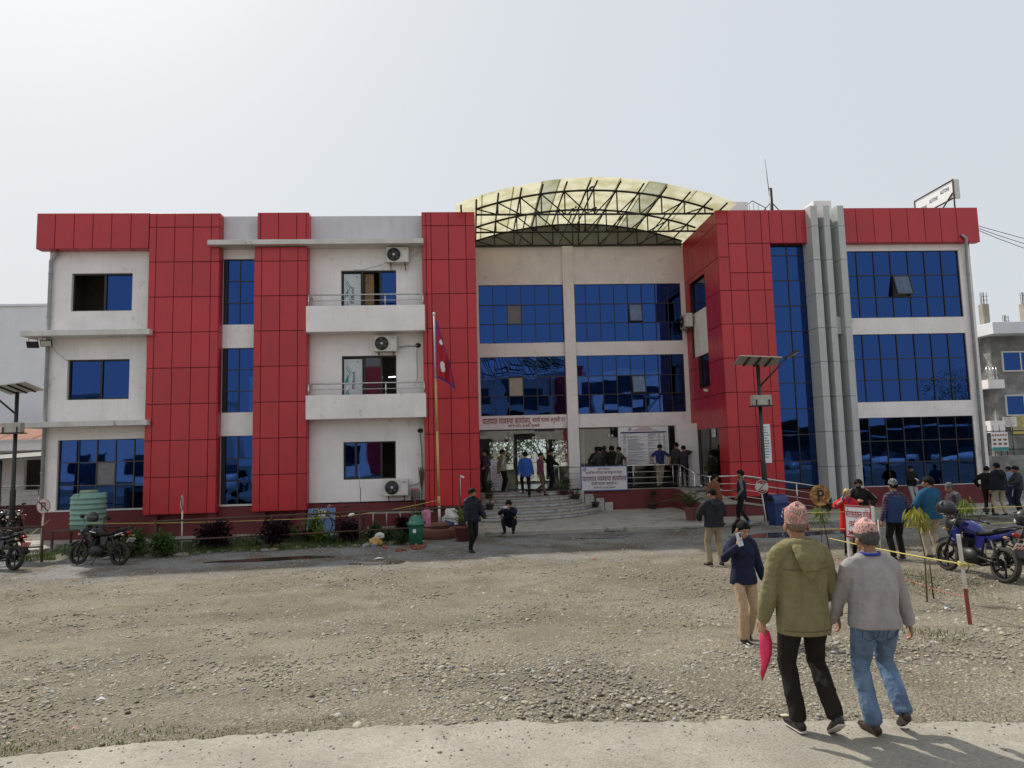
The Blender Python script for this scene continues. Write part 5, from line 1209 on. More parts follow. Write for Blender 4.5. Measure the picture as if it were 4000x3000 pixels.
for i, (u, v, R_0, lb) in enumerate(((200+2140/3.16,1900+775/3.16,.5,'spiky aloe beside the purple shrub at the white pole'),(1000+1295/4.424,1950+790/4.424,.55,'large spiky aloe below the bicycle'),(1000+30/4.424,1950+830/4.424,.4,'narrow spiky aloe before the second red tower'))): rosette('aloe_plant', lb, gpos(u, v), R_0, 26, 'leaf_aloe', 90+i)
# young trees tied to stakes on the right
def sapling(label, base, top, m, n, seed, lean=0):
    r = random.Random(seed); root = thing('sapling', label, 'sapling', base); h = top
    mb = MB(); mb.tube([(0,0,-.03),(.02,0,h*.5),(lean,0,h)], [.012,.010,.006], 6); mb.build('trunk', MT['stem'], root); ml = MB()
    for i in range(n):
        a = r.uniform(0, 6.28); p = Vector((lean*(.8+.2*r.random()), 0, h-r.uniform(-.04,.22))); d = Vector((math.cos(a), math.sin(a), r.uniform(-.6,.5))); tip = p+d*r.uniform(.03,.16)
        add_leaf(ml, tip, Vector((d.x*.5, d.y*.5, -1.0)), Vector((d.x,d.y,.4)), .17*r.uniform(.7,1.3), .045)
    ml.build('foliage', MT[m], root, fix=False); return root
# ================================================================== STREET FURNITURE
# rusty pipe fence
fence_pts = [(-16.5,-4.3),(-12.25,-4.2),(-9.2,-4.05),(-5.95,-3.86),(-3.4,-3.66),(-.42,-3.45)]
def fence(label, pts, top=.98, low=.42, ends=True):
    root = thing('pipe_fence', label, 'fence', (pts[0][0], pts[0][1], ground(*pts[0]))); o = Vector(root.location)
    G = [Vector((x, y, ground(x, y)))-o for x, y in pts]
    for p in G: mb = MB(); mb.tube([p-Vector((0,0,.1)), p+Vector((0,0,top+.03))], .032, 8); mb.build('post', MT['rust'], root)
    for h, r in ((top,.028),(low,.024)):
        for a, b_ in zip(G[:-1], G[1:]): mb = MB(); mb.tube([a+Vector((0,0,h)), b_+Vector((0,0,h))], r, 8); mb.build('rail', MT['rust'], root)
    return root
fence('rusty two rail pipe fence along the planting bed', fence_pts[2:])
fence('short rusty two rail pipe fence left of the black motorcycle', fence_pts[:2])
fence('rusty pipe fence around the water tank stand', [(-12.25,-2.2),(-11.4,-3.2),(-9.2,-4.05)], .95, .40) if False else None
cable('rope', 'yellow rope strung along the planting bed behind the fence', [(-11.6,-3.0,.98),(-6.0,-3.0,.92),(-3.5,-2.9,1.0),(-1.1,-2.7,1.35)], .011, 'yellow_rope', 'rope', .03)
cable('rope', 'slack yellow rope hanging left of the water tank', [(-15.2,-2.2,.45),(-14.2,-2.4,.32),(-13.8,-1.2,1.0)], .011, 'yellow_rope', 'rope', .04)
# water tank on a steel stand
MT['tank_green'] = mat('green_tank_plastic', (.20,.36,.30), .5, var=.12, scale=3, streak=.2); MT['tank_lid'] = mat('tank_lid', (.27,.34,.24), .6, var=.15)
T = thing('water_tank', 'ribbed pale green plastic water tank on a rusty stand', 'water tank', (-12.60,-1.2,.68))
prof = [(.50,0)]; z = .03
for i in range(6): prof += [(.51,z),(.51,z+.11),(.535,z+.125),(.535,z+.15),(.51,z+.165)]; z += .165
prof += [(.51,z),(.44,z+.09),(.25,z+.13),(0,z+.13)]
mb = MB(); mb.lathe(prof, (0,0,0), 36); mb.build('tank_body', MT['tank_green'], T)
mb = MB(); mb.lathe([(.26,z+.12),(.26,z+.19),(.24,z+.21),(0,z+.21)], (0,0,0), 24); mb.build('lid', MT['tank_lid'], T)
for k in range(3): q = k*2.09-1.9; mb = MB(); mb.obox((.44*math.cos(q),.44*math.sin(q),z+.04), (.14,.2,.16), (0,0,q)); mb.build('lifting_lug', MT['tank_green'], T, bevel=.02)
T2 = thing('tank_stand', 'rusty angle iron stand under the green water tank', 'stand', (-12.60,-1.2,.1))
for x in (-.8,.72):
    for y in (-.55,.5): mb = MB(); mb.box(x-.03,x+.03,y-.03,y+.03,-.15,.54); mb.build('leg', MT['rust'], T2)
mb = MB(); mb.box(-.85,.78,-.6,.55,.54,.575); mb.build('deck', MT['rust'], T2)
mb = MB(); mb.tube([(.75,-.5,.58),(.75,-.5,.95),(.62,.3,.95)], .02, 6); mb.build('guard_bar', MT['rust'], T2)
mb = MB(); mb.tube([(-.8,.5,.58),(-.8,.5,.85),(-.5,.55,.85)], .02, 6); mb.build('guard_bar', MT['rust'], T2)
# round signs
MT['sign_face'] = mat('weathered_sign_white', (.55,.52,.50), .6, var=.15, scale=9, stain=(14,.60,.66,(.25,.11,.07))); MT['sign_black'] = mat('sign_black', (.015,.013,.018), .6, var=0); MT['rusty_face'] = mat('rusted_sign_face', (.22,.09,.035), .8, var=.35, scale=9, stain=(11,.50,.58,(.48,.30,.10)))
def round_sign(label, base, h, r, rz, face, kind, pole='sign_face', lean=0, pr=.022):
    root = thing('round_sign', label, 'sign', base, rz); Mx = Matrix.Rotation(math.pi/2, 3, 'X')
    mb = MB(); mb.tube([(0,.02,-.05),(lean,.02,h-r)], pr, 8); mb.build('pole', MT[pole], root)
    mb = MB(); mb.lathe([(r,-.004),(r,.004)], (lean,0,h), 32, Mx); mb.build('disc', MT[face], root)
    if kind == 'noP':
        mb = MB(); mb.tube([(lean+r*.97*math.cos(2*math.pi*k/32),-.006,h+r*.97*math.sin(2*math.pi*k/32)) for k in range(32)], .008, 5, closed=True); mb.build('rim', MT['sign_red'], root)
    if 'P' in kind:
        mb = MB(); V, F, wd = text2d('P'); s = r*1.1/.72; mb.add([(lean+(a-wd/2)*s, -.008, h+(b_-.36)*s) for a, b_ in V], F); mb.build('letter', MT['sign_red' if kind == 'noP' else 'sign_black'], root, fix=False)
    if kind in ('noP', 'noX'):
        mb = MB(); mb.obox((lean,-.012,h), (r*1.85,.003,.035 if kind == 'noP' else .02), (0,.75 if kind == 'noP' else -.75,0)); mb.build('slash', MT['sign_black'], root)
    if kind == 'noX':
        mb = MB()
        for k in range(9):
            for sgn in (1,-1): q = R_(90*sgn)+(k-4)*.2*sgn; mb.obox((lean+r*.8*math.cos(q),-.008,h+r*.8*math.sin(q)), (.03,.002,.05), (0,math.pi/2-q,0))
        mb.obox((lean,-.008,h+.1*r/.2), (r*.5,.002,.05)); mb.obox((lean,-.008,h-.1*r/.2), (r*.5,.002,.05)); mb.build('lettering', MT['sign_red'], root)
    return root
p = gpos(152, 2172); round_sign('white round no parking sign left of the black motorcycle', p, 1.50, .23, -.15, 'sign_face', 'noP', lean=.08)
p = gpos(706, 2163); round_sign('white round no parking sign turned sideways on a white pole in the planting bed', p, 1.50, .23, -1.0, 'sign_face', 'noP')
p = gpos(1406, 2128); round_sign('rusty round sign seen nearly edge on above the fence post', p, 1.95, .24, -1.42, 'rusty_face', 'plain', 'rust', pr=.012)
p = onG(2600+1340/3.318, 1750+1000/3.318); round_sign('small white round sign with red lettering leaning on the lamp post', (p.x-.15,p.y-.25,p.z), 1.22, .22, .1, 'sign_face', 'noX', lean=-.12)
q = onY(3203, 1935, -9.9); round_sign('large rusty round parking sign with black letter on a thin pole', (q[0]+.18,-9.9,ground(q[0],-9.9)), q[2]-ground(q[0],-9.9), .235, .05, 'rusty_face', 'P', 'black_steel', lean=-.18, pr=.012); PSIGN = (q[0]+.12, -9.9)
# solar street lamps
MT['solar_back'] = mat('solar_panel_back', (.50,.48,.42), .5, var=.08); MT['solar_cell'] = mat('solar_cells', (.01,.012,.03), .1, var=.1); MT['box_grey'] = mat('grey_battery_box', (.42,.40,.36), .6, var=.2, scale=5)
def solar_lamp(label, base, rz, arm_side, poster=False, H=5.35):
    root = thing('solar_lamp', label, 'street lamp', base, rz)
    mb = MB(); mb.tube([(0,0,-.1),(0,0,1.9),(0,0,1.98),(0,0,H)], [.085,.085,.062,.058], 12); mb.build('pole', MT['black_steel'], root)
    Mp = Euler((R_(-16),R_(4)*arm_side,R_(-12))).to_matrix(); c = Vector((0,0,H+.12))
    mb = MB(); mb.obox(c, (1.35,.75,.03), M=Mp); mb.build('solar_panel', MT['solar_back'], root); mb = MB(); mb.obox(c+Mp @ Vector((0,0,.02)), (1.3,.7,.012), M=Mp); mb.build('solar_cells', MT['solar_cell'], root)
    for x in (-.35,.0,.35): mb = MB(); mb.obox(c+Mp @ Vector((x,0,-.035)), (.05,.74,.04), M=Mp); mb.build('panel_rib', MT['black_steel'], root)
    a = Vector((0,0,H-.75)); b_ = Vector((.75*arm_side,-.55,H+.18)); mb = MB(); mb.tube([a, b_], .03, 8); mb.build('lamp_arm', MT['black_steel'], root)
    mb = MB(); mb.obox(b_+Vector((.12*arm_side,-.08,.08)), (.46,.2,.07), (0,-.5*arm_side,.6*-arm_side)); mb.build('lamp_head', MT['black'], root, bevel=.015); mb = MB(); mb.obox(b_+Vector((.13*arm_side,-.08,.038)), (.36,.15,.012), (0,-.5*arm_side,.6*-arm_side)); mb.build('lamp_glass', MT['lamp_glass'], root)
    mb = MB(); mb.box(-.34,.30,-.22,.0,H-1.35,H-1.02) ; mb.build('battery_box', MT['box_grey'], root, bevel=.012); mb = MB(); mb.box(-.37,.35,-.24,.06,H-1.39,H-1.355); mb.build('box_shelf', MT['black_steel'], root)
    for x in (-.25,.2): mb = MB(); mb.box(x-.025,x+.025,-.235,-.225,H-1.37,H-1.17); mb.build('box_strap', MT['black_steel'], root)
    mb = MB(); mb.box(-.3,.3,-.3,.3,-.08,.05); mb.build('footing', MT['raw_concrete'], root, bevel=.02)
    return root
p = onG(2600+1360/3.318, 1750+990/3.318); solar_lamp('solar street lamp with battery box before the red tower at the ramp', (p.x,p.y+.25,p.z), .12, 1, H=5.15)
solar_lamp('solar street lamp with battery box left of the building corner', (-14.95,-1.3,.05), -.05, -1, H=5.15)
# bins
MT['bin_green'] = mat('green_bin_plastic', (.028,.17,.11), .5, var=.15, scale=5); MT['bin_blue'] = mat('blue_bin_plastic', (.02,.045,.16), .45, var=.15, scale=5)
p = onG(900+1500/2.074, 1450+1415/2.074); Bn = thing('dustbin', 'green plastic dustbin with a cream swing lid before the flag pedestal', 'dustbin', (p.x,p.y+.22,p.z)); Bn.scale = (.9,.9,.88)
mb = MB(); mb.lathe([(.20,0),(.235,.55),(.275,.66),(.29,.66),(.29,.70),(.265,.72),(.25,.75),(.17,.93),(.10,.97),(0,.97)], (0,0,0), 24); mb.build('body', MT['bin_green'], Bn)
mb = MB(); mb.add([(-.16,-.215,.74),(.02,-.20,.76),(.0,-.10,.965),(-.03,-.06,.985),(-.20,-.12,.76)], [(0,1,2),(0,2,3),(0,3,4)]); mb.poly([(-.20,-.16,.75),(-.02,-.25,.74),(.02,-.10,.97),(-.05,-.03,.985)], (.0,-.012,.006)); mb.build('swing_lid', MT['beige_board'], Bn)
for s in (-1,1): mb = MB(); mb.obox((.29*s,0,.72), (.06,.10,.08)); mb.build('hinge', MT['black'], Bn, bevel=.012)
mb = MB(); mb.obox((-.03,-.238,.48), (.10,.008,.12), (-.06,0,-.1)); mb.build('sticker', MT['pale_wall'], Bn)
p = onG(2600+1490/3.318, 1750+1010/3.318); Bn = thing('dustbin', 'blue plastic dustbin with domed lid beside the lamp post', 'dustbin', (p.x+.06,p.y+.3,p.z), .2); Bn.scale = (.84,.84,.84)
mb = MB(); mb.poly([(-.24,-.22,0),(.24,-.22,0),(.24,.22,0),(-.24,.22,0)], (0,0,.01)); vs = [(-.24,-.22,0),(.24,-.22,0),(.24,.22,0),(-.24,.22,0),(-.31,-.28,.85),(.31,-.28,.85),(.31,.28,.85),(-.31,.28,.85)]; mb = MB(); mb.add(vs, [(0,3,2,1),(4,5,6,7),(0,1,5,4),(1,2,6,5),(2,3,7,6),(3,0,4,7)]); mb.build('body', MT['bin_blue'], Bn, bevel=.03)
mb = MB(); mb.box(-.335,.335,-.305,.305,.80,.87); mb.build('rim', MT['bin_blue'], Bn, bevel=.015)
vs = []; n = 10
for k in range(n+1): a = math.pi*k/n; vs += [(-.30,-.28*math.cos(a),.87+.27*math.sin(a)), (.30,-.28*math.cos(a),.87+.27*math.sin(a))]
mb = MB(); mb.add(vs, [(2*k,2*k+1,2*k+3,2*k+2) for k in range(n)]+[tuple(range(0,2*n+2,2)), tuple(range(1,2*n+2,2))]); mb.build('domed_lid', MT['bin_blue'], Bn)
mb = MB(); mb.obox((-.345,0,.97), (.01,.36,.16)); mb.build('opening', MT['black'], Bn)
for k in range(3): mb = MB(); mb.obox((-.02+.05*k,-.262,.35+.14*k), (.05,.004,.10), (-.08,.4*k,0)); mb.build('bin_print', MT['plastic_white'], Bn)
# flag, pole, pedestal
MT['brown_base'] = mat('brown_painted_plaster', (.16,.065,.045), .8, var=.15, scale=4, bump=.2); MT['flag_red'] = mat('crimson_flag', (.42,.012,.03), .8, var=.08); MT['flag_blue'] = mat('flag_blue', (.02,.03,.28), .8, var=.05); MT['flag_white'] = mat('flag_white', (.75,.75,.76), .8, var=.03); MT['pole_yellow'] = mat('yellow_pole_paint', (.50,.36,.12), .55, var=.2, scale=9); MT['pole_white'] = mat('white_pole_paint', (.62,.60,.52), .5, var=.15, scale=9)
FB = thing('flag_pedestal', 'brown stepped round pedestal of the flag pole', 'pedestal', (-1.06,-2.75,ground(-1,-2.75)))
mb = MB(); mb.lathe([(.60,-.1),(.60,.27),(.58,.29),(0,.29)], (0,0,0), 32); mb.build('lower_tier', MT['brown_base'], FB); mb = MB(); mb.lathe([(.30,.285),(.28,.46),(0,.47)], (0,0,0), 28); mb.build('upper_tier', MT['brown_base'], FB)
FP = thing('flag_pole', 'tall thin yellow and white flag pole with finial', 'flag pole', (-1.06,-2.75,.63))
for (z0, z1, r0, m_) in ((0,.55,.042,'pole_white'),(.55,.85,.048,'pole_yellow'),(.85,2.9,.040,'pole_yellow'),(2.9,4.6,.036,'pole_yellow'),(4.6,6.65,.028,'pole_white')):
    mb = MB(); mb.tube([(.0-.012*z0,0,z0),(.0-.012*z1,0,z1)], r0, 10); mb.build('pole_section', MT[m_], FP)
mb = MB(); mb.ball((-.08,0,6.70), (.05,.05,.06), 10, 8); mb.build('finial', MT['plastic_white'], FP)
FL = thing('flag', 'limp crimson flag of two stacked pennants with blue border, moon and sun', 'flag', (-1.11,-2.79,5.25))
def flag_pt(s, t):       # s along the fly 0..1, t vertical metres up from the lower edge
    return Vector((.04+s*.62, -.03-.13*math.sin(s*9+t*1.3)*s-.05*math.sin(s*21), t*1.2-.30*s*s-.12*s))
fo = [(0,0),(.96,-.02),(.50,.66),(.62,.60),(.02,1.52),(0,1.5)]
def flag_layer(outline, name, m_, dy, scale=1.0):
    bm = bmesh.new(); vs = [bm.verts.new((x, y, 0)) for x, y in outline]; bm.faces.new(vs); bmesh.ops.triangulate(bm, faces=bm.faces[:]); bmesh.ops.subdivide_edges(bm, edges=bm.edges[:], cuts=12, use_grid_fill=True); bmesh.ops.triangulate(bm, faces=bm.faces[:])
    for v in bm.verts: p = flag_pt(v.co.x, v.co.y); v.co = p+Vector((0,dy,0))
    me = bpy.data.meshes.new(name); bm.to_mesh(me); bm.free(); me.polygons.foreach_set('use_smooth', [True]*len(me.polygons)); return link(name, me, MT[m_], FL)
flag_layer([(0,-.015),(.97,-.03),(.53,.64),(.635,.61),(.03,1.54),(0,1.54)], 'flag_border', 'flag_blue', 0)
flag_layer([(.05,.03),(.88,.02),(.46,.68),(.56,.66),(.06,1.44)], 'flag_field', 'flag_red', -.022)
star = []
for k in range(24): r_ = .15 if k % 2 == 0 else .095; q = 2*math.pi*k/24; star.append((.30+r_*1.0*math.cos(q), .33+r_*math.sin(q)))
flag_layer(star, 'sun_emblem', 'flag_white', -.040)
moon = [(.13,.98),(.17,.93),(.24,.91),(.31,.93),(.36,.99),(.30,.98),(.29,1.04),(.26,1.0),(.235,1.07),(.21,1.0),(.18,1.04),(.175,.98)]
flag_layer(moon, 'moon_emblem', 'flag_white', -.040)
# motorcycle parking board on the right
SB = thing('parking_board', 'leaning white board with red Nepali lettering and arrow for motorcycle parking', 'sign', (0,0,0))
q0 = onY(3302, 2165, -11.0); q1 = onY(3298, 1972, -11.0); q2 = onY(3382, 1988, -11.0); wv = np.linalg.norm(q2-q1)
SB.location = (q1[0], -11.0, ground(q1[0], -11.0)); hb = q1[2]-SB.location.z; SB.rotation_euler = (0, 0, R_(-60))
hw = .56
mb = MB(); mb.box(0,hw,-.02,.0,hb-.64,hb-.0); mb.build('board', MT['sign_white'], SB)
mb = MB()
for (a, b_, c, d_) in ((0,hw,hb-.03,hb),(0,hw,hb-.65,hb-.62),(0,.02,hb-.62,hb-.03),(hw-.02,hw,hb-.62,hb-.03)): mb.box(a,b_,-.024,-.018,c,d_)
mb.build('red_border', MT['sign_red'], SB)
mb = MB(); mb.box(hw,hw+.04,-.02,.05,hb-.65,hb); mb.build('frame', MT['plastic_white'], SB); mb = MB(); mb.box(-.01,.035,.005,.05,-.05,hb-.65); mb.build('pole', MT['plastic_white'], SB)
mb = MB(); lettering(mb, 'मोटरसाईकल', .03, hw*.66, hb-.24, .115, -.023); lettering(mb, 'पार्किङ', hw*.70, hw*.97, hb-.24, .115, -.023); lettering(mb, '(कर्मचारी', .08, hw*.60, hb-.43, .105, -.023); lettering(mb, 'को)', hw*.64, hw*.92, hb-.43, .105, -.023) if False else None
mb.build('lettering', MT['sign_red'], SB, fix=False)
mb = MB(); mb.poly([(.05,-.024,hb-.50),(.12,-.024,hb-.53),(.14,-.024,hb-.50),(.17,-.024,hb-.55),(.34,-.024,hb-.55),(.34,-.024,hb-.57),(.17,-.024,hb-.57),(.14,-.024,hb-.61),(.12,-.024,hb-.58),(.05,-.024,hb-.60),(.08,-.024,hb-.55)], (0,.003,0)); mb.build('arrow', MT['sign_red'], SB)
# rope enclosure on the right
p = onG(3790, 2440); NP = Vector(p); MT['post_red'] = mat('red_post_paint', (.27,.05,.035), .7, var=.2, scale=14); MT['post_white'] = mat('grey_white_post_paint', (.60,.57,.52), .75, var=.18, scale=16)
q = onY(3743, 2088, NP.y); PO = thing('rope_post', 'red and white painted wooden post with yellow rope knot', 'post', NP); hp = q[2]-NP.z; lx = (q[0]-NP.x)
def seg(z0, z1): return [(lx*z0/hp,0,z0),(lx*z1/hp,0,z1)]
mb = MB(); mb.tube(seg(-.1, hp*.40), .030, 4, smooth=False); mb.build('red_part', MT['post_red'], PO); mb = MB(); mb.tube(seg(hp*.40, hp), .030, 4, smooth=False); mb.build('white_part', MT['post_white'], PO)
zk = onY(3765, 2203, NP.y)[2]-NP.z; kx = lx*zk/hp
mb = MB(); 
for k in range(3): mb.tube([(kx+.042*math.cos(a), .042*math.sin(a), zk-.015+.016*k+.01*math.sin(a)) for a in [2*math.pi*i/10 for i in range(10)]], .011, 6, closed=True)
mb.ball((kx+.02,-.045,zk), (.03,.02,.025), 8, 6); mb.tube([(kx+.03,-.04,zk),(kx+.09,-.05,zk-.02),(kx+.14,-.05,zk-.05)], .008, 5); mb.tube([(kx+.03,-.04,zk),(kx+.10,-.04,zk+.0),(kx+.155,-.05,zk-.01)], .008, 5); mb.build('rope_knot', MT['yellow_rope'], PO)
A1 = onY(3238, 2102, PSIGN[1])
cable('rope', 'near yellow rope from the rusty parking sign to the red and white post', [A1, tuple(NP+Vector((kx,0,zk)))], .011, 'yellow_rope', 'rope', .02)
A2 = onY(3145, 2003, -10.1); A3 = onY(4060, 1976, -10.6); cable('rope', 'upper yellow rope stretched behind the parking sign', [A2, A3], .009, 'yellow_rope', 'rope', .01)
A2 = onY(3145, 2068, -10.1); A3 = onY(4060, 2036, -10.6); cable('rope', 'lower yellow rope stretched behind the parking sign', [A2, A3], .009, 'yellow_rope', 'rope', .03)
MT['pink_rope'] = mat('pink_rope', (.42,.14,.14), .8, var=.1)
A1 = onY(3560, 2268, -13.0); z2 = onY(3783, 2335, NP.y)[2]; cable('rope', 'thin pink rope tied low on the red and white post', [onY(3225, 2172, -10.2), onY(3560, 2268, -13.0), (NP.x,NP.y,z2)], .006, 'pink_rope', 'rope', .02)
for i, (u, vb, vt, dd, lb) in enumerate(((3432,2150,2030,-10.3,'thin white stake between the parking board and the man in the vest'),)):
    q = onY(u, vt, dd); mb = MB(); mb.tube([(q[0],dd,ground(q[0],dd)-.05),(q[0]-.01,dd,q[2])], .015, 6); tag(mb.build('stake', MT['post_white']), lb, 'stake')
b0 = onG(3622, 2352); tp = onY(3610, 1990, b0.y)[2]-b0.z; sapling('young sapling with drooping yellow leaves by the blue motorcycle', b0, tp, 'leaf_yellow', 60, 4, -.08)
b1 = onG(3648, 2340); mb = MB(); mb.tube([(b1.x,b1.y,b1.z-.03),(b1.x-.03,b1.y,b1.z+.62)], .012, 6); tag(mb.build('stake', MT['rust']), 'short brown stake beside the yellow leaved sapling', 'stake')
q = onY(3198, 1985, -9.6); sapling('young green sapling behind the rusty parking sign', (q[0],-9.6,ground(q[0],-9.6)), q[2]-ground(q[0],-9.6), 'leaf_lime', 46, 9, .02)
q = onY(3765, 1950, -10.2); sapling('young green sapling beside the man in the knitted cap', (q[0],-10.2,ground(q[0],-10.2)), q[2]-ground(q[0],-10.2), 'leaf_lime', 50, 15, .02)
q = onZ(3575, 2065, .42); bush('potted_plant', 'leafy green plant on the walkway below the right windows', (q[0],-1.5,.43), .45, .3, 120, .12, 'leaf_dark', 41)
cable('hose', 'coiled pale pink hose lying on the walkway', [(16.2,-2.2,.50),(17.4,-2.0,.50),(18.3,-2.4,.51),(17.2,-2.7,.50),(16.3,-2.45,.50),(17.6,-2.2,.51),(18.6,-2.5,.51)], .018, 'cable_tan', 'hose')

# ================================================================== THINGS IN THE BED
# bicycle
MT['bike_frame'] = mat('dark_maroon_cycle_paint', (.06,.012,.018), .35, var=.2)
p = onG(1000+1180/4.424, 1950+700/4.424); BC = thing('bicycle', 'old maroon bicycle leaning in the planting bed against the wall', 'bicycle', (-4.62,-.62,.16), 0)
def cyc_wheel(x, z=.33, R0=.33):
    mb = MB(); mb.tube([(x+R0*math.cos(2*math.pi*k/28), 0, z+R0*math.sin(2*math.pi*k/28)) for k in range(28)], .019, 6, closed=True); w_ = mb.build('wheel', MT['tyre'], BC)
    mb = MB()
    for k in range(16): a = 2*math.pi*k/16; mb.tube([(x+.02*math.cos(a+1.3),.0,z+.02*math.sin(a+1.3)),(x+R0*math.cos(a),0,z+R0*math.sin(a))], .0022, 3)
    mb.tube([(x,-.05,z),(x,.05,z)], .02, 8); mb.build('spokes', MT['steel'], w_)
    mb = MB(); mb.tube([(x+(R0+.04)*math.cos(a), 0, z+(R0+.04)*math.sin(a)) for a in [R_(20)+R_(150)*k/12 for k in range(13)]], .016, 5); mb.build('mudguard', MT['bike_frame'], w_)
cyc_wheel(-.53); cyc_wheel(.53)
seat_t, crank, head, headb = (.20,0,.86), (.02,0,.28), (-.38,0,.86), (-.40,0,.68)
mb = MB(); mb.tube([seat_t, crank], .016, 6); mb.tube([headb, crank], .018, 6); mb.tube([(-.39,0,.80),(.12,0,.55)], .014, 6); mb.tube([crank, (.53,0,.33)], .012, 6); mb.tube([(.17,0,.75),(.53,0,.33)], .010, 6); mb.tube([head, (-.43,0,.62), (-.53,0,.33)], .014, 6); mb.build('frame', MT['bike_frame'], BC)
mb = MB(); mb.tube([(-.25,-.28,.98),(-.34,-.2,.96),(-.37,0,.93),(-.34,.2,.96),(-.25,.28,.98)], .012, 6); mb.tube([(-.37,0,.84),(-.37,0,.94)], .013, 6); mb.build('handlebar', MT['steel'], BC)
mb = MB(); mb.ball((.24,0,.92), (.15,.09,.035), 12, 6); mb.build('saddle', MT['black'], BC); mb = MB(); mb.tube([(.20,0,.84),(.22,0,.91)], .013, 6); mb.build('seat_post', MT['steel'], BC)
mb = MB(); mb.tube([(crank[0]+.09*math.cos(2*math.pi*k/16),-.03,crank[2]+.09*math.sin(2*math.pi*k/16)) for k in range(16)], .006, 4, closed=True); mb.tube([(.02,-.05,.28),(.12,-.05,.16)], .008, 5); mb.tube([(.02,.05,.28),(-.08,.05,.40)], .008, 5); mb.obox((.12,-.09,.16), (.08,.07,.02)); mb.obox((-.08,.09,.40), (.08,.07,.02)); mb.build('crank_set', MT['black_steel'], BC)
mb = MB(); mb.tube([(.28,-.07,.78),(.72,-.07,.74),(.72,.07,.74),(.28,.07,.78)], .008, 5); mb.tube([(.62,-.06,.74),(.53,-.04,.33)], .007, 5); mb.tube([(.62,.06,.74),(.53,.04,.33)], .007, 5); mb.build('carrier', MT['black_steel'], BC)
mb = MB(); mb.tube([(-.39,-.14,.82),(-.72,-.13,.86),(-.72,.13,.86),(-.39,.14,.82)], .006, 5); mb.box(-.70,-.42,-.13,.13,.62,.82); mb.build('front_bag', MT['plastic_white'], BC, bevel=.03)
mb = MB(); mb.ball((.44,-.06,.62), (.13,.02,.08), 12, 6, Matrix.Rotation(-.6, 3, 'Y')); mb.build('chain_guard', MT['steel'], BC)
BC.rotation_euler = (R_(-7), 0, 0)
# blue corrugated sheet against the plinth
MT['blue_sheet'] = mat('blue_painted_sheet', (.12,.22,.42), .5, var=.12, streak=.25)
mb = MB(); n = 40; vs = []
for i in range(n+1): x = -5.95+.98*i/n+.12; c = .022*math.cos(i*math.pi/2); vs += [(x,-.10+c,.17),(x,.16+c,1.0)]
mb.add(vs, [(2*i,2*i+2,2*i+3,2*i+1) for i in range(n)], True); tag(mb.build('corrugated_sheet', MT['blue_sheet'], fix=False), 'blue corrugated sheet leaning on the maroon plinth behind the bicycle', 'sheet')
# ladder
LD = thing('ladder', 'pale aluminium ladder lying on its side against the maroon plinth', 'ladder', (-2.55,-.2,.18)); MT['ladder'] = mat('dull_aluminium', (.34,.34,.32), .5, metal=.4, var=.15)
for z in (.12,.62): mb = MB(); mb.obox((0,.1*z,z), (2.3,.03,.06)); mb.build('side_rail', MT['ladder'], LD)
for k in range(5): x = -.95+k*.47; mb = MB(); mb.tube([(x,.01,.12),(x,.06,.62)], .022, 6); mb.build('rung', MT['ladder'], LD)
# sacks, bucket, bags at the pedestal
MT['sack_white'] = mat('woven_sack_white', (.60,.58,.57), .8, var=.12, scale=9); MT['sack_pink'] = mat('printed_sack_pink', (.55,.22,.32), .8, var=.35, scale=6); MT['bucket_blue'] = mat('blue_bucket', (.02,.10,.42), .4, var=.05); MT['bag_navy'] = mat('navy_dotted_bag', (.02,.04,.12), .7, var=.5, scale=25); MT['sack_yellow'] = mat('yellow_print_sack', (.55,.36,.12), .7, var=.4, scale=6)
def lump(name, label, cat, loc, size, m_, seed, extra=None, rz=0):
    me = bpy.data.meshes.new(name); bm = bmesh.new(); bmesh.ops.create_icosphere(bm, subdivisions=4, radius=1)
    for v in bm.verts:
        c = v.co.copy(); f = .92+.36*noise.noise(c*1.5+Vector((seed,0,0)))+.30*(.3-abs(noise.noise(c*3.2+Vector((seed,3,0)))))+.12*noise.noise(c*7+Vector((seed,5,0))); 
        k = 2.6; sq = Vector([math.copysign(abs(a)**(2/k), a) for a in c]); v.co = Vector((sq.x*size[0]*f, sq.y*size[1]*f, max(-1, sq.z)*size[2]*f+size[2]*.95))
    bm.to_mesh(me); bm.free(); me.polygons.foreach_set('use_smooth', [True]*len(me.polygons)); o = link(name, me, MT[m_]); o.location = loc; o.rotation_euler = (0,0,rz); return tag(o, label, cat)
zb = .15
lump('sack', 'pink printed plastic sack standing behind the flag pedestal', 'sack', (-1.55,-1.6,zb+.05), (.17,.14,.42), 'sack_pink', 3); lump('sack', 'white crumpled plastic sack left of the pink one behind the pedestal', 'sack', (-1.85,-1.4,zb), (.13,.12,.34), 'sack_white', 5); lump('sack', 'grey white sack right of the flag pole behind the pedestal', 'sack', (-.75,-1.2,zb+.1), (.28,.16,.36), 'sack_white', 8); lump('bag', 'navy bag with pale dots behind the flag pedestal', 'bag', (-.80,-1.75,zb), (.2,.13,.24), 'bag_navy', 9)
BK_ = thing('bucket', 'blue plastic bucket behind the flag pedestal', 'bucket', (-.34,-1.7,zb)); mb = MB(); mb.lathe([(.12,0),(.16,.36),(.175,.36),(.175,.39),(.155,.39),(.12,.03),(0,.03)], (0,0,0), 20); mb.build('body', MT['bucket_blue'], BK_); mb = MB(); mb.tube([(.17*math.cos(a),.0,.37-.17*math.sin(a)) for a in [math.pi*k/10 for k in range(11)]], .005, 5); mb.build('handle', MT['steel'], BK_)
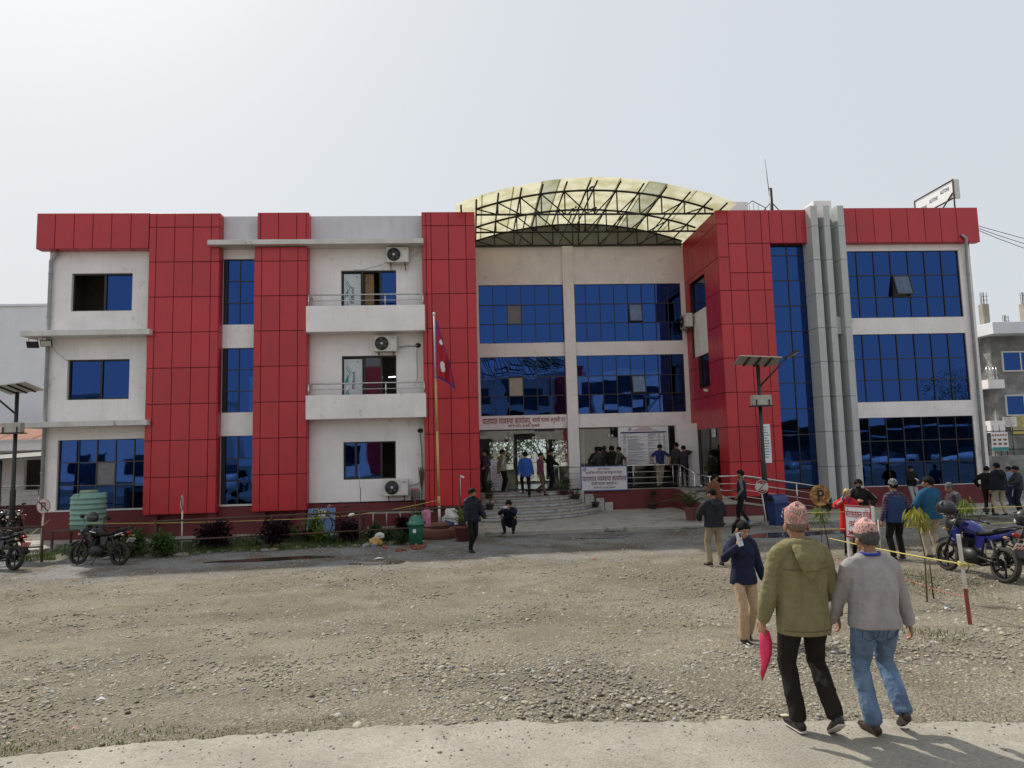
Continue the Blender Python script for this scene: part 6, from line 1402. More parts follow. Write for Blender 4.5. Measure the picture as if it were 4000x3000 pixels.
p = onG(1250+690/3.16, 1850+900/3.16); lump('sack', 'yellow and white torn plastic sack lying in the grass', 'sack', (p.x,p.y+.05,p.z-.02), (.17,.12,.15), 'sack_yellow', 13); lump('plastic_bag', 'crumpled white plastic bag on the yellow sack', 'bag', (p.x+.1,p.y+.02,p.z+.22), (.13,.06,.09), 'sack_white', 15); lump('plastic_bag', 'blue plastic wrapper below the yellow sack', 'bag', (p.x-.05,p.y-.1,p.z-.02), (.07,.04,.05), 'blue_sheet', 17)
# broom and mop
MT['straw'] = mat('broom_straw', (.16,.11,.06), .9, var=.3, scale=30, gscale=(6,6,.5)); MT['mop'] = mat('grey_mop', (.22,.21,.20), .95, var=.3, scale=20); MT['mop_red'] = mat('red_mop_handle', (.40,.05,.03), .5, var=.5, scale=12, gscale=(.1,.1,1))
BR = thing('broom', 'long straw broom leaning upside down in the corner of the red tower', 'broom', (-1.85,.1,.17)); mb = MB(); mb.tube([(0,0,0),(.03,.1,1.3)], .014, 6); mb.build('handle', MT['stem'], BR); mb = MB()
for k in range(60): a = k*2.4; r_ = .11*math.sqrt(k/60); mb.tube([(.03,.1,1.25),(.02+r_*math.cos(a),.1+r_*math.sin(a)*.6,2.1+.1*math.sin(k))], .004, 3)
mb.build('bristles', MT['straw'], BR)
MP = thing('mop', 'grey string mop with red handle standing upside down beside the broom', 'mop', (-2.05,.05,.17)); mb = MB(); mb.tube([(0,0,0),(.0,.1,1.35)], .014, 6); mb.build('handle', MT['mop_red'], MP); mb = MB(); mb.obox((0,.1,1.40), (.28,.05,.05)); mb.build('head', MT['mop_red'], MP); mb = MB()
for k in range(40): x = -.13+.26*(k % 20)/19; mb.tube([(x,.1,1.40),(x*1.2,.05+.05*(k//20),1.36),(x*1.15+.02*math.sin(k*2),.06+.05*(k//20),1.0+.08*math.sin(k*3))], .008, 3)
mb.build('strings', MT['mop'], MP)
# a paper taped post at the fence end
PT = thing('fence_end_post', 'rusty post with a white rag beside the walking man', 'post', (-.40,-3.3,ground(-.4,-3.3))); mb = MB(); mb.tube([(0,0,-.1),(0,0,1.95)], .03, 8); mb.build('post', MT['rust'], PT); mb = MB(); mb.obox((.07,-.01,1.9), (.16,.01,.06), (0,.35,0)); mb.tube([(.02,-.03,1.85),(.03,-.03,1.3)], .008, 5); mb.build('rag', MT['plastic_white'], PT)
# bricks and rubble
MT['brick'] = mat('broken_brick', (.26,.085,.045), .9, var=.3, scale=15, bump=.3, bscale=60)
r7 = random.Random(5)
for i, (u, v) in enumerate(((1605,2140),(1625,2136),(1650,2140),(1660,2133),(1580,2152),(1558,2154),(1505,2143),(1618,2148),(1440,2115),(1432,2106),(1640,2146))):
    p = onG(u, v); mb = MB(); mb.obox((0,0,.03), (r7.uniform(.09,.2),.09,.065), (r7.uniform(-.3,.3),r7.uniform(-.3,.3),r7.uniform(0,3))); o = mb.build('brick', MT['brick'], bevel=.008); o.location = p; tag(o, 'broken red brick lying by the green dustbin', 'brick', 'broken bricks by the green dustbin')
# litter
for i, (u, v, s, m_, lb) in enumerate(((290,2862,.025,'sack_pink','small red and white wrapper on the grass edge'),(395,2745,.045,'paper','white paper scrap among the stones'),(3698,2384,.05,'paper','small white and blue wrapper by the stakes'),(1482,2186,.14,'paper','white paper floating in the muddy puddle'),(210,2155,.16,'paper','white paper scrap by the left fence post'),(2318,2185,.07,'sack_pink','pink wrapper on the grey gravel'))):
    p = onG(u, v); mb = MB(); mb.add([(-s,-s*.5,.01),(s*.2,-s*.6,.03),(s,s*.3,.012),(-s*.3,s*.5,.04)], [(0,1,2,3)]); o = mb.build('litter', MT[m_]); o.location = p+Vector((0,0,.015)); tag(o, lb, 'litter')

# ================================================================== MOTORCYCLES
MT['moto_black'] = mat('black_gloss_paint', (.006,.006,.007), .16, var=.1, spec=.3, coat=.25); MT['moto_blue'] = mat('blue_metallic_paint', (.010,.018,.17), .24, metal=.35, var=.12, coat=.7); MT['engine'] = mat('engine_metal', (.03,.03,.031), .5, metal=.4, var=.3, scale=14); MT['seat_vinyl'] = mat('seat_vinyl', (.012,.012,.013), .65, spec=.2, var=.2, scale=20, bump=.2, bscale=90); MT['plate_white'] = mat('plate_white', (.66,.62,.60), .5, var=.1, scale=12); MT['plate_red'] = mat('plate_red', (.50,.035,.05), .5, var=.1); MT['tail_red'] = mat('tail_lamp_red', (.30,.01,.012), .2, var=0); MT['amber'] = mat('amber_indicator', (.55,.35,.20), .25, var=0); MT['chrome'] = mat('chrome', (.7,.7,.7), .1, metal=1, var=0); MT['dirty_tyre'] = mat('dusty_tyre', (.035,.031,.027), .9, var=.4, scale=25, bump=.5, bscale=60)
def loft(mb, secs, n=12, pw=2.4):
    """secs: (center, half width y, half height z) along x, superellipse section"""
    vs = []
    for (c, a, b_) in secs:
        for k in range(n):
            q = 2*math.pi*k/n; cs, sn = math.cos(q), math.sin(q)
            vs.append((c[0], c[1]+a*math.copysign(abs(cs)**(2/pw), cs), c[2]+b_*math.copysign(abs(sn)**(2/pw), sn)))
    m = len(secs); fs = [(i*n+k, i*n+(k+1) % n, (i+1)*n+(k+1) % n, (i+1)*n+k) for i in range(m-1) for k in range(n)]+[tuple(range(n)), tuple(range((m-1)*n, m*n))]
    return mb.add(vs, fs, True)
def wheel(root, x, R0, wd, name='wheel'):
    Mx = Matrix.Rotation(math.pi/2, 3, 'X'); mb = MB()
    mb.lathe([(R0-.068,-wd*.40),(R0-.03,-wd*.5),(R0-.006,-wd*.30),(R0,0),(R0-.006,wd*.30),(R0-.03,wd*.5),(R0-.068,wd*.40),(R0-.068,-wd*.40)], (x,0,R0), 30, Mx); t = mb.build(name, MT['dirty_tyre'], root)
    mb = MB(); mb.lathe([(R0-.092,-wd*.28),(R0-.066,-wd*.36),(R0-.066,wd*.36),(R0-.092,wd*.28),(R0-.092,-wd*.28)], (x,0,R0), 30, Mx)
    for k in range(6): a = 2*math.pi*k/6+.3; mb.tube([(x+.03*math.cos(a),0,R0+.03*math.sin(a)),(x+(R0-.08)*math.cos(a+.12),0,R0+(R0-.08)*math.sin(a+.12))], [.022,.014], 6)
    mb.tube([(x,-.07,R0),(x,.07,R0)], .035, 10); mb.build('rim', MT['moto_black'], t)
    mb = MB(); mb.lathe([(.07,-.003),(.11,-.003),(.11,.003),(.07,.003),(.07,-.003)], (x,.07,R0), 20, Mx); mb.build('brake_disc', MT['engine'], t)
def motorcycle(label, loc, rz, paint, plate, stripe=None, group=None, mirrors=True, lean=9, simple=False):
    root = thing('motorcycle', label, 'motorcycle', loc, rz, group); root.rotation_euler = (R_(-lean), 0, rz)
    K = lambda nm, mb, m_, bv=0: mb.build(nm, MT[m_], root, bevel=bv)
    wheel(root, .67, .30, .085); wheel(root, -.66, .31, .11)
    for s in (-1,1): mb = MB(); mb.tube([(.67,.085*s,.30),(.52,.085*s,.70),(.41,.085*s,1.0)], [.022,.024,.020], 8); K('fork', mb, 'engine')
    mb = MB(); vs = []
    for k in range(11):
        a = R_(35)+R_(120)*k/10; r_ = .335
        for s in (-.055,0,.055): vs.append((.67+r_*math.cos(a), s, .30+(r_+(.018 if s == 0 else 0))*math.sin(a)))
    mb.add(vs, [(k*3+j, k*3+j+1, k*3+j+4, k*3+j+3) for k in range(10) for j in range(2)], True); K('front_fender', mb, paint)
    mb = MB(); loft(mb, [((.68,0,.86),.05,.05),((.65,0,.87),.10,.10),((.55,0,.89),.125,.135),((.44,0,.93),.11,.12),((.38,0,.95),.06,.05)]); K('headlight_cowl', mb, 'moto_black' if paint == 'moto_black' else 'black')
    mb = MB(); mb.ball((.655,0,.86), (.04,.085,.065), 12, 8); K('headlight', mb, 'head_lamp')
    mb = MB(); mb.tube([(.20,-.37,1.01),(.30,-.34,1.03),(.38,-.15,1.04),(.40,0,1.03),(.38,.15,1.04),(.30,.34,1.03),(.20,.37,1.01)], .014, 8); K('handlebar', mb, 'black_steel')
    for s in (-1,1):
        mb = MB(); mb.tube([(.15,.395*s,1.005),(.27,.35*s,1.025)], .020, 8); K('grip', mb, 'black')
        mb = MB(); mb.tube([(.30,.335*s,1.035),(.36,.27*s,1.03),(.22,.41*s,1.04)], .007, 5); K('lever', mb, 'steel')
        if mirrors: mb = MB(); mb.tube([(.30,.30*s,1.04),(.33,.36*s,1.18),(.31,.42*s,1.24)], .008, 6); mb.ball((.30,.45*s,1.26), (.02,.085,.05), 12, 6); K('mirror', mb, 'black')
    mb = MB(); loft(mb, [((.36,0,.86),.06,.05),((.30,0,.88),.13,.10),((.15,0,.90),.155,.13),((.0,0,.86),.13,.12),((-.12,0,.80),.085,.07)]); K('fuel_tank', mb, paint)
    for s in (-1,1): mb = MB(); mb.poly([(.38,.135*s,.88),(.20,.165*s,.82),(.22,.15*s,.60),(.42,.11*s,.62),(.48,.12*s,.76)], (0,.012*s,0)); K('tank_shroud', mb, paint, .006)
    mb = MB(); loft(mb, [((-.06,0,.81),.09,.04),((-.18,0,.80),.125,.05),((-.38,0,.82),.14,.05),((-.55,0,.87),.12,.05),((-.74,0,.92),.08,.035)]); K('seat', mb, 'seat_vinyl')
    mb = MB(); loft(mb, [((-.15,0,.70),.10,.09),((-.40,0,.74),.12,.09),((-.62,0,.81),.10,.075),((-.83,0,.88),.055,.045)]); K('tail_panel', mb, paint)
    mb = MB(); mb.tube([(-.50,-.13,.88),(-.70,-.13,.95),(-.88,-.07,.99),(-.88,.07,.99),(-.70,.13,.95),(-.50,.13,.88)], .014, 8); K('grab_rail', mb, 'black_steel')
    mb = MB(); mb.ball((-.85,0,.86), (.05,.08,.045), 12, 6); K('tail_lamp', mb, 'tail_red')
    mb = MB(); loft(mb, [((-.72,0,.80),.07,.02),((-.88,0,.68),.09,.015),((-1.0,0,.48),.095,.012)]); K('rear_mudguard', mb, 'black')
    Mp = Matrix.Rotation(R_(-32), 3, 'Y')
    mb = MB(); mb.obox((-.945,0,.66), (.012,.24,.15), M=Mp); pl = K('number_plate', mb, plate, .008)
    q = MB()
    for (dz, yy) in ((.03, (-.08,-.03,.03,.08)), (-.03, (-.07,-.01,.06))):
        for y in yy: q.obox(Vector((-.945,y,.66))+Mp @ Vector((-.009,0,dz)), (.004,.028,.036), M=Mp)
    q.build('plate_figures', MT['plate_red' if plate == 'plate_white' and paint == 'moto_blue' else ('ink' if plate == 'plate_white' else 'plate_white')], pl)
    for s in (-1,1):
        mb = MB(); mb.tube([(-.78,.05*s,.80),(-.82,.16*s,.79)], .008, 5); mb.ball((-.83,.19*s,.79), (.025,.045,.025), 10, 6); K('indicator', mb, 'amber')
        mb = MB(); mb.tube([(.55,.10*s,.80),(.55,.17*s,.80)], .008, 5); mb.ball((.55,.20*s,.80), (.025,.045,.025), 10, 6); K('indicator', mb, 'amber')
        mb = MB(); mb.tube([(-.64,.11*s,.33),(-.46,.12*s,.70)], [.032,.026], 10); K('shock', mb, 'engine')
        mb = MB(); mb.tube([(-.66,.085*s,.31),(-.12,.09*s,.38)], .022, 6); K('swing_arm', mb, 'black_steel')
    mb = MB(); loft(mb, [((.28,0,.36),.10,.08),((.18,0,.38),.15,.15),((-.02,0,.38),.17,.15),((-.14,0,.36),.12,.10)]); K('crankcase', mb, 'engine')
    mb = MB()
    for k in range(7): mb.obox((.20-.006*k,0,.50+.026*k), (.19,.20,.012), (0,-.2,0))
    mb.obox((.18,0,.58), (.12,.13,.22), (0,-.2,0)); K('cylinder', mb, 'engine')
    mb = MB(); mb.tube([(.45,0,.90),(.38,0,.45),(.10,0,.26),(-.12,0,.30),(-.18,0,.72)], .022, 8); mb.tube([(.42,0,.92),(-.15,0,.78),(-.60,0,.80)], .02, 8); K('frame', mb, 'black_steel')
    mb = MB(); mb.tube([(.27,-.05,.52),(.36,-.10,.40),(.30,-.13,.25),(.0,-.14,.22),(-.25,-.15,.28)], .022, 8); K('exhaust_pipe', mb, 'engine')
    mb = MB(); mb.tube([(-.22,-.16,.27),(-.34,-.165,.31),(-.78,-.18,.46),(-.86,-.185,.49)], [.03,.055,.060,.045], 12); K('muffler', mb, 'black')
    for s in (-1,1): mb = MB(); mb.poly([(-.10,.115*s,.74),(-.34,.13*s,.76),(-.28,.12*s,.54),(-.10,.11*s,.52)], (0,.015*s,0)); K('side_panel', mb, paint, .006)
    mb = MB(); mb.tube([(-.05,.12,.26),(-.10,.30,.02)], [.014,.012], 6); mb.obox((-.10,.31,.012), (.05,.05,.012)); K('side_stand', mb, 'black_steel')
    for s in (-1,1): mb = MB(); mb.tube([(-.02,.12*s,.30),(-.02,.26*s,.30)], .014, 6); K('footpeg', mb, 'black')
    mb = MB()
    for k in range(5): mb.tube([(-.38-.01*k,.17,.62-.075*k),(-.66,.19,.60-.06*k),(-.70,.15,.52-.04*k)], .005, 4)
    mb.tube([(-.38,.17,.64),(-.44,.17,.28)], .007, 5); K('leg_guard', mb, 'black_steel')
    if stripe:
        for s in (-1,1): mb = MB(); mb.poly([(.30,.152*s,.90),(.08,.162*s,.86),(.06,.160*s,.83),(.28,.155*s,.87)], (0,.012*s,0)); mb.poly([(-.52,.121*s,.80),(-.74,.085*s,.87),(-.72,.085*s,.84),(-.52,.121*s,.77)], (0,.01*s,0)); K('decal', mb, stripe)
    return root
def helmet(label, loc, rz, sc_=1.0):
    root = thing('helmet', label, 'helmet', loc, rz); mb = MB(); vs = []; n, m = 20, 12
    for i in range(m+1):
        a = -.75+(math.pi/2+.75)*i/m
        for k in range(n): q = 2*math.pi*k/n; vs.append((.150*math.cos(a)*math.cos(q)*1.08, .128*math.cos(a)*math.sin(q), .135*math.sin(a)+.10))
    mb.add(vs, [(i*n+k, i*n+(k+1) % n, (i+1)*n+(k+1) % n, (i+1)*n+k) for i in range(m) for k in range(n)], True); mb.build('shell', MT['helmet'], root)
    mb = MB(); vs = []
    for i in range(5):
        a = -.45+.75*i/4
        for k in range(11): q = -1.15+2.3*k/10; vs.append((.155*math.cos(a)*math.cos(q)*1.08, .134*math.cos(a)*math.sin(q), .138*math.sin(a)+.10))
    mb.add(vs, [(i*11+k, i*11+k+1, (i+1)*11+k+1, (i+1)*11+k) for i in range(4) for k in range(10)], True); mb.build('visor', MT['visor'], root)
    mb = MB(); mb.tube([(.125*math.cos(2*math.pi*k/20)*1.05,.105*math.sin(2*math.pi*k/20),.01) for k in range(20)], .014, 6, closed=True); mb.build('rim', MT['black'], root); root.scale = (sc_,)*3; return root
MT['helmet'] = mat('matt_black_helmet', (.022,.022,.025), .38, var=.1); MT['visor'] = mat('smoked_visor', (.05,.05,.055), .08, var=0, spec=.7)
def proj_u(p):
    d = np.array(p)-CAM; return 2000+FPX*d.dot(CR)/d.dot(CF)
def bike_between(rear_px, front_u, lo=95, hi=178):
    r_ = onG(*rear_px); best = min((abs(proj_u((r_.x+1.33*math.cos(R_(q)), r_.y+1.33*math.sin(R_(q)), r_.z))-front_u), q) for q in range(lo, hi)); a = R_(best[1])
    c = (r_.x+.66*math.cos(a), r_.y+.66*math.sin(a)); return (c[0], c[1], ground(*c)), a, best[0]
(l, a, dl) = bike_between((462,2208), 300); print('bike1', l, math.degrees(a), dl)
motorcycle('black motorcycle with helmet hung on its mirror at the planting bed', l, a, 'moto_black', 'plate_white', 'plate_white', lean=-9)
Rz = Matrix.Rotation(a, 3, 'Z'); hpz = Vector(l)+Rz @ Vector((.36,-.15,1.14)); helmet('black helmet hanging on the mirror of the black motorcycle', hpz, a+2.6, 1.12)
(l, a, dl) = bike_between((3925,2278), 3718); print('bike2', l, math.degrees(a), dl); 
motorcycle('blue motorcycle parked by the red and white rope post', l, a, 'moto_blue', 'plate_white', lean=-9)
Rz = Matrix.Rotation(a, 3, 'Z'); hpz = Vector(l)+Rz @ Vector((.34,.18,1.12)); helmet('black helmet with pale print on the mirror of the blue motorcycle', hpz, a+.2, 1.15)
p = onG(3990, 2205); motorcycle('blue motorcycle cut off by the picture edge beside the first blue one', (p.x+.55,p.y-.35,p.z), R_(150), 'moto_blue', 'plate_white', lean=-8); helmet('black full helmet on the front of the blue motorcycle at the edge', (p.x+.12,p.y-.08,p.z+.82), 2.9, 1.2)
p = onG(50, 2228); motorcycle('black motorcycle with red number plate at the end of the fence', (p.x-.62,p.y+.26,p.z), R_(158), 'moto_black', 'plate_red', lean=-9)
for i, (x, y, a, pt, lb) in enumerate(((-17.6,3.2,1.9,'moto_black','black motorcycle under the shed porch nearest the building corner'),(-18.6,3.6,1.7,'moto_black','black motorcycle under the shed porch, second from the building corner'),(-19.6,3.3,1.95,'moto_black','black motorcycle under the shed porch, third from the building corner'),(-16.6,4.4,1.6,'moto_black','black motorcycle under the shed porch close behind the corner pipe'),(-17.2,1.2,2.3,'moto_black','black motorcycle standing before the row under the shed porch'),(-20.6,3.6,1.8,'moto_blue','blue motorcycle at the far end of the row under the shed porch'))):
    motorcycle(lb, (x,y,ground(x,y)), a+math.pi*(i % 2 == 0), pt, 'plate_red', group='motorcycles under the shed porch', lean=-8)
helmet('black helmet on the second motorcycle under the porch', (-18.55,3.4,1.35), .4, 1.1); helmet('black helmet on the third motorcycle under the porch', (-19.5,3.2,1.3), 1.0, 1.1)
lump('tarpaulin', 'crumpled brown tarpaulin lying at the building corner', 'tarpaulin', (-15.2,-1.6,.02), (.75,.3,.14), 'rust', 31)
# trees behind the lobby window
def tree(label, loc, h, rad, seed, n=1500):
    r = random.Random(seed); root = thing('tree', label, 'tree', loc); mb = MB(); mb.tube([(0,0,-.2),(.05,0,h*.4),(0,.1,h*.7)], [.14,.10,.05], 8); tips = []
    for i in range(9): a = r.uniform(0,6.28); t = Vector((math.cos(a)*rad*.6,math.sin(a)*rad*.6,h*r.uniform(.55,.95))); mb.tube([(0,0,h*.4), t*.6+Vector((0,0,h*.15)), t], [.06,.035,.015], 5); tips.append(t)
    mb.build('trunk', MT['stem'], root, fix=False); ml = MB()
    for i in range(n): c = r.choice(tips); p = c+rvec(r)*rad*.5; add_leaf(ml, p, rvec(r), Vector((0,0,1)), .22, .13)
    ml.build('crown', MT['leaf_green'], root, fix=False)
tree('leafy tree behind the lobby, seen through the left rear window', (1.8,16.5,.2), 4.2, 2.2, 3); tree('leafy tree behind the lobby, seen through the wide rear window', (4.6,17.5,.2), 4.6, 2.4, 8)
tree('leafy tree across the road beside the dark shed', (52,-42,.2), 9, 5, 5, 3000)
# ================================================================== PEOPLE
SCR = bpy.data.scenes.new('scratch')
def remesh(mb, voxel, it=4, wr=0.0, wscale=(9,9,5), seed=0.0):
    me = mb.mesh('tmp'); o = bpy.data.objects.new('tmp', me); SCR.collection.objects.link(o)
    m = o.modifiers.new('r', 'REMESH'); m.mode = 'VOXEL'; m.voxel_size = voxel
    if it: s = o.modifiers.new('s', 'SMOOTH'); s.factor = .5; s.iterations = it
    vl = SCR.view_layers[0]; vl.update(); out = bpy.data.meshes.new_from_object(o.evaluated_get(vl.depsgraph))
    bpy.data.objects.remove(o); bpy.data.meshes.remove(me)
    if wr > 0:
        n = len(out.vertices); co = np.empty(n*3); out.vertices.foreach_get('co', co); co = co.reshape(-1, 3); no = np.empty(n*3); out.vertices.foreach_get('normal', no); no = no.reshape(-1, 3)
        d = np.array([abs(noise.noise((c[0]*wscale[0]+seed, c[1]*wscale[1]+.6*c[2], c[2]*wscale[2]-c[0]*3))) for c in co]); d2 = np.array([abs(noise.noise((c[0]*15+seed+2*c[2], c[1]*15, c[2]*24+c[0]*6))) for c in co])
        fade = np.clip((co[:, 2]-co[:, 2].min())/.09, 0, 1); co = co + no*(((.3-d)*wr+(.3-d2)*wr*.38)*fade)[:, None]; out.vertices.foreach_set('co', co.ravel()); out.update()
    out.polygons.foreach_set('use_smooth', [True]*len(out.polygons)); return out
def limb(mb, pts, rs, n=12, flat=None, round_ends=True):
    """tapered limb through pts; rs radii or (rx, ry) pairs; flat = direction along which ry is measured"""
    pts = [Vector(p) for p in pts]; vs = []; N = len(pts); R2 = [(r, r) if not isinstance(r, tuple) else r for r in rs]
    ref = Vector(flat) if flat is not None else Vector((0, 1, 0))
    dirs = []
    for i in range(N):
        a = pts[max(0, i-1)]; b = pts[min(N-1, i+1)]; dirs.append((b-a).normalized())
    rings = []
    if round_ends: rings.append((pts[0]-dirs[0]*max(R2[0])*.35, dirs[0], (R2[0][0]*.6, R2[0][1]*.6)))
    for i in range(N): rings.append((pts[i], dirs[i], R2[i]))
    if round_ends: rings.append((pts[-1]+dirs[-1]*max(R2[-1])*.35, dirs[-1], (R2[-1][0]*.6, R2[-1][1]*.6)))
    for p, d, (rx, ry) in rings:
        y = ref-d*ref.dot(d)
        if y.length < 1e-3: y = d.orthogonal()
        y.normalize(); x = y.cross(d).normalized()
        for k in range(n): q = 2*math.pi*k/n; vs.append(p+x*rx*math.cos(q)+y*ry*math.sin(q))
    m = len(rings); fs = [(i*n+k, i*n+(k+1) % n, (i+1)*n+(k+1) % n, (i+1)*n+k) for i in range(m-1) for k in range(n)]+[tuple(reversed(range(n))), tuple(range((m-1)*n, m*n))]
    mb.add(vs, fs, True)
def ik(a, b, l1, l2, pole):
    a, b, pole = Vector(a), Vector(b), Vector(pole); d = b-a; L = min(d.length, (l1+l2)*.999); dn = d.normalized(); b = a+dn*L
    x = (l1*l1-l2*l2+L*L)/(2*L); h = math.sqrt(max(0, l1*l1-x*x)); p = pole-dn*pole.dot(dn)
    if p.length < 1e-4: p = dn.orthogonal()
    return a+dn*x+p.normalized()*h, b
def hand(mb, wrist, d, n, side, curl=.5, s=1.0, spread=.0, r=.0088):
    """side +1: thumb on +w side"""
    wrist, d, n = Vector(wrist), Vector(d).normalized(), Vector(n); n = (n-d*n.dot(d)).normalized(); w_ = d.cross(n)*side
    limb(mb, [wrist-d*.03*s, wrist+d*.02*s, wrist+d*.06*s, wrist+d*.088*s], [(.026*s,.019*s),(.034*s,.017*s),(.041*s,.015*s),(.038*s,.013*s)], 10, n)
    for k, ln in enumerate((.070,.080,.075,.060)):
        off = (.0305-.0205*k)*s; b = wrist+d*(.085-.004*abs(k-1.2))*s+w_*off; pts = [b-d*.01*s]; dr = d; p = b
        for j, f in enumerate((.45,.32,.25)):
            dr = (Matrix.Rotation(curl*(.55+.25*j), 3, d.cross(n).normalized()) @ dr) if True else dr
            p = p+dr*ln*f*s+w_*spread*(1.2-k)*.004; pts.append(p)
        limb(mb, pts, [r*1.1*s, r*1.05*s, r*.95*s, r*.8*s], 8, n)
    b = wrist+d*.025*s+w_*.026*s; t1 = b+(d*.6+w_*.75+n*.25).normalized()*.04*s; t2 = t1+(d*.95+w_*.2+n*.35).normalized()*.032*s
    limb(mb, [b, t1, t2], [r*1.5*s, r*1.2*s, r*.9*s], 8, n)
SK = mat('skin', (.30,.155,.09), .55, var=.10, scale=18, bump=.08, bscale=150); SK2 = mat('light_skin', (.42,.24,.16), .55, var=.08, scale=18, bump=.06, bscale=150); SK3 = mat('dark_skin', (.20,.10,.06), .55, var=.10, scale=18)
HAIR = mat('black_hair', (.008,.007,.007), .75, spec=.15, var=.3, scale=40, bump=.5, bscale=90, gscale=(1,1,.3)); GREYH = mat('grey_hair', (.075,.07,.068), .8, spec=.15, var=.45, scale=60, bump=.4, bscale=120); BLOND = mat('blond_hair', (.36,.25,.11), .5, var=.25, scale=40, gscale=(2,2,.3)); STUB = mat('cropped_grey_hair', (.16,.115,.085), .75, var=.35, scale=80)
EYEM = mat('eye_dark', (.012,.010,.010), .2, var=0); EYEW = mat('eye_white', (.6,.58,.55), .3, var=0); LIP = mat('lips', (.30,.09,.075), .5, var=.1)
CL = {}
def cloth(name, col, var=.14, rough=.88, b=.55, bs=5.5, gs=(2.2,2.2,1.1), scale=5):
    if name not in CL: CL[name] = mat('cloth_'+name, col, rough, var=var, scale=scale, bump=b, bscale=bs, gscale=gs, bdist=.03, spec=.2)
    return CL[name]
def plaid(name, a, b_, c, s=26):
    m = bpy.data.materials.new('plaid_'+name); m.use_nodes = True; nt = m.node_tree; L = nt.links; b = nt.nodes['Principled BSDF']; b.inputs['Roughness'].default_value = .9
    tc = nd(nt, 'ShaderNodeTexCoord'); sp = nd(nt, 'ShaderNodeSeparateXYZ'); L.new(tc.outputs['Object'], sp.inputs[0])
    def stripe(sock, f):
        k = nd(nt, 'ShaderNodeMath', operation='MULTIPLY'); k.inputs[1].default_value = f; L.new(sock, k.inputs[0]); q = nd(nt, 'ShaderNodeMath', operation='SINE'); L.new(k.outputs[0], q.inputs[0]); r = nd(nt, 'ShaderNodeMath', operation='GREATER_THAN'); r.inputs[1].default_value = .1; L.new(q.outputs[0], r.inputs[0]); return r.outputs[0]
    ax = nd(nt, 'ShaderNodeMath', operation='ADD'); L.new(sp.outputs[0], ax.inputs[0]); L.new(sp.outputs[1], ax.inputs[1])
    s1, s2 = stripe(ax.outputs[0], s*4), stripe(sp.outputs[2], s*4)
    x1 = nd(nt, 'ShaderNodeMix', data_type='RGBA'); L.new(s1, x1.inputs[0]); x1.inputs[6].default_value = (*a, 1); x1.inputs[7].default_value = (*b_, 1)
    x2 = nd(nt, 'ShaderNodeMix', data_type='RGBA'); h = nd(nt, 'ShaderNodeMath', operation='MULTIPLY'); h.inputs[1].default_value = .7; L.new(s2, h.inputs[0]); L.new(h.outputs[0], x2.inputs[0]); L.new(x1.outputs[2], x2.inputs[6]); x2.inputs[7].default_value = (*c, 1); L.new(x2.outputs[2], b.inputs['Base Color']); return m
def topi_mat(name, base, acc, dark, s=30, thr=.42):
    m = bpy.data.materials.new('topi_'+name); m.use_nodes = True; nt = m.node_tree; L = nt.links; b = nt.nodes['Principled BSDF']; b.inputs['Roughness'].default_value = .85
    tc = nd(nt, 'ShaderNodeTexCoord'); mp = nd(nt, 'ShaderNodeMapping'); mp.inputs['Rotation'].default_value = (.5,.3,.78); L.new(tc.outputs['Object'], mp.inputs[0])
    v = nd(nt, 'ShaderNodeTexVoronoi', distance='CHEBYCHEV'); v.inputs['Scale'].default_value = s; v.inputs['Randomness'].default_value = .25; L.new(mp.outputs[0], v.inputs['Vector']); sp = nd(nt, 'ShaderNodeSeparateColor'); L.new(v.outputs['Color'], sp.inputs[0])
    r = nd(nt, 'ShaderNodeMapRange'); r.inputs[1].default_value = .3; r.inputs[2].default_value = .7; L.new(sp.outputs[0], r.inputs[0]); x = nd(nt, 'ShaderNodeMix', data_type='RGBA'); L.new(r.outputs[0], x.inputs[0]); x.inputs[6].default_value = (*base, 1); x.inputs[7].default_value = (*acc, 1)
    n = nd(nt, 'ShaderNodeTexNoise'); n.inputs['Scale'].default_value = s*2; n.inputs['Detail'].default_value = 1; L.new(tc.outputs['Object'], n.inputs['Vector'])
    g = nd(nt, 'ShaderNodeMapRange'); g.inputs[1].default_value = thr+.13; g.inputs[2].default_value = thr+.17; L.new(n.outputs[0], g.inputs[0]); y = nd(nt, 'ShaderNodeMix', data_type='RGBA'); L.new(g.outputs[0], y.inputs[0]); L.new(x.outputs[2], y.inputs[6]); y.inputs[7].default_value = (*dark, 1); L.new(y.outputs[2], b.inputs['Base Color']); return m

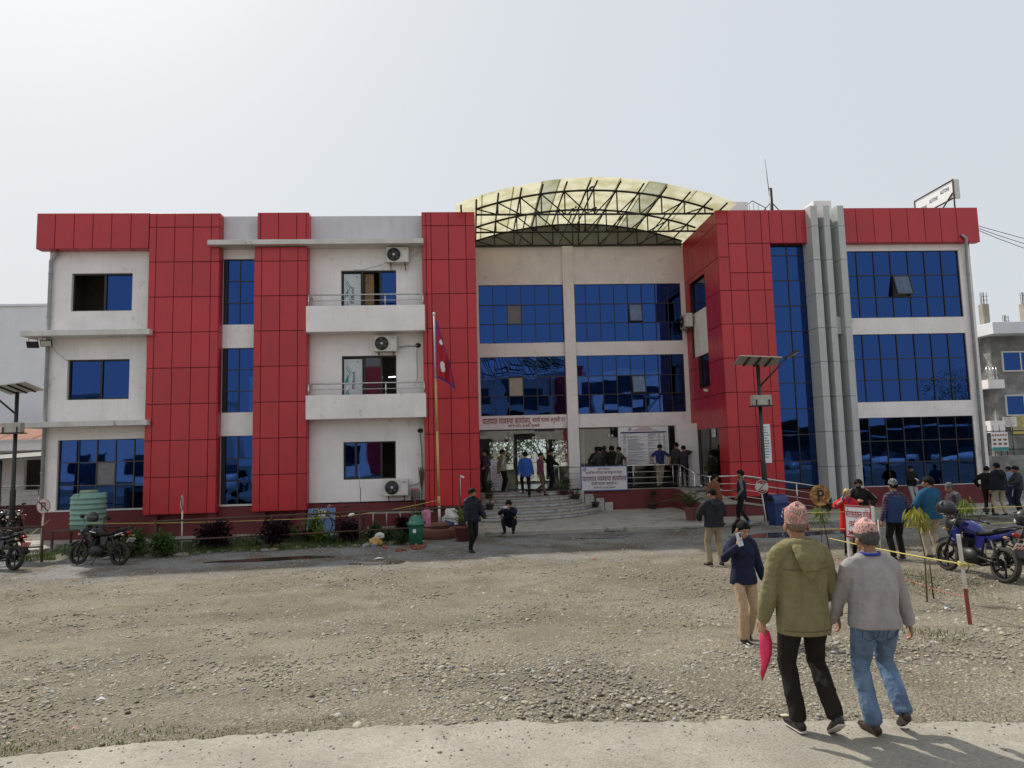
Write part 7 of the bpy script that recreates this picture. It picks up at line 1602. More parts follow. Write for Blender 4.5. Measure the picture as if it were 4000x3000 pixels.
def person(label, base, rz, H=1.68, sex='m', top=None, bottom=None, shoes=None, skin=SK, hair='short', hairm=HAIR, feet=((.10,0,.085,0,0),(-.10,0,.085,0,0)), hands=None, pelvis=(0,0,.93), lean=0.0, side=0.0, head=(0,0), vox=.016, wr=.010, coat=.0, fat=1.0, sleeve=1.0, hem=-.08, hood=False, collar=None, vest=None, stripe=None, mask=None, beard=False, hat=None, flare=1.0, seed=0.0, curl=(.5,.5), tw=1.0, elbows=(None,None), knees=(None,None), bag=None, sole=None, handdir=(None,None), twist=0.0):
    s = H/1.70; root = thing('person', label, 'person', base, rz); root.scale = (s, s, s)
    P = Vector(pelvis); Rl = Matrix.Rotation(twist, 3, 'Z') @ Matrix.Rotation(-lean, 3, 'X') @ Matrix.Rotation(side, 3, 'Y')
    sp = lambda x, y, z: P+Rl @ Vector((x, y, z))
    neck = sp(0,-.005,.515); sx_ = .172 if sex == 'm' else .150; sh = [sp(sx_,0,.440), sp(-sx_,0,.440)]; hip = [P+Vector((.092,0,-.02)), P+Vector((-.092,0,-.02))]
    if hands is None: hands = ((.27,.03,.80),(-.27,.03,.80))
    elb = []; wri = []
    for i in (0,1):
        sg = 1 if i == 0 else -1; pole = elbows[i] or (sg*.35,-1,-.1)
        e, w_ = ik(sh[i], hands[i], .285, .25, Vector(pole)); elb.append(e); wri.append(w_)
    kn = []; an = []
    for i in (0,1):
        sg = 1 if i == 0 else -1; f = feet[i]; k_, a_ = ik(hip[i], Vector(f[:3]), .43, .425, Vector(knees[i] or (sg*.12,1,0))); kn.append(k_); an.append(a_)
    # ---- skin: one continuous body
    mb = MB(); Rh = Rl @ Matrix.Rotation(head[0], 3, 'Z') @ Matrix.Rotation(head[1], 3, 'X'); hc = neck+Rl @ Vector((0,.015,.05))+Rh @ Vector((0,.012,.085))
    hp = lambda x, y, z: hc+Rh @ Vector((x, y, z))
    mb.ball(hp(0,-.008,.025), (.076,.094,.090), 20, 14, Rh); mb.ball(hp(0,.022,-.035), (.060,.072,.082), 18, 12, Rh); mb.ball(hp(0,.055,-.085), (.033,.032,.030), 12, 8, Rh)
    limb(mb, [hp(0,.088,.012), hp(0,.102,-.012), hp(0,.108,-.030)], [.009,.012,.015], 8); mb.ball(hp(0,.100,-.034), (.019,.013,.010), 8, 6, Rh)
    mb.ball(hp(0,.082,.022), (.050,.016,.012), 10, 6, Rh); mb.ball(hp(0,.088,-.064), (.024,.012,.011), 10, 6, Rh)
    for sg in (1,-1): mb.ball(hp(sg*.088,-.010,-.012), (.015,.024,.036), 12, 8, Rh); mb.ball(hp(sg*.04,.066,-.022), (.022,.02,.02), 10, 6, Rh)
    limb(mb, [sp(0,-.01,.42), neck, hp(0,-.018,-.06), hp(0,-.015,-.02)], [.075,.060,.053,.055], 14)
    limb(mb, [P, sp(0,0,.2), sp(0,0,.42)], [(.11,.07),(.10,.07),(.12,.06)], 12)
    for i in (0,1):
        limb(mb, [sp(0,0,.43), sh[i], elb[i]], [.05,.045,.036], 10); limb(mb, [elb[i], elb[i].lerp(wri[i], .35), wri[i]], [.036,.039,.025], 10)
        limb(mb, [P, hip[i], kn[i], an[i]], [.07,.07,.048,.034], 10)
        sg = 1 if i == 0 else -1; d = (wri[i]-elb[i]).normalized(); dd = handdir[i] or d
        hand(mb, wri[i], Vector(dd), Vector((-sg*.8,.25,0)) if handdir[i] is None else Vector((-sg*.3,-.2,-1)), sg*1.0, curl[i], 1.0)
    me = remesh(mb, .0058 if vox < .0096 else min(vox, .011), 2); b = link('body', me, skin, root)
    # ---- face details
    for sg in (1,-1):
        q = MB(); q.ball(hp(sg*.032,.081,.003), (.0135,.006,.0065), 10, 6, Rh); q.build('eye', EYEW, root); q = MB(); q.ball(hp(sg*.032,.0855,.003), (.0065,.004,.0065), 8, 6, Rh); q.build('iris', EYEM, root)
        q = MB(); limb(q, [hp(sg*.014,.094,.023), hp(sg*.033,.092,.029), hp(sg*.052,.078,.023)], [.0035,.0045,.003], 6); q.build('eyebrow', hairm if hairm is not STUB else GREYH, root)
    q = MB(); q.ball(hp(0,.0955,-.061), (.021,.006,.0045), 10, 6, Rh); q.ball(hp(0,.0945,-.070), (.018,.006,.005), 10, 6, Rh); q.build('mouth', LIP, root)
    # ---- hair
    def cap(zcut, back, grow, m_, name='hair', zfront=None, extra=0):
        vs = []; n, m = 32, 18
        for i in range(m+1):
            a = -math.pi/2+math.pi*i/m
            for k in range(n):
                q = 2*math.pi*k/n; u = Vector((math.cos(a)*math.cos(q), math.cos(a)*math.sin(q), math.sin(a)))
                p = Vector((.0765*u.x, -.008+.0945*u.y, .025+.0905*u.z))
                f = (p.y+.10)/.19; line = back+(zcut-back)*max(0, min(1, f))**1.5            # hairline rises from nape to forehead
                g = grow if p.z > line else -.022
                if p.z > line and p.z < line+.014: g *= .55
                g += grow*.55*noise.noise(Vector((p.x*30+seed, p.y*30, p.z*30))) if p.z > line else 0
                vs.append(hc+Rh @ (p+u*g))
        fs = [(i*n+k, i*n+(k+1) % n, (i+1)*n+(k+1) % n, (i+1)*n+k) for i in range(m) for k in range(n)]
        q = MB(); q.add(vs, fs, True); return q
    if hair == 'short': cap(.060,-.045,.017,hairm).build('hair', hairm, root)
    elif hair == 'thick': cap(.055,-.055,.026,hairm).build('hair', hairm, root)
    elif hair == 'cropped': cap(.075,-.060,.005,hairm).build('hair', hairm, root)
    elif hair in ('tied', 'long'):
        q = cap(.062,-.060,.016,hairm)
        if hair == 'tied': q.ball(hp(.03,-.10,.085), (.046,.042,.044), 12, 8, Rh); limb(q, [hp(.03,-.11,.07), hp(.05,-.14,-.02), hp(.07,-.12,-.12)], [.034,.036,.016], 8)
        else: limb(q, [hp(0,-.06,.0), hp(0,-.075,-.10), hp(0,-.085,-.20)], [(.085,.05),(.09,.04),(.075,.025)], 12)
        q.build('hair', hairm, root)
    if beard: q = MB(); q.ball(hp(0,.040,-.088), (.055,.054,.034), 14, 10, Rh); q.ball(hp(0,.094,-.049), (.024,.006,.005), 8, 5, Rh); q.build('beard', hairm, root)
    if mask: q = MB(); q.ball(hp(0,.055,-.052), (.066,.062,.048), 14, 10, Rh); q.build('face_mask', mask, root)
    if hat:
        kind, hm = hat; q = MB()
        if kind == 'topi':
            pts = [(.090,-.008),(.0905,.03),(.089,.08),(.081,.118),(.060,.132),(.028,.130),(0,.126)]
            vs = []; n = 28
            for (r_, z) in pts:
                for k in range(n): a = 2*math.pi*k/n; tilt = .018*math.cos(a)*(z/.11)*0; vs.append(hp(r_*.96*math.cos(a), -.008+r_*1.12*math.sin(a), .028+z*(1+.10*math.cos(a-1.0)+.10*math.sin(2*a))+.0))
            q.add(vs, [(i*n+k, i*n+(k+1) % n, (i+1)*n+(k+1) % n, (i+1)*n+k) for i in range(len(pts)-1) for k in range(n)], True); q.build('topi_hat', hm, root)
        elif kind == 'beanie':
            pts = [(.090,-.02),(.092,.0),(.092,.05),(.080,.10),(.055,.135),(.0,.15)]; vs = []; n = 24
            for (r_, z) in pts:
                for k in range(n): a = 2*math.pi*k/n; vs.append(hp(r_*.96*math.cos(a), -.012+r_*1.14*math.sin(a), .022+z))
            q.add(vs, [(i*n+k, i*n+(k+1) % n, (i+1)*n+(k+1) % n, (i+1)*n+k) for i in range(len(pts)-1) for k in range(n)], True); q.build('knitted_cap', hm, root)
        elif kind == 'cap':
            q = cap(.040,-.03,.014,hm); limb(q, [hp(0,.06,.045), hp(0,.12,.040), hp(0,.165,.025)], [(.07,.012),(.066,.008),(.045,.006)], 14, (0,0,1)); q.build('cap', hm, root)
    # ---- trousers
    mb = MB(); limb(mb, [P+Vector((0,0,.12)), P+Vector((0,0,.05)), P+Vector((0,-.01,-.06)), P+Vector((0,0,-.11))], [(.155*fat,.108*fat),(.168*fat,.118*fat),(.172*fat,.122*fat),(.13,.10)], 18)
    for i in (0,1):
        h_, k_, a_ = hip[i], kn[i], an[i]; end = a_+(k_-a_).normalized()*.005
        limb(mb, [h_+Vector((0,0,.02)), h_.lerp(k_, .35), k_, k_.lerp(end, .4), end], [.098*tw*fat**.5,.088*tw,.066*tw,.062*tw*flare**.5,.056*tw*flare], 14)
    me = remesh(mb, vox, 5, wr*.8, (11,11,4.5), seed+3); link('trousers', me, bottom, root)
    # ---- shoes
    for i in (0,1):
        f = feet[i]; yaw, pit = f[3], f[4]; Rf = Matrix.Rotation(yaw, 3, 'Z') @ Matrix.Rotation(pit, 3, 'X'); a_ = an[i]; q = MB()
        fp = lambda x, y, z: a_+Rf @ Vector((x, y, z))
        limb(q, [fp(0,-.055,-.045), fp(0,0,-.035), fp(0,.07,-.050), fp(0,.14,-.058), fp(0,.185,-.062)], [(.036,.038),(.040,.050),(.045,.033),(.046,.026),(.032,.020)], 12, Rf @ Vector((0,0,1))); limb(q, [fp(0,-.01,.02), fp(0,0,-.03)], [.042,.044], 10)
        me = remesh(q, .012 if vox > .012 else .008, 2); so_ = link('shoe', me, shoes, root)
        if sole:
            q = MB(); limb(q, [fp(0,-.065,-.072), fp(0,.0,-.074), fp(0,.12,-.074), fp(0,.19,-.070)], [(.034,.010),(.036,.010),(.047,.010),(.030,.010)], 12, Rf @ Vector((0,0,1))); q.build('sole', sole, so_)
    # ---- top garment
    mb = MB(); hemz = hem; k = fat
    secs = [(hemz,.188*k+coat*.7,.134*k+coat*.8),(hemz+.06,.184*k+coat*.8,.132*k+coat*.8),(.10,.166*k+coat,.120*k+coat),(.25,.176*k+coat,.124*k+coat),(.36,.178+coat,.120+coat),(.43,.150+coat,.100+coat*.7),(.485,.085+coat*.5,.078+coat*.5),(.525,.066+coat*.4,.066+coat*.4)]
    if sex == 'f': secs = [(z, a*(1.08 if z < .05 else .95 if z < .3 else .90), b_*(1.08 if z < .05 else .97)) for z, a, b_ in secs]
    limb(mb, [sp(0,(.0 if z < .3 else -.004),z) for z, _, _ in secs], [(a, b_) for _, a, b_ in secs], 22, Rl @ Vector((0,1,0)), round_ends=False)
    if sex == 'f':
        for sg in (1,-1): mb.ball(sp(sg*.075,.085,.30), (.07,.06,.07), 12, 8)
    if vest is None or True:
        for i in (0,1):
            e, w_ = elb[i], wri[i]; c = coat*.8; sl = e.lerp(w_, 1.0) if sleeve >= 1 else (e.lerp(w_, max(0, (sleeve-.5)*2)) if sleeve > .5 else sh[i].lerp(e, sleeve*2))
            mb.ball(sh[i]-Rl @ Vector((0,0,.012)), .060+c*.8, 14, 10); limb(mb, [sp(0,-.01,.49), sp((.5-i)*.20,-.01,.475), sh[i]+Rl @ Vector((0,0,.005))], [.06+c*.5,.058+c*.6,.052+c*.7], 12)
            if sleeve > .5: limb(mb, [sh[i].lerp(sp(0,0,.40), .25), sh[i].lerp(e, .15), sh[i].lerp(e, .6), e, e.lerp(sl, .5), sl], [.066+c,.062+c,.054+c,.050+c,.047+c,.038+c*.8], 14)
            else: limb(mb, [sh[i].lerp(sp(0,0,.40), .25), sh[i].lerp(e, .15), sl], [.066+c,.064+c,.062+c], 14)
    if hood:
        limb(mb, [sp(.085,.05,.49), sp(.105,-.03,.515), sp(.075,-.115,.52), sp(0,-.145,.51), sp(-.075,-.115,.52), sp(-.105,-.03,.515), sp(-.085,.05,.49)], [(.026,.045)]*7, 12, (0,0,1))
        limb(mb, [sp(0,-.13,.50), sp(0,-.165-coat*.6,.42), sp(0,-.165-coat*.7,.34), sp(0,-.15-coat*.7,.27)], [(.125,.036),(.115,.044),(.075,.034),(.018,.02)], 16, Rl @ Vector((0,1,0)))
    if collar: limb(mb, [sp(0,.0,.49), sp(0,-.005,.555)], [(.075,.075),(.070,.072)], 16, round_ends=False)
    me = remesh(mb, vox, 4, wr, (10,10,3.2), seed); t = link('jacket' if coat > .01 else 'shirt', me, top, root)
    if stripe:
        for i in (0,1):
            q = MB(); o_ = (sh[i]-sp(0,0,.4)).normalized()*(.071+coat); limb(q, [sh[i]+Vector((0,0,.066+coat*.8)), sh[i].lerp(elb[i], .3)+o_*.9, sh[i].lerp(elb[i], .75)+o_*.8, elb[i].lerp(wri[i], .4)+o_*.65], [(.022,.008)]*4, 8, o_); q.build('sleeve_stripe', stripe, root)
    if vest:
        q = MB(); vs_ = [(z, a+.016, b_+.016) for z, a, b_ in secs[:-2]]; limb(q, [sp(0,0,z) for z, _, _ in vs_], [(a, b_) for _, a, b_ in vs_], 22, Rl @ Vector((0,1,0)), round_ends=False)
        for i in (0,1): q.ball(sh[i].lerp(sp(0,0,.40), .35), .085, 12, 8)
        limb(q, [sp(0,0,.47), sp(0,-.004,.55)], [(.085,.082),(.078,.076)], 16, round_ends=False)
        me = remesh(q, vox, 4, wr, (8,8,9), seed+9); link('vest', me, vest, root)
    if bag:
        kind, bm_ = bag; q = MB()
        if kind == 'backpack': limb(q, [sp(0,-.21,.46), sp(0,-.235,.36), sp(0,-.235,.12), sp(0,-.21,.02)], [(.12,.06),(.155,.09),(.155,.095),(.13,.07)], 16, Rl @ Vector((0,1,0)))
        me = remesh(q, .014, 3); bg_ = link('backpack', me, bm_, root)
        q = MB()
        for sg in (1,-1): q.tube([sp(sg*.09,-.16,.45), sp(sg*.12,-.02,.535), sp(sg*.125,.13,.42), sp(sg*.14,.10,.15)], .018, 6)
        q.build('strap', bm_, bg_)
    root['dbg'] = 1; del root['dbg']
    return root, dict(wri=wri, elb=elb, hc=hc, Rh=Rh, s=s, sp=sp, root=root)
from mathutils.bvhtree import BVHTree
def on_cloth(root, part, pts, name, m, r=.0022, off=.001, fill=False):
    o = [c for c in kids(root) if c.name.split('.')[0] == part][0]; bv = BVHTree.FromPolygons([v.co for v in o.data.vertices], [tuple(p.vertices) for p in o.data.polygons]); out = []
    for (x, z) in pts:
        h = bv.ray_cast(Vector((x, -1, z)), Vector((0, 1, 0)))
        if h[0] is not None: out.append(h[0]+h[1]*off)
    if len(out) < 2: return
    q = MB(); q.tube(out, r, 5); q.build(name, m, root)
def lin(a, b, n=12): return [(a[0]+(b[0]-a[0])*i/n, a[1]+(b[1]-a[1])*i/n) for i in range(n+1)]
def at_hand(inf, i, off=(0,0,0)):                 # world position near hand i
    r_ = inf['root']; v = Vector(inf['wri'][i])+Vector(off); return Vector(r_.location)+Matrix.Rotation(r_.rotation_euler.z, 3, 'Z') @ (v*inf['s'])
def put(u, vf, vt, z=None, Y=None, dz=0.0):
    if Y is not None: p = Vector(onY(u, vf, Y)); g = z if z is not None else ground(p.x, Y); p = Vector((p.x, Y, g))
    elif z is not None: p = Vector(onZ(u, vf, z))
    else: p = onG(u, vf, dz)
    H = onY(u, vt, p.y)[2]-p.z; return (p.x, p.y, p.z), H
NAVY = cloth('navy', (.014,.018,.045)); BLACK = cloth('black', (.012,.012,.013)); OLIVE = cloth('olive', (.195,.178,.092), var=.12, b=.75, bs=6); GREY = cloth('grey_fleece', (.315,.300,.305), b=.6, bs=5); DENIM = mat('denim', (.12,.185,.285), .85, var=.42, scale=4.5, bump=.8, bscale=7, gscale=(1.6,1.6,1.3), bdist=.03, spec=.15); DARKT = cloth('dark_trousers', (.018,.015,.013), b=.5); TAN = cloth('tan', (.44,.315,.205), b=.4); KHAKI = cloth('khaki', (.28,.235,.165), b=.5); BEIGE = cloth('beige', (.40,.34,.25), b=.5); BLUE = cloth('bright_blue', (.03,.10,.36)); WINE = cloth('wine', (.12,.035,.07)); OLIVEB = cloth('olive_brown', (.10,.08,.05)); PALEG = cloth('pale_olive', (.30,.31,.22)); TEE = cloth('blue_tee', (.022,.035,.12)); CHAR = cloth('charcoal', (.05,.048,.045)); DKGREEN = cloth('dark_green', (.06,.062,.03)); MAROONC = cloth('maroon', (.14,.015,.03)); BROWNJ = cloth('brown_jacket', (.20,.075,.045)); SLATE = cloth('slate', (.045,.05,.06)); RED = cloth('red', (.55,.018,.02)); VESTB = cloth('vest_blue', (.022,.05,.13)); TEAL = cloth('teal', (.018,.09,.17)); GREYP = cloth('grey_pants', (.34,.36,.38)); WHITEC = cloth('white', (.62,.62,.62)); GREYSH = cloth('grey_shawl', (.11,.11,.11)); PUFF = mat('quilted_navy', (.012,.014,.024), .6, spec=.2, var=.1, scale=6, bump=.9, bscale=9, gscale=(.15,.15,2.2), bdist=.05)
SHB = mat('black_leather', (.012,.011,.010), .35, var=.2); SHW = mat('sneaker_sole_white', (.5,.48,.43), .7, var=.15); SHBR = mat('brown_leather', (.03,.018,.012), .4, var=.3); PHONE = mat('phone_white', (.55,.60,.68), .2, var=0); PHONEB = mat('phone_black', (.012,.012,.014), .15, var=0); PINK = mat('pink_folder', (.70,.03,.12), .5, var=.06)
PL1 = plaid('purple', (.05,.03,.06), (.14,.07,.13), (.03,.02,.03), 22); PL2 = plaid('dark', (.02,.018,.02), (.06,.03,.05), (.015,.012,.02), 30); PL3 = plaid('violet', (.10,.07,.12), (.045,.025,.05), (.02,.012,.03), 26); CAMO = mat('camo_print', (.06,.055,.04), .85, var=.6, scale=22)
TOPI_A = topi_mat('patchwork', (.58,.28,.25), (.40,.16,.15), (.12,.16,.13), 42, .38); TOPI_B = topi_mat('floral', (.62,.36,.32), (.56,.31,.28), (.10,.10,.12), 36, .44); BEAN1 = topi_mat('check', (.45,.45,.45), (.02,.02,.025), (.015,.015,.018), 45, .40); BEAN2 = topi_mat('knit', (.03,.03,.03), (.20,.20,.20), (.012,.012,.012), 70, .44)
walkA = ((.095,.10,.085,0,0),(-.095,-.14,.11,0,-.35))
# ---- two elders in the foreground
b, H = put(3166, 2866, 1992, dz=.038); print('A', b, H)
rA, iA = person('man in olive hooded jacket and patchwork cap walking away with a pink folder', b, .03, H, top=OLIVE, bottom=DARKT, shoes=SHB, skin=SK, hair='cropped', hairm=STUB, feet=((.15,-.12,.16,-.15,-.55),(-.06,.06,.085,.06,0)), hands=((.36,.10,.75),(-.32,.06,.77)), elbows=((.6,-.8,-.1),(-.6,-.8,-.1)), vox=.0085, wr=.022, coat=.020, hem=-.17, hood=True, fat=1.05, hat=('topi', TOPI_A), sole=SHW, seed=2, tw=1.02, curl=(.45,.9), flare=1.12, head=(-.12,0))
h = at_hand(iA, 1); fo_ = thing('folder', 'bright pink folder hanging from the hand of the man in the olive jacket', 'folder', h, .15)
mb = MB(); ol = [(.0,.0),(.035,-.02),(.055,-.10),(.050,-.19),(.02,-.28),(-.04,-.38),(-.05,-.32),(-.036,-.26),(-.04,-.12),(-.03,-.03)]; cs_ = [(sum(p[0] for p in ol)/10, -.2)]
mb.add([(x, -.012*math.sin(z*9)-.02*(x > .03), z-.06) for x, z in ol]+[(0,-.02,-.26)], [(i, (i+1) % 10, 10) for i in range(10)], True); f = mb.build('cover', PINK, fo_); f.modifiers.new('t', 'SOLIDIFY').thickness = .006
SEAM = mat('olive_seam', (.05,.046,.022), .9, var=0); SEAMD = mat('denim_seam', (.035,.06,.11), .9, var=0)  # dark olive and dark blue for the thin jacket and jeans seam lines
on_cloth(rA, 'jacket', lin((-.17,1.26),(.17,1.26), 24), 'yoke_seam', SEAM); on_cloth(rA, 'jacket', lin((-.19,.80),(.19,.80), 24), 'hem_seam', SEAM)
b, H = put(3450, 2870, 2052, dz=.038); print('B', b, H)
rB, iB = person('man in grey sweatshirt, blue jeans and pink floral cap walking away', b, -.04, H, top=GREY, bottom=DENIM, shoes=SHBR, skin=SK, hair='short', hairm=GREYH, feet=((.19,.0,.17,-.25,-.50),(-.06,.02,.085,.12,0)), hands=((.37,.10,.76),(-.30,.20,.84)), elbows=((.7,-.7,-.1),(-.6,-.8,-.1)), vox=.0085, wr=.018, coat=.016, hem=-.06, fat=1.10, hat=('topi', TOPI_B), seed=7, tw=1.10, collar=True, flare=1.15, curl=(.6,.5), head=(.15,0), lean=.03)
for sx in (1,-1):
    x0 = .035 if sx > 0 else -.15
    for a_, b_ in (((x0,.90),(x0+.115,.90)),((x0+.115,.90),(x0+.11,.80)),((x0+.11,.80),(x0+.058,.765)),((x0+.058,.765),(x0+.005,.80)),((x0+.005,.80),(x0,.90))): on_cloth(rB, 'trousers', lin(a_, b_, 8), 'pocket_seam', SEAMD, .003)
on_cloth(rB, 'trousers', lin((0,.92),(0,.80), 10), 'centre_seam', SEAMD, .002)
q = MB(); sp = iB['sp']; q.tube([sp(.075*math.cos(a), -.01+.075*math.sin(a), .548+.012*math.sin(a)) for a in [math.pi+math.pi*k/14 for k in range(15)]], .013, 6); q.build('lanyard', MT['flag_blue'], rB)
# ---- woman with phone
b, H = put(2918, 2508, 2030); print('W', b, H)
rW, iW = person('woman in navy jacket and tan trousers holding a white phone to her face', b, math.pi+.12, H, 'f', NAVY, TAN, SHB, SK2, 'tied', HAIR, ((.09,.10,.085,.1,0),(-.08,-.12,.10,-.1,-.3)), ((.17,.20,1.36),(-.30,.02,.84)), vox=.011, wr=.016, coat=.016, hem=-.12, fat=.93, tw=.94, seed=11, collar=True, flare=1.45, head=(.10,-.42), curl=(.9,.4), elbows=((.8,-.5,-.8),(-.6,-.8,0)), sole=SHW, handdir=((-.05,.25,1),None))
h = at_hand(iW, 0, (-.015,.045,.10)); ph = thing('phone', 'white smartphone held up by the woman in the navy jacket', 'phone', h, math.pi+.4)
mb = MB(); mb.box(-.037,.037,-.005,.005,-.08,.08); mb.build('case', PHONE, ph, bevel=.004); mb = MB(); mb.box(-.030,-.005,.005,.008,.02,.07); mb.build('camera_block', PHONEB, ph, bevel=.003); ph.rotation_euler = (.15,.12,math.pi+.35)
# ---- the yard
b, H = put(1846, 2157, 1908); person('bearded man in quilted navy jacket and black trousers walking on the gravel', b, math.pi+.55, H, top=PUFF, bottom=BLACK, shoes=SHB, hair='thick', beard=True, feet=((.07,.02,.085,0,0),(-.06,-.20,.13,0,-.45)), hands=((.26,.14,.84),(-.31,.18,.90)), coat=.03, hem=-.12, seed=4, collar=True, head=(.55,-.12), handdir=(None,(-.35,.6,.35)), vox=.014)
b, H = put(1992, 2082, 1959); hz = .36
p = onZ(1992, 2084, .34); rS, iS = person('man in black squatting at the apron edge taking a photo with his phone', (p[0],p[1],.35), math.pi-.25, 1.68, top=cloth('dark_navy', (.013,.015,.026)), bottom=BLACK, shoes=SHB, hair='thick', feet=((.14,.10,.085,-.2,0),(-.13,.12,.085,.2,0)), pelvis=(0,-.18,.30), lean=.42, hands=((.10,.42,.74),(-.08,.44,.74)), elbows=((.9,.2,-.7),(-.9,.2,-.7)), coat=.024, hem=-.06, seed=6, knees=((.35,1,.9),(-.35,1,.9)), head=(0,.0), curl=(.9,.9), handdir=((-.3,.2,1),(.3,.2,1)))
h = at_hand(iS, 0, (-.09,.05,.09)); mb = MB(); mb.box(-.075,.075,-.005,.005,-.036,.036); o = mb.build('phone', PHONE, bevel=.004); o.location = h; o.rotation_euler = (0,0,math.pi-.25); tag(o, 'pale phone held sideways by the squatting man', 'phone')
b, H = put(2798, 2209, 1908); person('man seen from behind in dark grey hooded jacket and khaki trousers on the gravel', b, .15, H, top=cloth('dark_grey_jacket', (.022,.024,.030)), bottom=KHAKI, shoes=SHBR, hair='short', feet=((.14,-.02,.085,-.25,0),(-.13,.02,.085,.3,0)), hands=((.20,.28,1.0),(-.22,.26,1.0)), elbows=((.9,-.5,-.2),(-.9,-.5,-.2)), coat=.03, hem=-.08, hood=True, fat=1.12, seed=8, head=(.55,-.15), vox=.013, tw=1.1, stripe=SLATE)
b, H = put(2800, 2050, 1851, z=.37); person('man in maroon cap and brown jacket walking beside the ramp', b, -1.35, H, top=BROWNJ, bottom=MAROONC, shoes=SHB, hair='short', hat=('cap', MAROONC), feet=walkA, hands=((.26,.06,.85),(-.30,-.06,.90)), coat=.025, seed=9, head=(0,0))
b, H = put(2905, 2048, 1837, z=.37); person('young man in navy vest with grey sleeves walking down by the ramp', b, 1.05, H, top=cloth('grey_sleeve', (.13,.13,.135)), bottom=cloth('black_jeans', (.014,.014,.018)), shoes=mat('blue_sneaker', (.06,.12,.26), .6, var=.4, scale=25), hair='thick', vest=cloth('navy_vest', (.016,.02,.04)), feet=((.06,.16,.085,0,0),(-.07,-.16,.12,0,-.4)), hands=((.18,.25,1.05),(-.25,.10,.90)), seed=10, head=(-.1,0), sole=SHW, stripe=None)
b, H = put(3322, 2150, 1908, Y=-9.6); rK, iK = person('fair haired woman in bright red top raising a blue phone beside the parking board', b, math.pi-.05, H, 'f', RED, BLACK, SHB, SK2, 'long', BLOND, hands=((.19,.13,1.40),(-.22,.22,.98)), elbows=((.9,-.3,-.7),(-.7,-.6,-.2)), coat=.03, hem=-.30, seed=12, curl=(1.0,.5), handdir=((-.1,.1,1),None), head=(-.05,-.1), sleeve=.62)
h = at_hand(iK, 0, (-.02,.04,.10)); mb = MB(); mb.box(-.036,.036,-.005,.005,-.075,.075); o = mb.build('phone', MT['bucket_blue'], bevel=.004); o.location = h; o.rotation_euler = (.3,.5,.8); tag(o, 'blue phone held by the woman in the red top', 'phone')
q = MB(); sp = iK['sp']; q.tube([sp(.07,.02,.53), sp(.05,.10,.50), sp(0,.14,.42), sp(-.05,.10,.50), sp(-.07,.02,.53)], .012, 6); q.build('lanyard', MT['flag_blue'], rK)
b, H = put(3372, 2150, 1872, Y=-8.3); person('young man in black jacket with white sleeve stripe and black face mask', b, math.pi-.35, H, top=BLACK, bottom=BLACK, shoes=SHB, hair='thick', mask=BLACK, hands=((.10,.24,1.16),(-.22,.22,1.05)), elbows=((.9,-.4,-.4),(-.9,-.4,-.3)), coat=.025, seed=13, stripe=WHITEC, collar=True, head=(-.25,-.2))
b, H = put(3512, 2188, 1877); person('man seen from behind in blue vest over plaid shirt and checked knit cap', b, .05, H, top=PL3, bottom=BLACK, shoes=SHB, hair='short', vest=VESTB, hat=('beanie', BEAN1), feet=((.13,.04,.085,-.2,0),(-.12,-.02,.085,.15,0)), hands=((.34,.10,.92),(-.33,.02,.80)), coat=.012, hem=-.12, fat=1.12, seed=14, vox=.013, tw=1.08, sole=SHW)
b, H = put(3652, 2182, 1862); person('man seen from behind in teal jacket and beige trousers beside the saplings', b, .22, H, top=TEAL, bottom=BEIGE, shoes=SHB, hair='thick', feet=((.13,.0,.085,-.2,0),(-.10,.02,.085,.15,0)), hands=((.18,.28,1.02),(-.20,.25,1.02)), elbows=((.9,-.6,-.2),(-.9,-.6,-.2)), coat=.034, hem=-.10, fat=1.12, seed=15, collar=True, head=(.55,0), vox=.013, tw=1.12)
b, H = put(3735, 2180, 1889, Y=-8.7); rE, iE = person('older man in dark knitted cap wrapped in a grey shawl beside the teal jacket', b, 1.25, H, top=PL2, bottom=SLATE, shoes=SHB, skin=SK, hair='short', hairm=GREYH, hat=('beanie', BEAN2), hands=((.22,.16,.95),(-.25,.05,.85)), coat=.02, seed=16, head=(.1,-.1))
q = MB(); sp = iE['sp']; limb(q, [sp(-.02,-.02,.52), sp(-.10,-.10,.44), sp(-.15,-.13,.25), sp(-.17,-.15,-.05), sp(-.20,-.22,-.28)], [(.10,.08),(.16,.11),(.15,.10),(.13,.09),(.12,.03)], 16); me = remesh(q, .014, 3, .012, (14,14,3), 5); link('shawl', me, GREYSH, rE)
b, H = put(3575, 2050, 1818, Y=-.35, z=.44); rP, iP = person('young man in black hoodie and grey trousers leaning on the wall looking at his phone', b, math.pi+.1, H, top=BLACK, bottom=GREYP, shoes=SHB, hair='thick', feet=((.12,.22,.085,0,0),(-.10,.20,.085,0,0)), hands=((.05,.30,1.10),(-.12,.24,1.06)), elbows=((.9,-.5,-.4),(-.9,-.5,-.4)), coat=.02, seed=17, head=(-.1,-.45), lean=-.06, curl=(.9,.9))
h = at_hand(iP, 0, (.0,.06,.05)); mb = MB(); mb.box(-.035,.035,-.07,.07,-.005,.005); o = mb.build('phone', PHONE, bevel=.004); o.location = h; o.rotation_euler = (.6,0,.2); tag(o, 'phone in the hands of the man leaning on the wall', 'phone')
b, H = put(3868, 2011, 1821, z=.5); person('man in black track jacket with grey sleeve stripe, hand on hip, by the wall corner', b, -.9, H, top=BLACK, bottom=DARKT, shoes=SHB, hair='short', hands=((.30,.20,.98),(-.30,.10,.98)), elbows=((.9,-.7,0),(-1,-.4,0)), coat=.022, seed=18, stripe=cloth('stripe_grey', (.30,.31,.33)), head=(-.2,-.2))
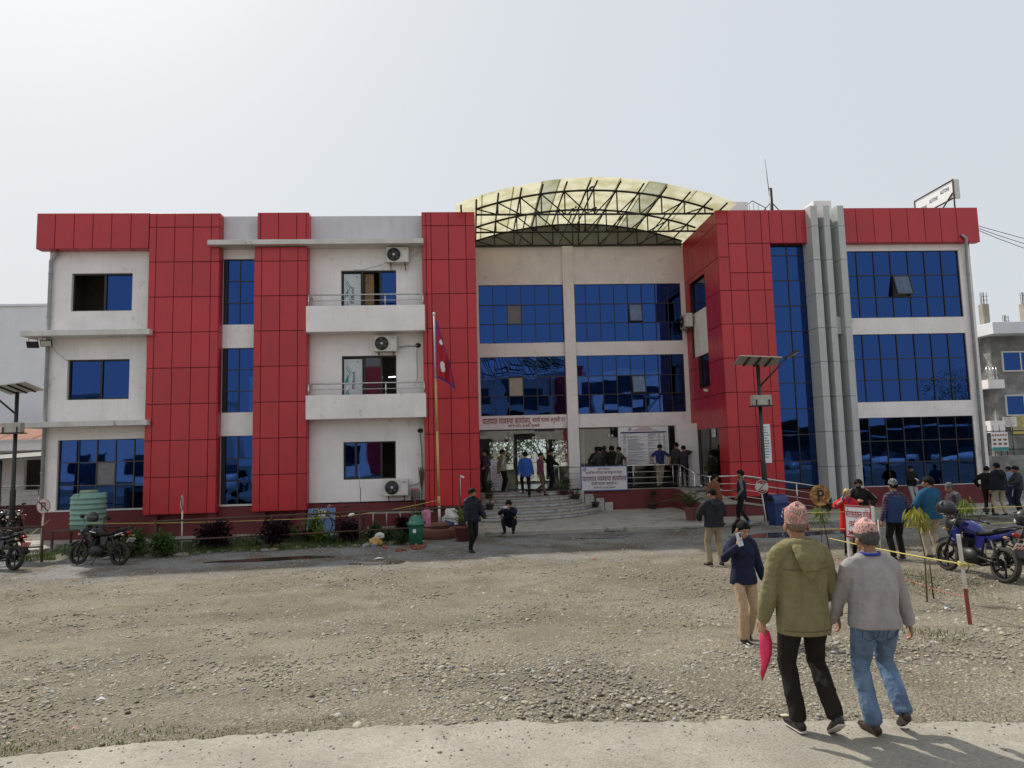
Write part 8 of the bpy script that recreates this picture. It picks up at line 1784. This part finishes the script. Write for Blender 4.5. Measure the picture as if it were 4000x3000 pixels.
b, H = put(3912, 2016, 1808, z=.5); person('man seen from behind in dark hooded jacket and beige trousers by the wall corner', b, .05, H, top=cloth('ink_jacket', (.013,.017,.024)), bottom=BEIGE, shoes=SHB, hair='short', feet=((.17,0,.085,-.2,0),(-.15,0,.085,.2,0)), hands=((.28,.06,.84),(-.30,.0,.84)), coat=.034, hem=-.10, hood=True, seed=19, sole=SHW, fat=1.08)
b, H = put(3988, 2006, 1820, z=.5); person('man in dark slate jacket at the picture edge reading a paper', b, 1.3, H, top=SLATE, bottom=cloth('dark_jeans', (.018,.022,.045)), shoes=SHB, hair='thick', hands=((.10,.34,1.05),(-.12,.34,1.05)), elbows=((.9,-.4,-.4),(-.9,-.4,-.4)), coat=.022, seed=20, head=(0,-.3))
b, H = put(3955, 1990, 1822, z=.5, Y=-1.6); person('man in blue jeans half hidden behind the beige trousers', b, .4, H, top=cloth('pale_blue', (.16,.22,.34)), bottom=cloth('navy_jeans', (.016,.022,.06)), shoes=SHB, hair='short', hands=((.2,.25,1.0),(-.22,.2,1.0)), seed=21)
# ---- people on the platform and steps
Z1 = 1.2
b, H = put(1898, 1919, 1756, z=Z1, Y=3.45); person('woman in purple plaid jacket standing by the red tower on the platform', b, math.pi-.9, H, 'f', PL1, CHAR, SHB, SK2, 'tied', HAIR, hands=((.20,.12,.95),(-.16,.16,.98)), coat=.02, seed=22, head=(-.6,0), flare=1.3)
b, H = put(1966, 1924, 1756, z=Z1, Y=3.05); person('man in pale olive jacket and black trousers standing on the platform', b, -1.25, H, top=PALEG, bottom=BLACK, shoes=SHB, hair='short', hands=((.10,-.17,.86),(-.12,-.17,.86)), elbows=((1,-.5,0),(-1,-.5,0)), coat=.022, seed=23, stripe=WHITEC, sole=SHW)
b, H = put(2061, 1948, 1768, z=1.032); person('man in bright blue shirt climbing the entrance steps', (b[0],2.05,1.032), .0, H*1.02, top=BLUE, bottom=BLACK, shoes=SHB, hair='short', feet=((.11,-.12,.10,0,-.3),(-.10,.20,.25,0,0)), hands=((.30,.08,.80),(-.30,-.06,.84)), coat=.016, hem=-.16, seed=24, head=(.35,0), fat=1.05)
b, H = put(2106, 1930, 1758, z=1.1); person('man in wine shirt and brown trousers stepping down the entrance steps', (b[0],2.3,1.032), -2.2, 1.66, top=WINE, bottom=OLIVEB, shoes=SHBR, hair='short', feet=((.08,.28,.085,0,0),(-.09,-.18,.255,0,-.1)), pelvis=(0,.03,.97), hands=((.27,.10,.85),(-.28,-.04,.86)), seed=25, head=(.3,-.1))
b, H = put(2151, 1915, 1755, z=Z1, Y=3.25); rQ, iQ = person('man in black jacket reading his phone beside the pillar', b, -1.35, H, top=BLACK, bottom=cloth('dark_blue_trousers', (.012,.014,.026)), shoes=SHB, hair='short', hands=((.10,.32,1.06),(-.08,.30,1.08)), elbows=((.9,-.4,-.4),(-.9,-.4,-.4)), coat=.022, seed=26, head=(0,-.4), curl=(.9,.9))
h = at_hand(iQ, 0, (0,.08,.03)); mb = MB(); mb.box(-.035,.035,-.07,.07,-.005,.005); o = mb.build('phone', PHONE, bevel=.004); o.location = h; o.rotation_euler = (.5,0,-1.35); tag(o, 'phone of the man in black beside the pillar', 'phone')
b, H = put(2348, 1900, 1746, z=Z1, Y=3.9); person('man in dark jacket holding a hand to his head behind the sign board', b, .5, H, top=CHAR, bottom=BLACK, shoes=SHB, hair='thick', hands=((.20,.10,1.50),(-.25,.22,1.0)), elbows=((.9,.2,-.3),(-.7,-.6,0)), coat=.024, seed=27)
b, H = put(2396, 1900, 1742, z=Z1, Y=3.42); person('man seen from behind in black hooded jacket leaning on the railing behind the sign board', b, .1, H, top=BLACK, bottom=BLACK, shoes=SHB, hair='thick', hands=((.30,-.15,.98),(-.34,-.15,.98)), elbows=((1,.2,0),(-1,.2,0)), coat=.026, hood=True, seed=28, lean=.05)
b, H = put(2424, 1900, 1745, z=Z1, Y=3.5); person('man in camouflage print shirt beside the black hooded jacket at the sign board', b, .9, H, top=CAMO, bottom=cloth('jeans_blue', (.07,.11,.19)), shoes=SHB, hair='short', hands=((.22,-.18,.96),(-.22,.1,.9)), elbows=((1,-.2,0),(-1,-.5,0)), sleeve=.45, seed=29)
b, H = put(2583, 1900, 1735, z=Z1, Y=3.42); person('young man in blue T-shirt and khaki cargo trousers leaning back on the railing', b, math.pi, H, top=TEE, bottom=KHAKI, shoes=SHB, hair='thick', feet=((.17,.22,.085,-.5,-.1),(.06,.10,.085,.1,0)), hands=((.33,.20,.98),(-.33,.20,.98)), elbows=((1,-.2,.2),(-1,-.2,.2)), sleeve=.42, seed=30, head=(0,-.5), sole=SHW, tw=1.1, knees=((.3,1,0),(0,1,0)))
b, H = put(2650, 1898, 1728, z=Z1, Y=3.5); person('man in dark grey shirt with his back turned by the right end of the glass', b, .3, H, top=CHAR, bottom=BLACK, shoes=SHB, hair='short', hands=((.28,-.08,.95),(-.26,.05,.86)), coat=.012, seed=31, hem=-.14)
b, H = put(2677, 1904, 1740, z=Z1, Y=3.15); person('man in dark plaid shirt with a hand on his face by the ramp', b, -.2, H, top=PL2, bottom=BLACK, shoes=SHBR, hair='short', hands=((.12,.16,1.48),(-.26,.05,.88)), elbows=((1,.1,-.3),(-1,-.4,0)), seed=32)
b, H = put(2786, 1925, 1762, z=1.1, Y=1.6); person('man in green jacket carrying a black backpack entering the side glass door', b, -.35, H, top=DKGREEN, bottom=BLACK, shoes=SHB, hair='thick', hands=((.24,.14,.9),(-.26,.1,.86)), coat=.03, hood=False, seed=33, bag=('backpack', cloth('backpack_black', (.012,.012,.013))))

bpy.data.scenes.remove(SCR)
# ================================================================== GRAVEL, STONES, GRASS
def attr_mat(name, rough=.85):
    m = bpy.data.materials.new(name); m.use_nodes = True; nt = m.node_tree; b = nt.nodes['Principled BSDF']; a = nd(nt, 'ShaderNodeAttribute'); a.attribute_name = 'Col'
    g = nd(nt, 'ShaderNodeNewGeometry'); n = nd(nt, 'ShaderNodeTexNoise'); n.inputs['Scale'].default_value = 60; n.inputs['Detail'].default_value = 4; nt.links.new(g.outputs['Position'], n.inputs['Vector']); r = nd(nt, 'ShaderNodeMapRange'); r.inputs[3].default_value = .7; r.inputs[4].default_value = 1.3; nt.links.new(n.outputs[0], r.inputs[0])
    x = nd(nt, 'ShaderNodeMix', data_type='RGBA', blend_type='MULTIPLY'); x.inputs[0].default_value = 1; nt.links.new(a.outputs['Color'], x.inputs[6]); nt.links.new(r.outputs[0], x.inputs[7]); nt.links.new(x.outputs[2], b.inputs['Base Color']); b.inputs['Roughness'].default_value = rough; b.inputs['Specular IOR Level'].default_value = .3; return m
GRV = attr_mat('pebble')
t_ = (1+5**.5)/2
ICO_V = np.array([(-1,t_,0),(1,t_,0),(-1,-t_,0),(1,-t_,0),(0,-1,t_),(0,1,t_),(0,-1,-t_),(0,1,-t_),(t_,0,-1),(t_,0,1),(-t_,0,-1),(-t_,0,1)])/math.sqrt(1+t_*t_)
ICO_F = np.array([(0,11,5),(0,5,1),(0,1,7),(0,7,10),(0,10,11),(1,5,9),(5,11,4),(11,10,2),(10,7,6),(7,1,8),(3,9,4),(3,4,2),(3,2,6),(3,6,8),(3,8,9),(4,9,5),(2,4,11),(6,2,10),(8,6,7),(9,8,1)])
def np_mesh(name, V, F, col=None, smooth=True):
    me = bpy.data.meshes.new(name); nf, k = F.shape; me.vertices.add(len(V)); me.vertices.foreach_set('co', V.astype(np.float32).ravel()); me.loops.add(nf*k); me.loops.foreach_set('vertex_index', F.astype(np.int32).ravel()); me.polygons.add(nf); me.polygons.foreach_set('loop_start', np.arange(0, nf*k, k, dtype=np.int32)); me.polygons.foreach_set('use_smooth', np.full(nf, smooth))
    if col is not None: a = me.color_attributes.new('Col', 'FLOAT_COLOR', 'POINT'); a.data.foreach_set('color', np.c_[col, np.ones(len(col))].astype(np.float32).ravel())
    me.update(); me.validate(); return me
def g_arr(x, y):
    t = np.clip((-13.5-y)/5.8, 0, 1); z = .20+.012*np.clip(x, -30, 30)+.45*t*t*(3-2*t)
    return z
def pebbles(name, x, y, r, cols, sink=.35, smooth=True, dz=0.0):
    n = len(x); A = RNG.uniform(0, 2*np.pi, n); sx = r*RNG.uniform(.75,1.35,n); sy = r*RNG.uniform(.6,1.0,n); sz = r*RNG.uniform(.22,.5,n); jit = 1+RNG.normal(0,.13,(n,12))
    V = ICO_V[None]*jit[:, :, None]*np.stack([sx, sy, sz], 1)[:, None]; c, s = np.cos(A)[:, None], np.sin(A)[:, None]; X = V[..., 0]*c-V[..., 1]*s+x[:, None]; Y = V[..., 0]*s+V[..., 1]*c+y[:, None]; tl = RNG.normal(0,.25,n)[:, None]; Z = V[..., 2]+V[..., 0]*tl+(g_arr(x, y)+dz+sz*(1-sink*2)*.6)[:, None]
    F = (ICO_F[None]+(np.arange(n)*12)[:, None, None]).reshape(-1, 3); C = np.repeat(cols, 12, 0)
    return link(name, np_mesh(name, np.stack([X, Y, Z], -1).reshape(-1, 3), F, C, smooth), GRV)
def stone_cols(n, warm=.5):
    v = RNG.beta(2.0, 2.6, n)*.33+.13; k = RNG.uniform(.2, 1.1, n)*warm; return np.stack([v*(1+.10*k), v*(1.0-.02*k), v*(1-.30*k)], 1)
def scatter(n, y0, y1, pw):
    d0, d1 = CAM[1]*-1+y0, CAM[1]*-1+y1; u = RNG.uniform(0, 1, n); d = (d0**(1-pw)+u*(d1**(1-pw)-d0**(1-pw)))**(1/(1-pw)); y = d-24.955; x = RNG.uniform(-.86, .98, n)*(d+.6); return x, y
x, y = scatter(36000, -19.6, -8.2, .9); dens = np.array([noise.noise((a*.35, b_*.35, 2.0)) for a, b_ in zip(x, y)]); keep = RNG.uniform(-.55,.5,len(x)) < dens+.12; x, y = x[keep], y[keep]; edge = np.array([road_edge(a) for a in x]); k = y > edge+.03; x, y = x[k], y[k]
r = np.exp(RNG.normal(math.log(.0145), .42, len(x)))*(1+.03*(y+19)); tag(pebbles('gravel', x, y, np.clip(r, .006, .05), stone_cols(len(x), 1.0)), 'loose tan and grey river pebbles scattered over the lot', 'gravel', kind='stuff')
x, y = scatter(9000, -8.4, -3.4, .4); r = np.exp(RNG.normal(math.log(.017), .35, len(x))); tag(pebbles('crushed_stone', x, y, np.clip(r, .01, .05), stone_cols(len(x), .15), smooth=False), 'grey crushed stone along the front of the building', 'gravel', kind='stuff')
# heap of coarser pebbles near the road in the middle of the lot
cx, cy = 1.3, -17.5; n = 2000; x = RNG.normal(cx, 1.9, n); y = RNG.normal(cy, .75, n); k = y > np.array([road_edge(a) for a in x])+.06; x, y = x[k], y[k]; r = np.exp(RNG.normal(math.log(.0145), .38, len(x))); tag(pebbles('coarse_pebbles', x, y, np.clip(r, .008, .055), stone_cols(len(x), .6)), 'patch of coarser grey pebbles by the concrete road', 'gravel', kind='stuff')
n = 700; x = RNG.uniform(-5, 6, n); y = np.array([road_edge(a) for a in x])-.05-np.abs(RNG.normal(0,.5,n)); k = y > -21.4; x, y = x[k], np.maximum(y[k], -21.4); tag(pebbles('road_grit', x, y, np.clip(np.exp(RNG.normal(math.log(.007), .4, len(x))), .003, .02), stone_cols(len(x), .5), dz=.036), 'fine grit spilled on the concrete road', 'gravel', kind='stuff')
# single larger stones
big = [(0,*q) for q in ((1108,331,9),(880,367,8),(649,442,9),(1605,375,8),(1733,398,9),(1628,430,13),(1803,510,13),(1775,612,13),(1465,604,12),(262,545,9),(395,580,11),(620,768,15),(1578,752,15),(1640,718,14),(192,670,14),(228,672,13),(410,722,20),(2020,760,16),(2055,785,20),(1745,768,16),(1545,762,14),(1858,735,16),(107,640,12),(77,787,10),(865,775,20),(595,510,13),(2110,687,14),(1602,675,10),(1695,695,12),(830,605,11),(1000,640,10),(1432,540,12))]+[(2000,*q) for q in ((290,745,14),(570,700,14),(150,615,17),(880,700,17),(395,745,12),(600,715,10),(225,765,12),(330,580,12),(455,440,8),(520,287,8),(690,460,9),(995,775,14))]
MT['rock_dark'] = mat('dark_stone', (.13,.13,.135), .8, var=.3, scale=30, bump=.3, bscale=60); MT['rock_tan'] = mat('tan_stone', (.27,.23,.165), .85, var=.3, scale=30, bump=.3, bscale=60); MT['rock_grey'] = mat('grey_stone', (.24,.24,.235), .8, var=.3, scale=30, bump=.3, bscale=60)
rocks = []
for s_ in range(5):
    bm = bmesh.new(); bmesh.ops.create_icosphere(bm, subdivisions=2, radius=1)
    for v in bm.verts: v.co *= 1+.35*noise.noise(v.co*1.3+Vector((s_*7, 0, 0)))+.1*noise.noise(v.co*4+Vector((s_, 2, 0))); v.co.z *= .55
    me = bpy.data.meshes.new('stone'); bm.to_mesh(me); bm.free(); me.polygons.foreach_set('use_smooth', [True]*len(me.polygons)); rocks.append(me)
names = {'rock_dark':'dark grey stone lying loose on the gravel lot','rock_tan':'tan stone lying loose on the gravel lot','rock_grey':'pale grey stone lying loose on the gravel lot'}
RM = {}
for i, (ox, a, b_, px) in enumerate(big):
    p = onG(ox+a/1.106, 2100+b_/1.106); m_ = ('rock_dark','rock_grey','rock_tan')[i % 3]; key = (i % 5, m_)
    if key not in RM: q = rocks[i % 5].copy(); q.materials.append(MT[m_]); RM[key] = q
    o = link('stone', RM[key], None); d = (p-Vector(CAM)).length; rr_ = px/1.106*d/FPX*.55; o.location = p+Vector((0,0,rr_*.12)); o.scale = (rr_*1.1, rr_*.9, rr_*random.uniform(.7,1.1)); o.rotation_euler = (random.uniform(-.2,.2), random.uniform(-.2,.2), random.uniform(0,6)); tag(o, names[m_], 'stone', m_.replace('rock_', '')+' loose stones on the lot')
for i in range(34):
    xx = -11.5+i*.30+random.uniform(-.1,.1); yy = -4.15+random.uniform(-.2,.22)+(.03*i*.3); m_ = ('rock_grey','rock_tan')[i % 2]; key = (i % 5, m_)
    if key not in RM: q = rocks[i % 5].copy(); q.materials.append(MT[m_]); RM[key] = q
    o = link('edging_stone', RM[key], None); rr_ = random.uniform(.06,.16); o.location = (xx, yy, ground(xx, yy)+.02); o.scale = (rr_*1.3, rr_, rr_*.8); o.rotation_euler = (0,0,random.uniform(0,6)); tag(o, 'pale rounded stone edging the planting bed' if m_ == 'rock_grey' else 'tan rounded stone edging the planting bed', 'stone', 'edging stones of the planting bed, '+m_[5:])
# planting bed soil
MT['bed'] = mat('bed_soil', (.075,.07,.04), .95, var=.35, scale=4, bump=.5, bscale=18, stain=(3,.5,.6,(.05,.075,.02)))
mb = MB(); xs = np.arange(-12.4, -1.5, .3); vs = []
for x_ in xs: 
    for y_, dz in ((-4.0+.15*noise.noise((x_, 0, 0)), -.02), (-3.6, .05), (-2.6, .07), (-1.4, .05), (-.74, .0)): vs.append((x_, y_, ground(x_, y_)+dz+.03*noise.noise((x_*2, y_*2, 0))))
mb.add(vs, [(i*5+k, i*5+k+1, (i+1)*5+k+1, (i+1)*5+k) for i in range(len(xs)-1) for k in range(4)], True); tag(mb.build('planting_bed', MT['bed']), kind='structure')
def blades(name, x, y, h, label, lean=1.0, dz=0.0, m_='grass'):
    n = len(x); a = RNG.uniform(0, 2*np.pi, n); w_ = .0035+.004*RNG.random(n); h = h*RNG.uniform(.5,1.25,n); b_ = RNG.uniform(0, 2*np.pi, n); ln = h*lean*RNG.uniform(.1,1,n); z = g_arr(x, y)+dz
    dx, dy = np.cos(a)*w_, np.sin(a)*w_; lx, ly = np.cos(b_)*ln, np.sin(b_)*ln
    V = np.stack([np.stack([x-dx, y-dy, z-.01], 1), np.stack([x+dx, y+dy, z-.01], 1), np.stack([x+dx*.7+lx*.4, y+dy*.7+ly*.4, z+h*.6], 1), np.stack([x-dx*.7+lx*.4, y-dy*.7+ly*.4, z+h*.6], 1), np.stack([x+lx, y+ly, z+h], 1)], 1).reshape(-1, 3)
    o5 = (np.arange(n)*5)[:, None]; F = np.concatenate([o5+np.array([0,1,2]), o5+np.array([0,2,3]), o5+np.array([3,2,4])]); o = link(name, np_mesh(name, V, F, smooth=False), MT[m_]); return tag(o, label, 'grass', kind='stuff')
MT['edge_grass'] = leaf_mat('edge_grass_blade', (.125,.14,.04), .45); MT['dry_grass'] = leaf_mat('dry_grass_blade', (.20,.18,.06), .35)
n = 5500; x = RNG.uniform(-7.5, 7.5, n); wl = np.where(x < -.3, .10+.055*np.clip(-x, 0, 6), np.where(x > 3.6, .07, .03)); y = np.array([road_edge(a) for a in x])+.02+np.abs(RNG.normal(0, 1, n))*wl; dn = np.array([noise.noise((a*1.2, b_*1.6, 4)) for a, b_ in zip(x, y)]); k = dn > np.where(x < -.3, -.02-.05*np.clip(-x, 0, 6), .02); k &= ~((x > -.3) & (x < 3.6) & (dn < .28)); blades('grass', x[k], y[k], .024, 'short grass along the edge of the concrete road', m_='edge_grass')
n = 16000; x = RNG.uniform(-13.6, -1.6, n); y = RNG.uniform(-4.3, -.9, n); dn = np.array([noise.noise((a*.9, b_*1.3, 9)) for a, b_ in zip(x, y)]); k = dn+np.where(y < -3.2, .12, 0) > -.05; blades('bed_grass', x[k], y[k], .13, 'rough grass growing in the planting bed', dz=.04)
n = 9000; x = RNG.uniform(5.2, 14.5, n); y = RNG.uniform(-17.5, -9.2, n); dn = np.array([noise.noise((a*.55, b_*.75, 14)) for a, b_ in zip(x, y)]); k = dn > .10+.02*np.clip(9-x, 0, 4); blades('yard_grass', x[k], y[k], .055, 'thin grass patches in the roped off yard', m_='dry_grass')
k = dn > .22; blades('yard_grass', x[k]+.05, y[k]+.03, .06, 'green grass tufts in the roped off yard')
n = 3500; x = RNG.uniform(.5, 20, n); y = -3.2-.02*(x-1)-np.abs(RNG.normal(0,.10,n)); dn = np.array([noise.noise((a*.8, 0, 3)) for a in x]); k = dn > -.02+np.where(x < 7, .22, 0); blades('verge_grass', x[k], y[k], .07, 'dark grass along the edge of the raised apron')
n = 900; x = RNG.uniform(-9, 4, n); y = RNG.uniform(-18.6, -14.5, n); dn = np.array([noise.noise((a*1.1, b_*1.5, 21)) for a, b_ in zip(x, y)]); k = dn > .18; blades('tuft_grass', x[k], y[k], .035, 'sparse grass tufts on the open gravel', m_='dry_grass')
# leafy ground cover
ml = MB(); r9 = random.Random(4)
for i in range(2600):
    x_ = r9.uniform(-12, -1.6); y_ = r9.uniform(-3.9, -1.0)
    if noise.noise((x_*1.1, y_*1.1, 33)) < -.05: continue
    add_leaf(ml, Vector((x_, y_, ground(x_, y_)+.05+r9.random()*.12)), Vector((r9.uniform(-1,1), r9.uniform(-1,1), r9.uniform(.1,.9))), Vector((0,0,1)), r9.uniform(.05,.12), r9.uniform(.03,.06))
tag(ml.build('ground_cover', MT['leaf_dark'], fix=False), 'low leafy weeds covering the planting bed', 'ground cover', kind='stuff')
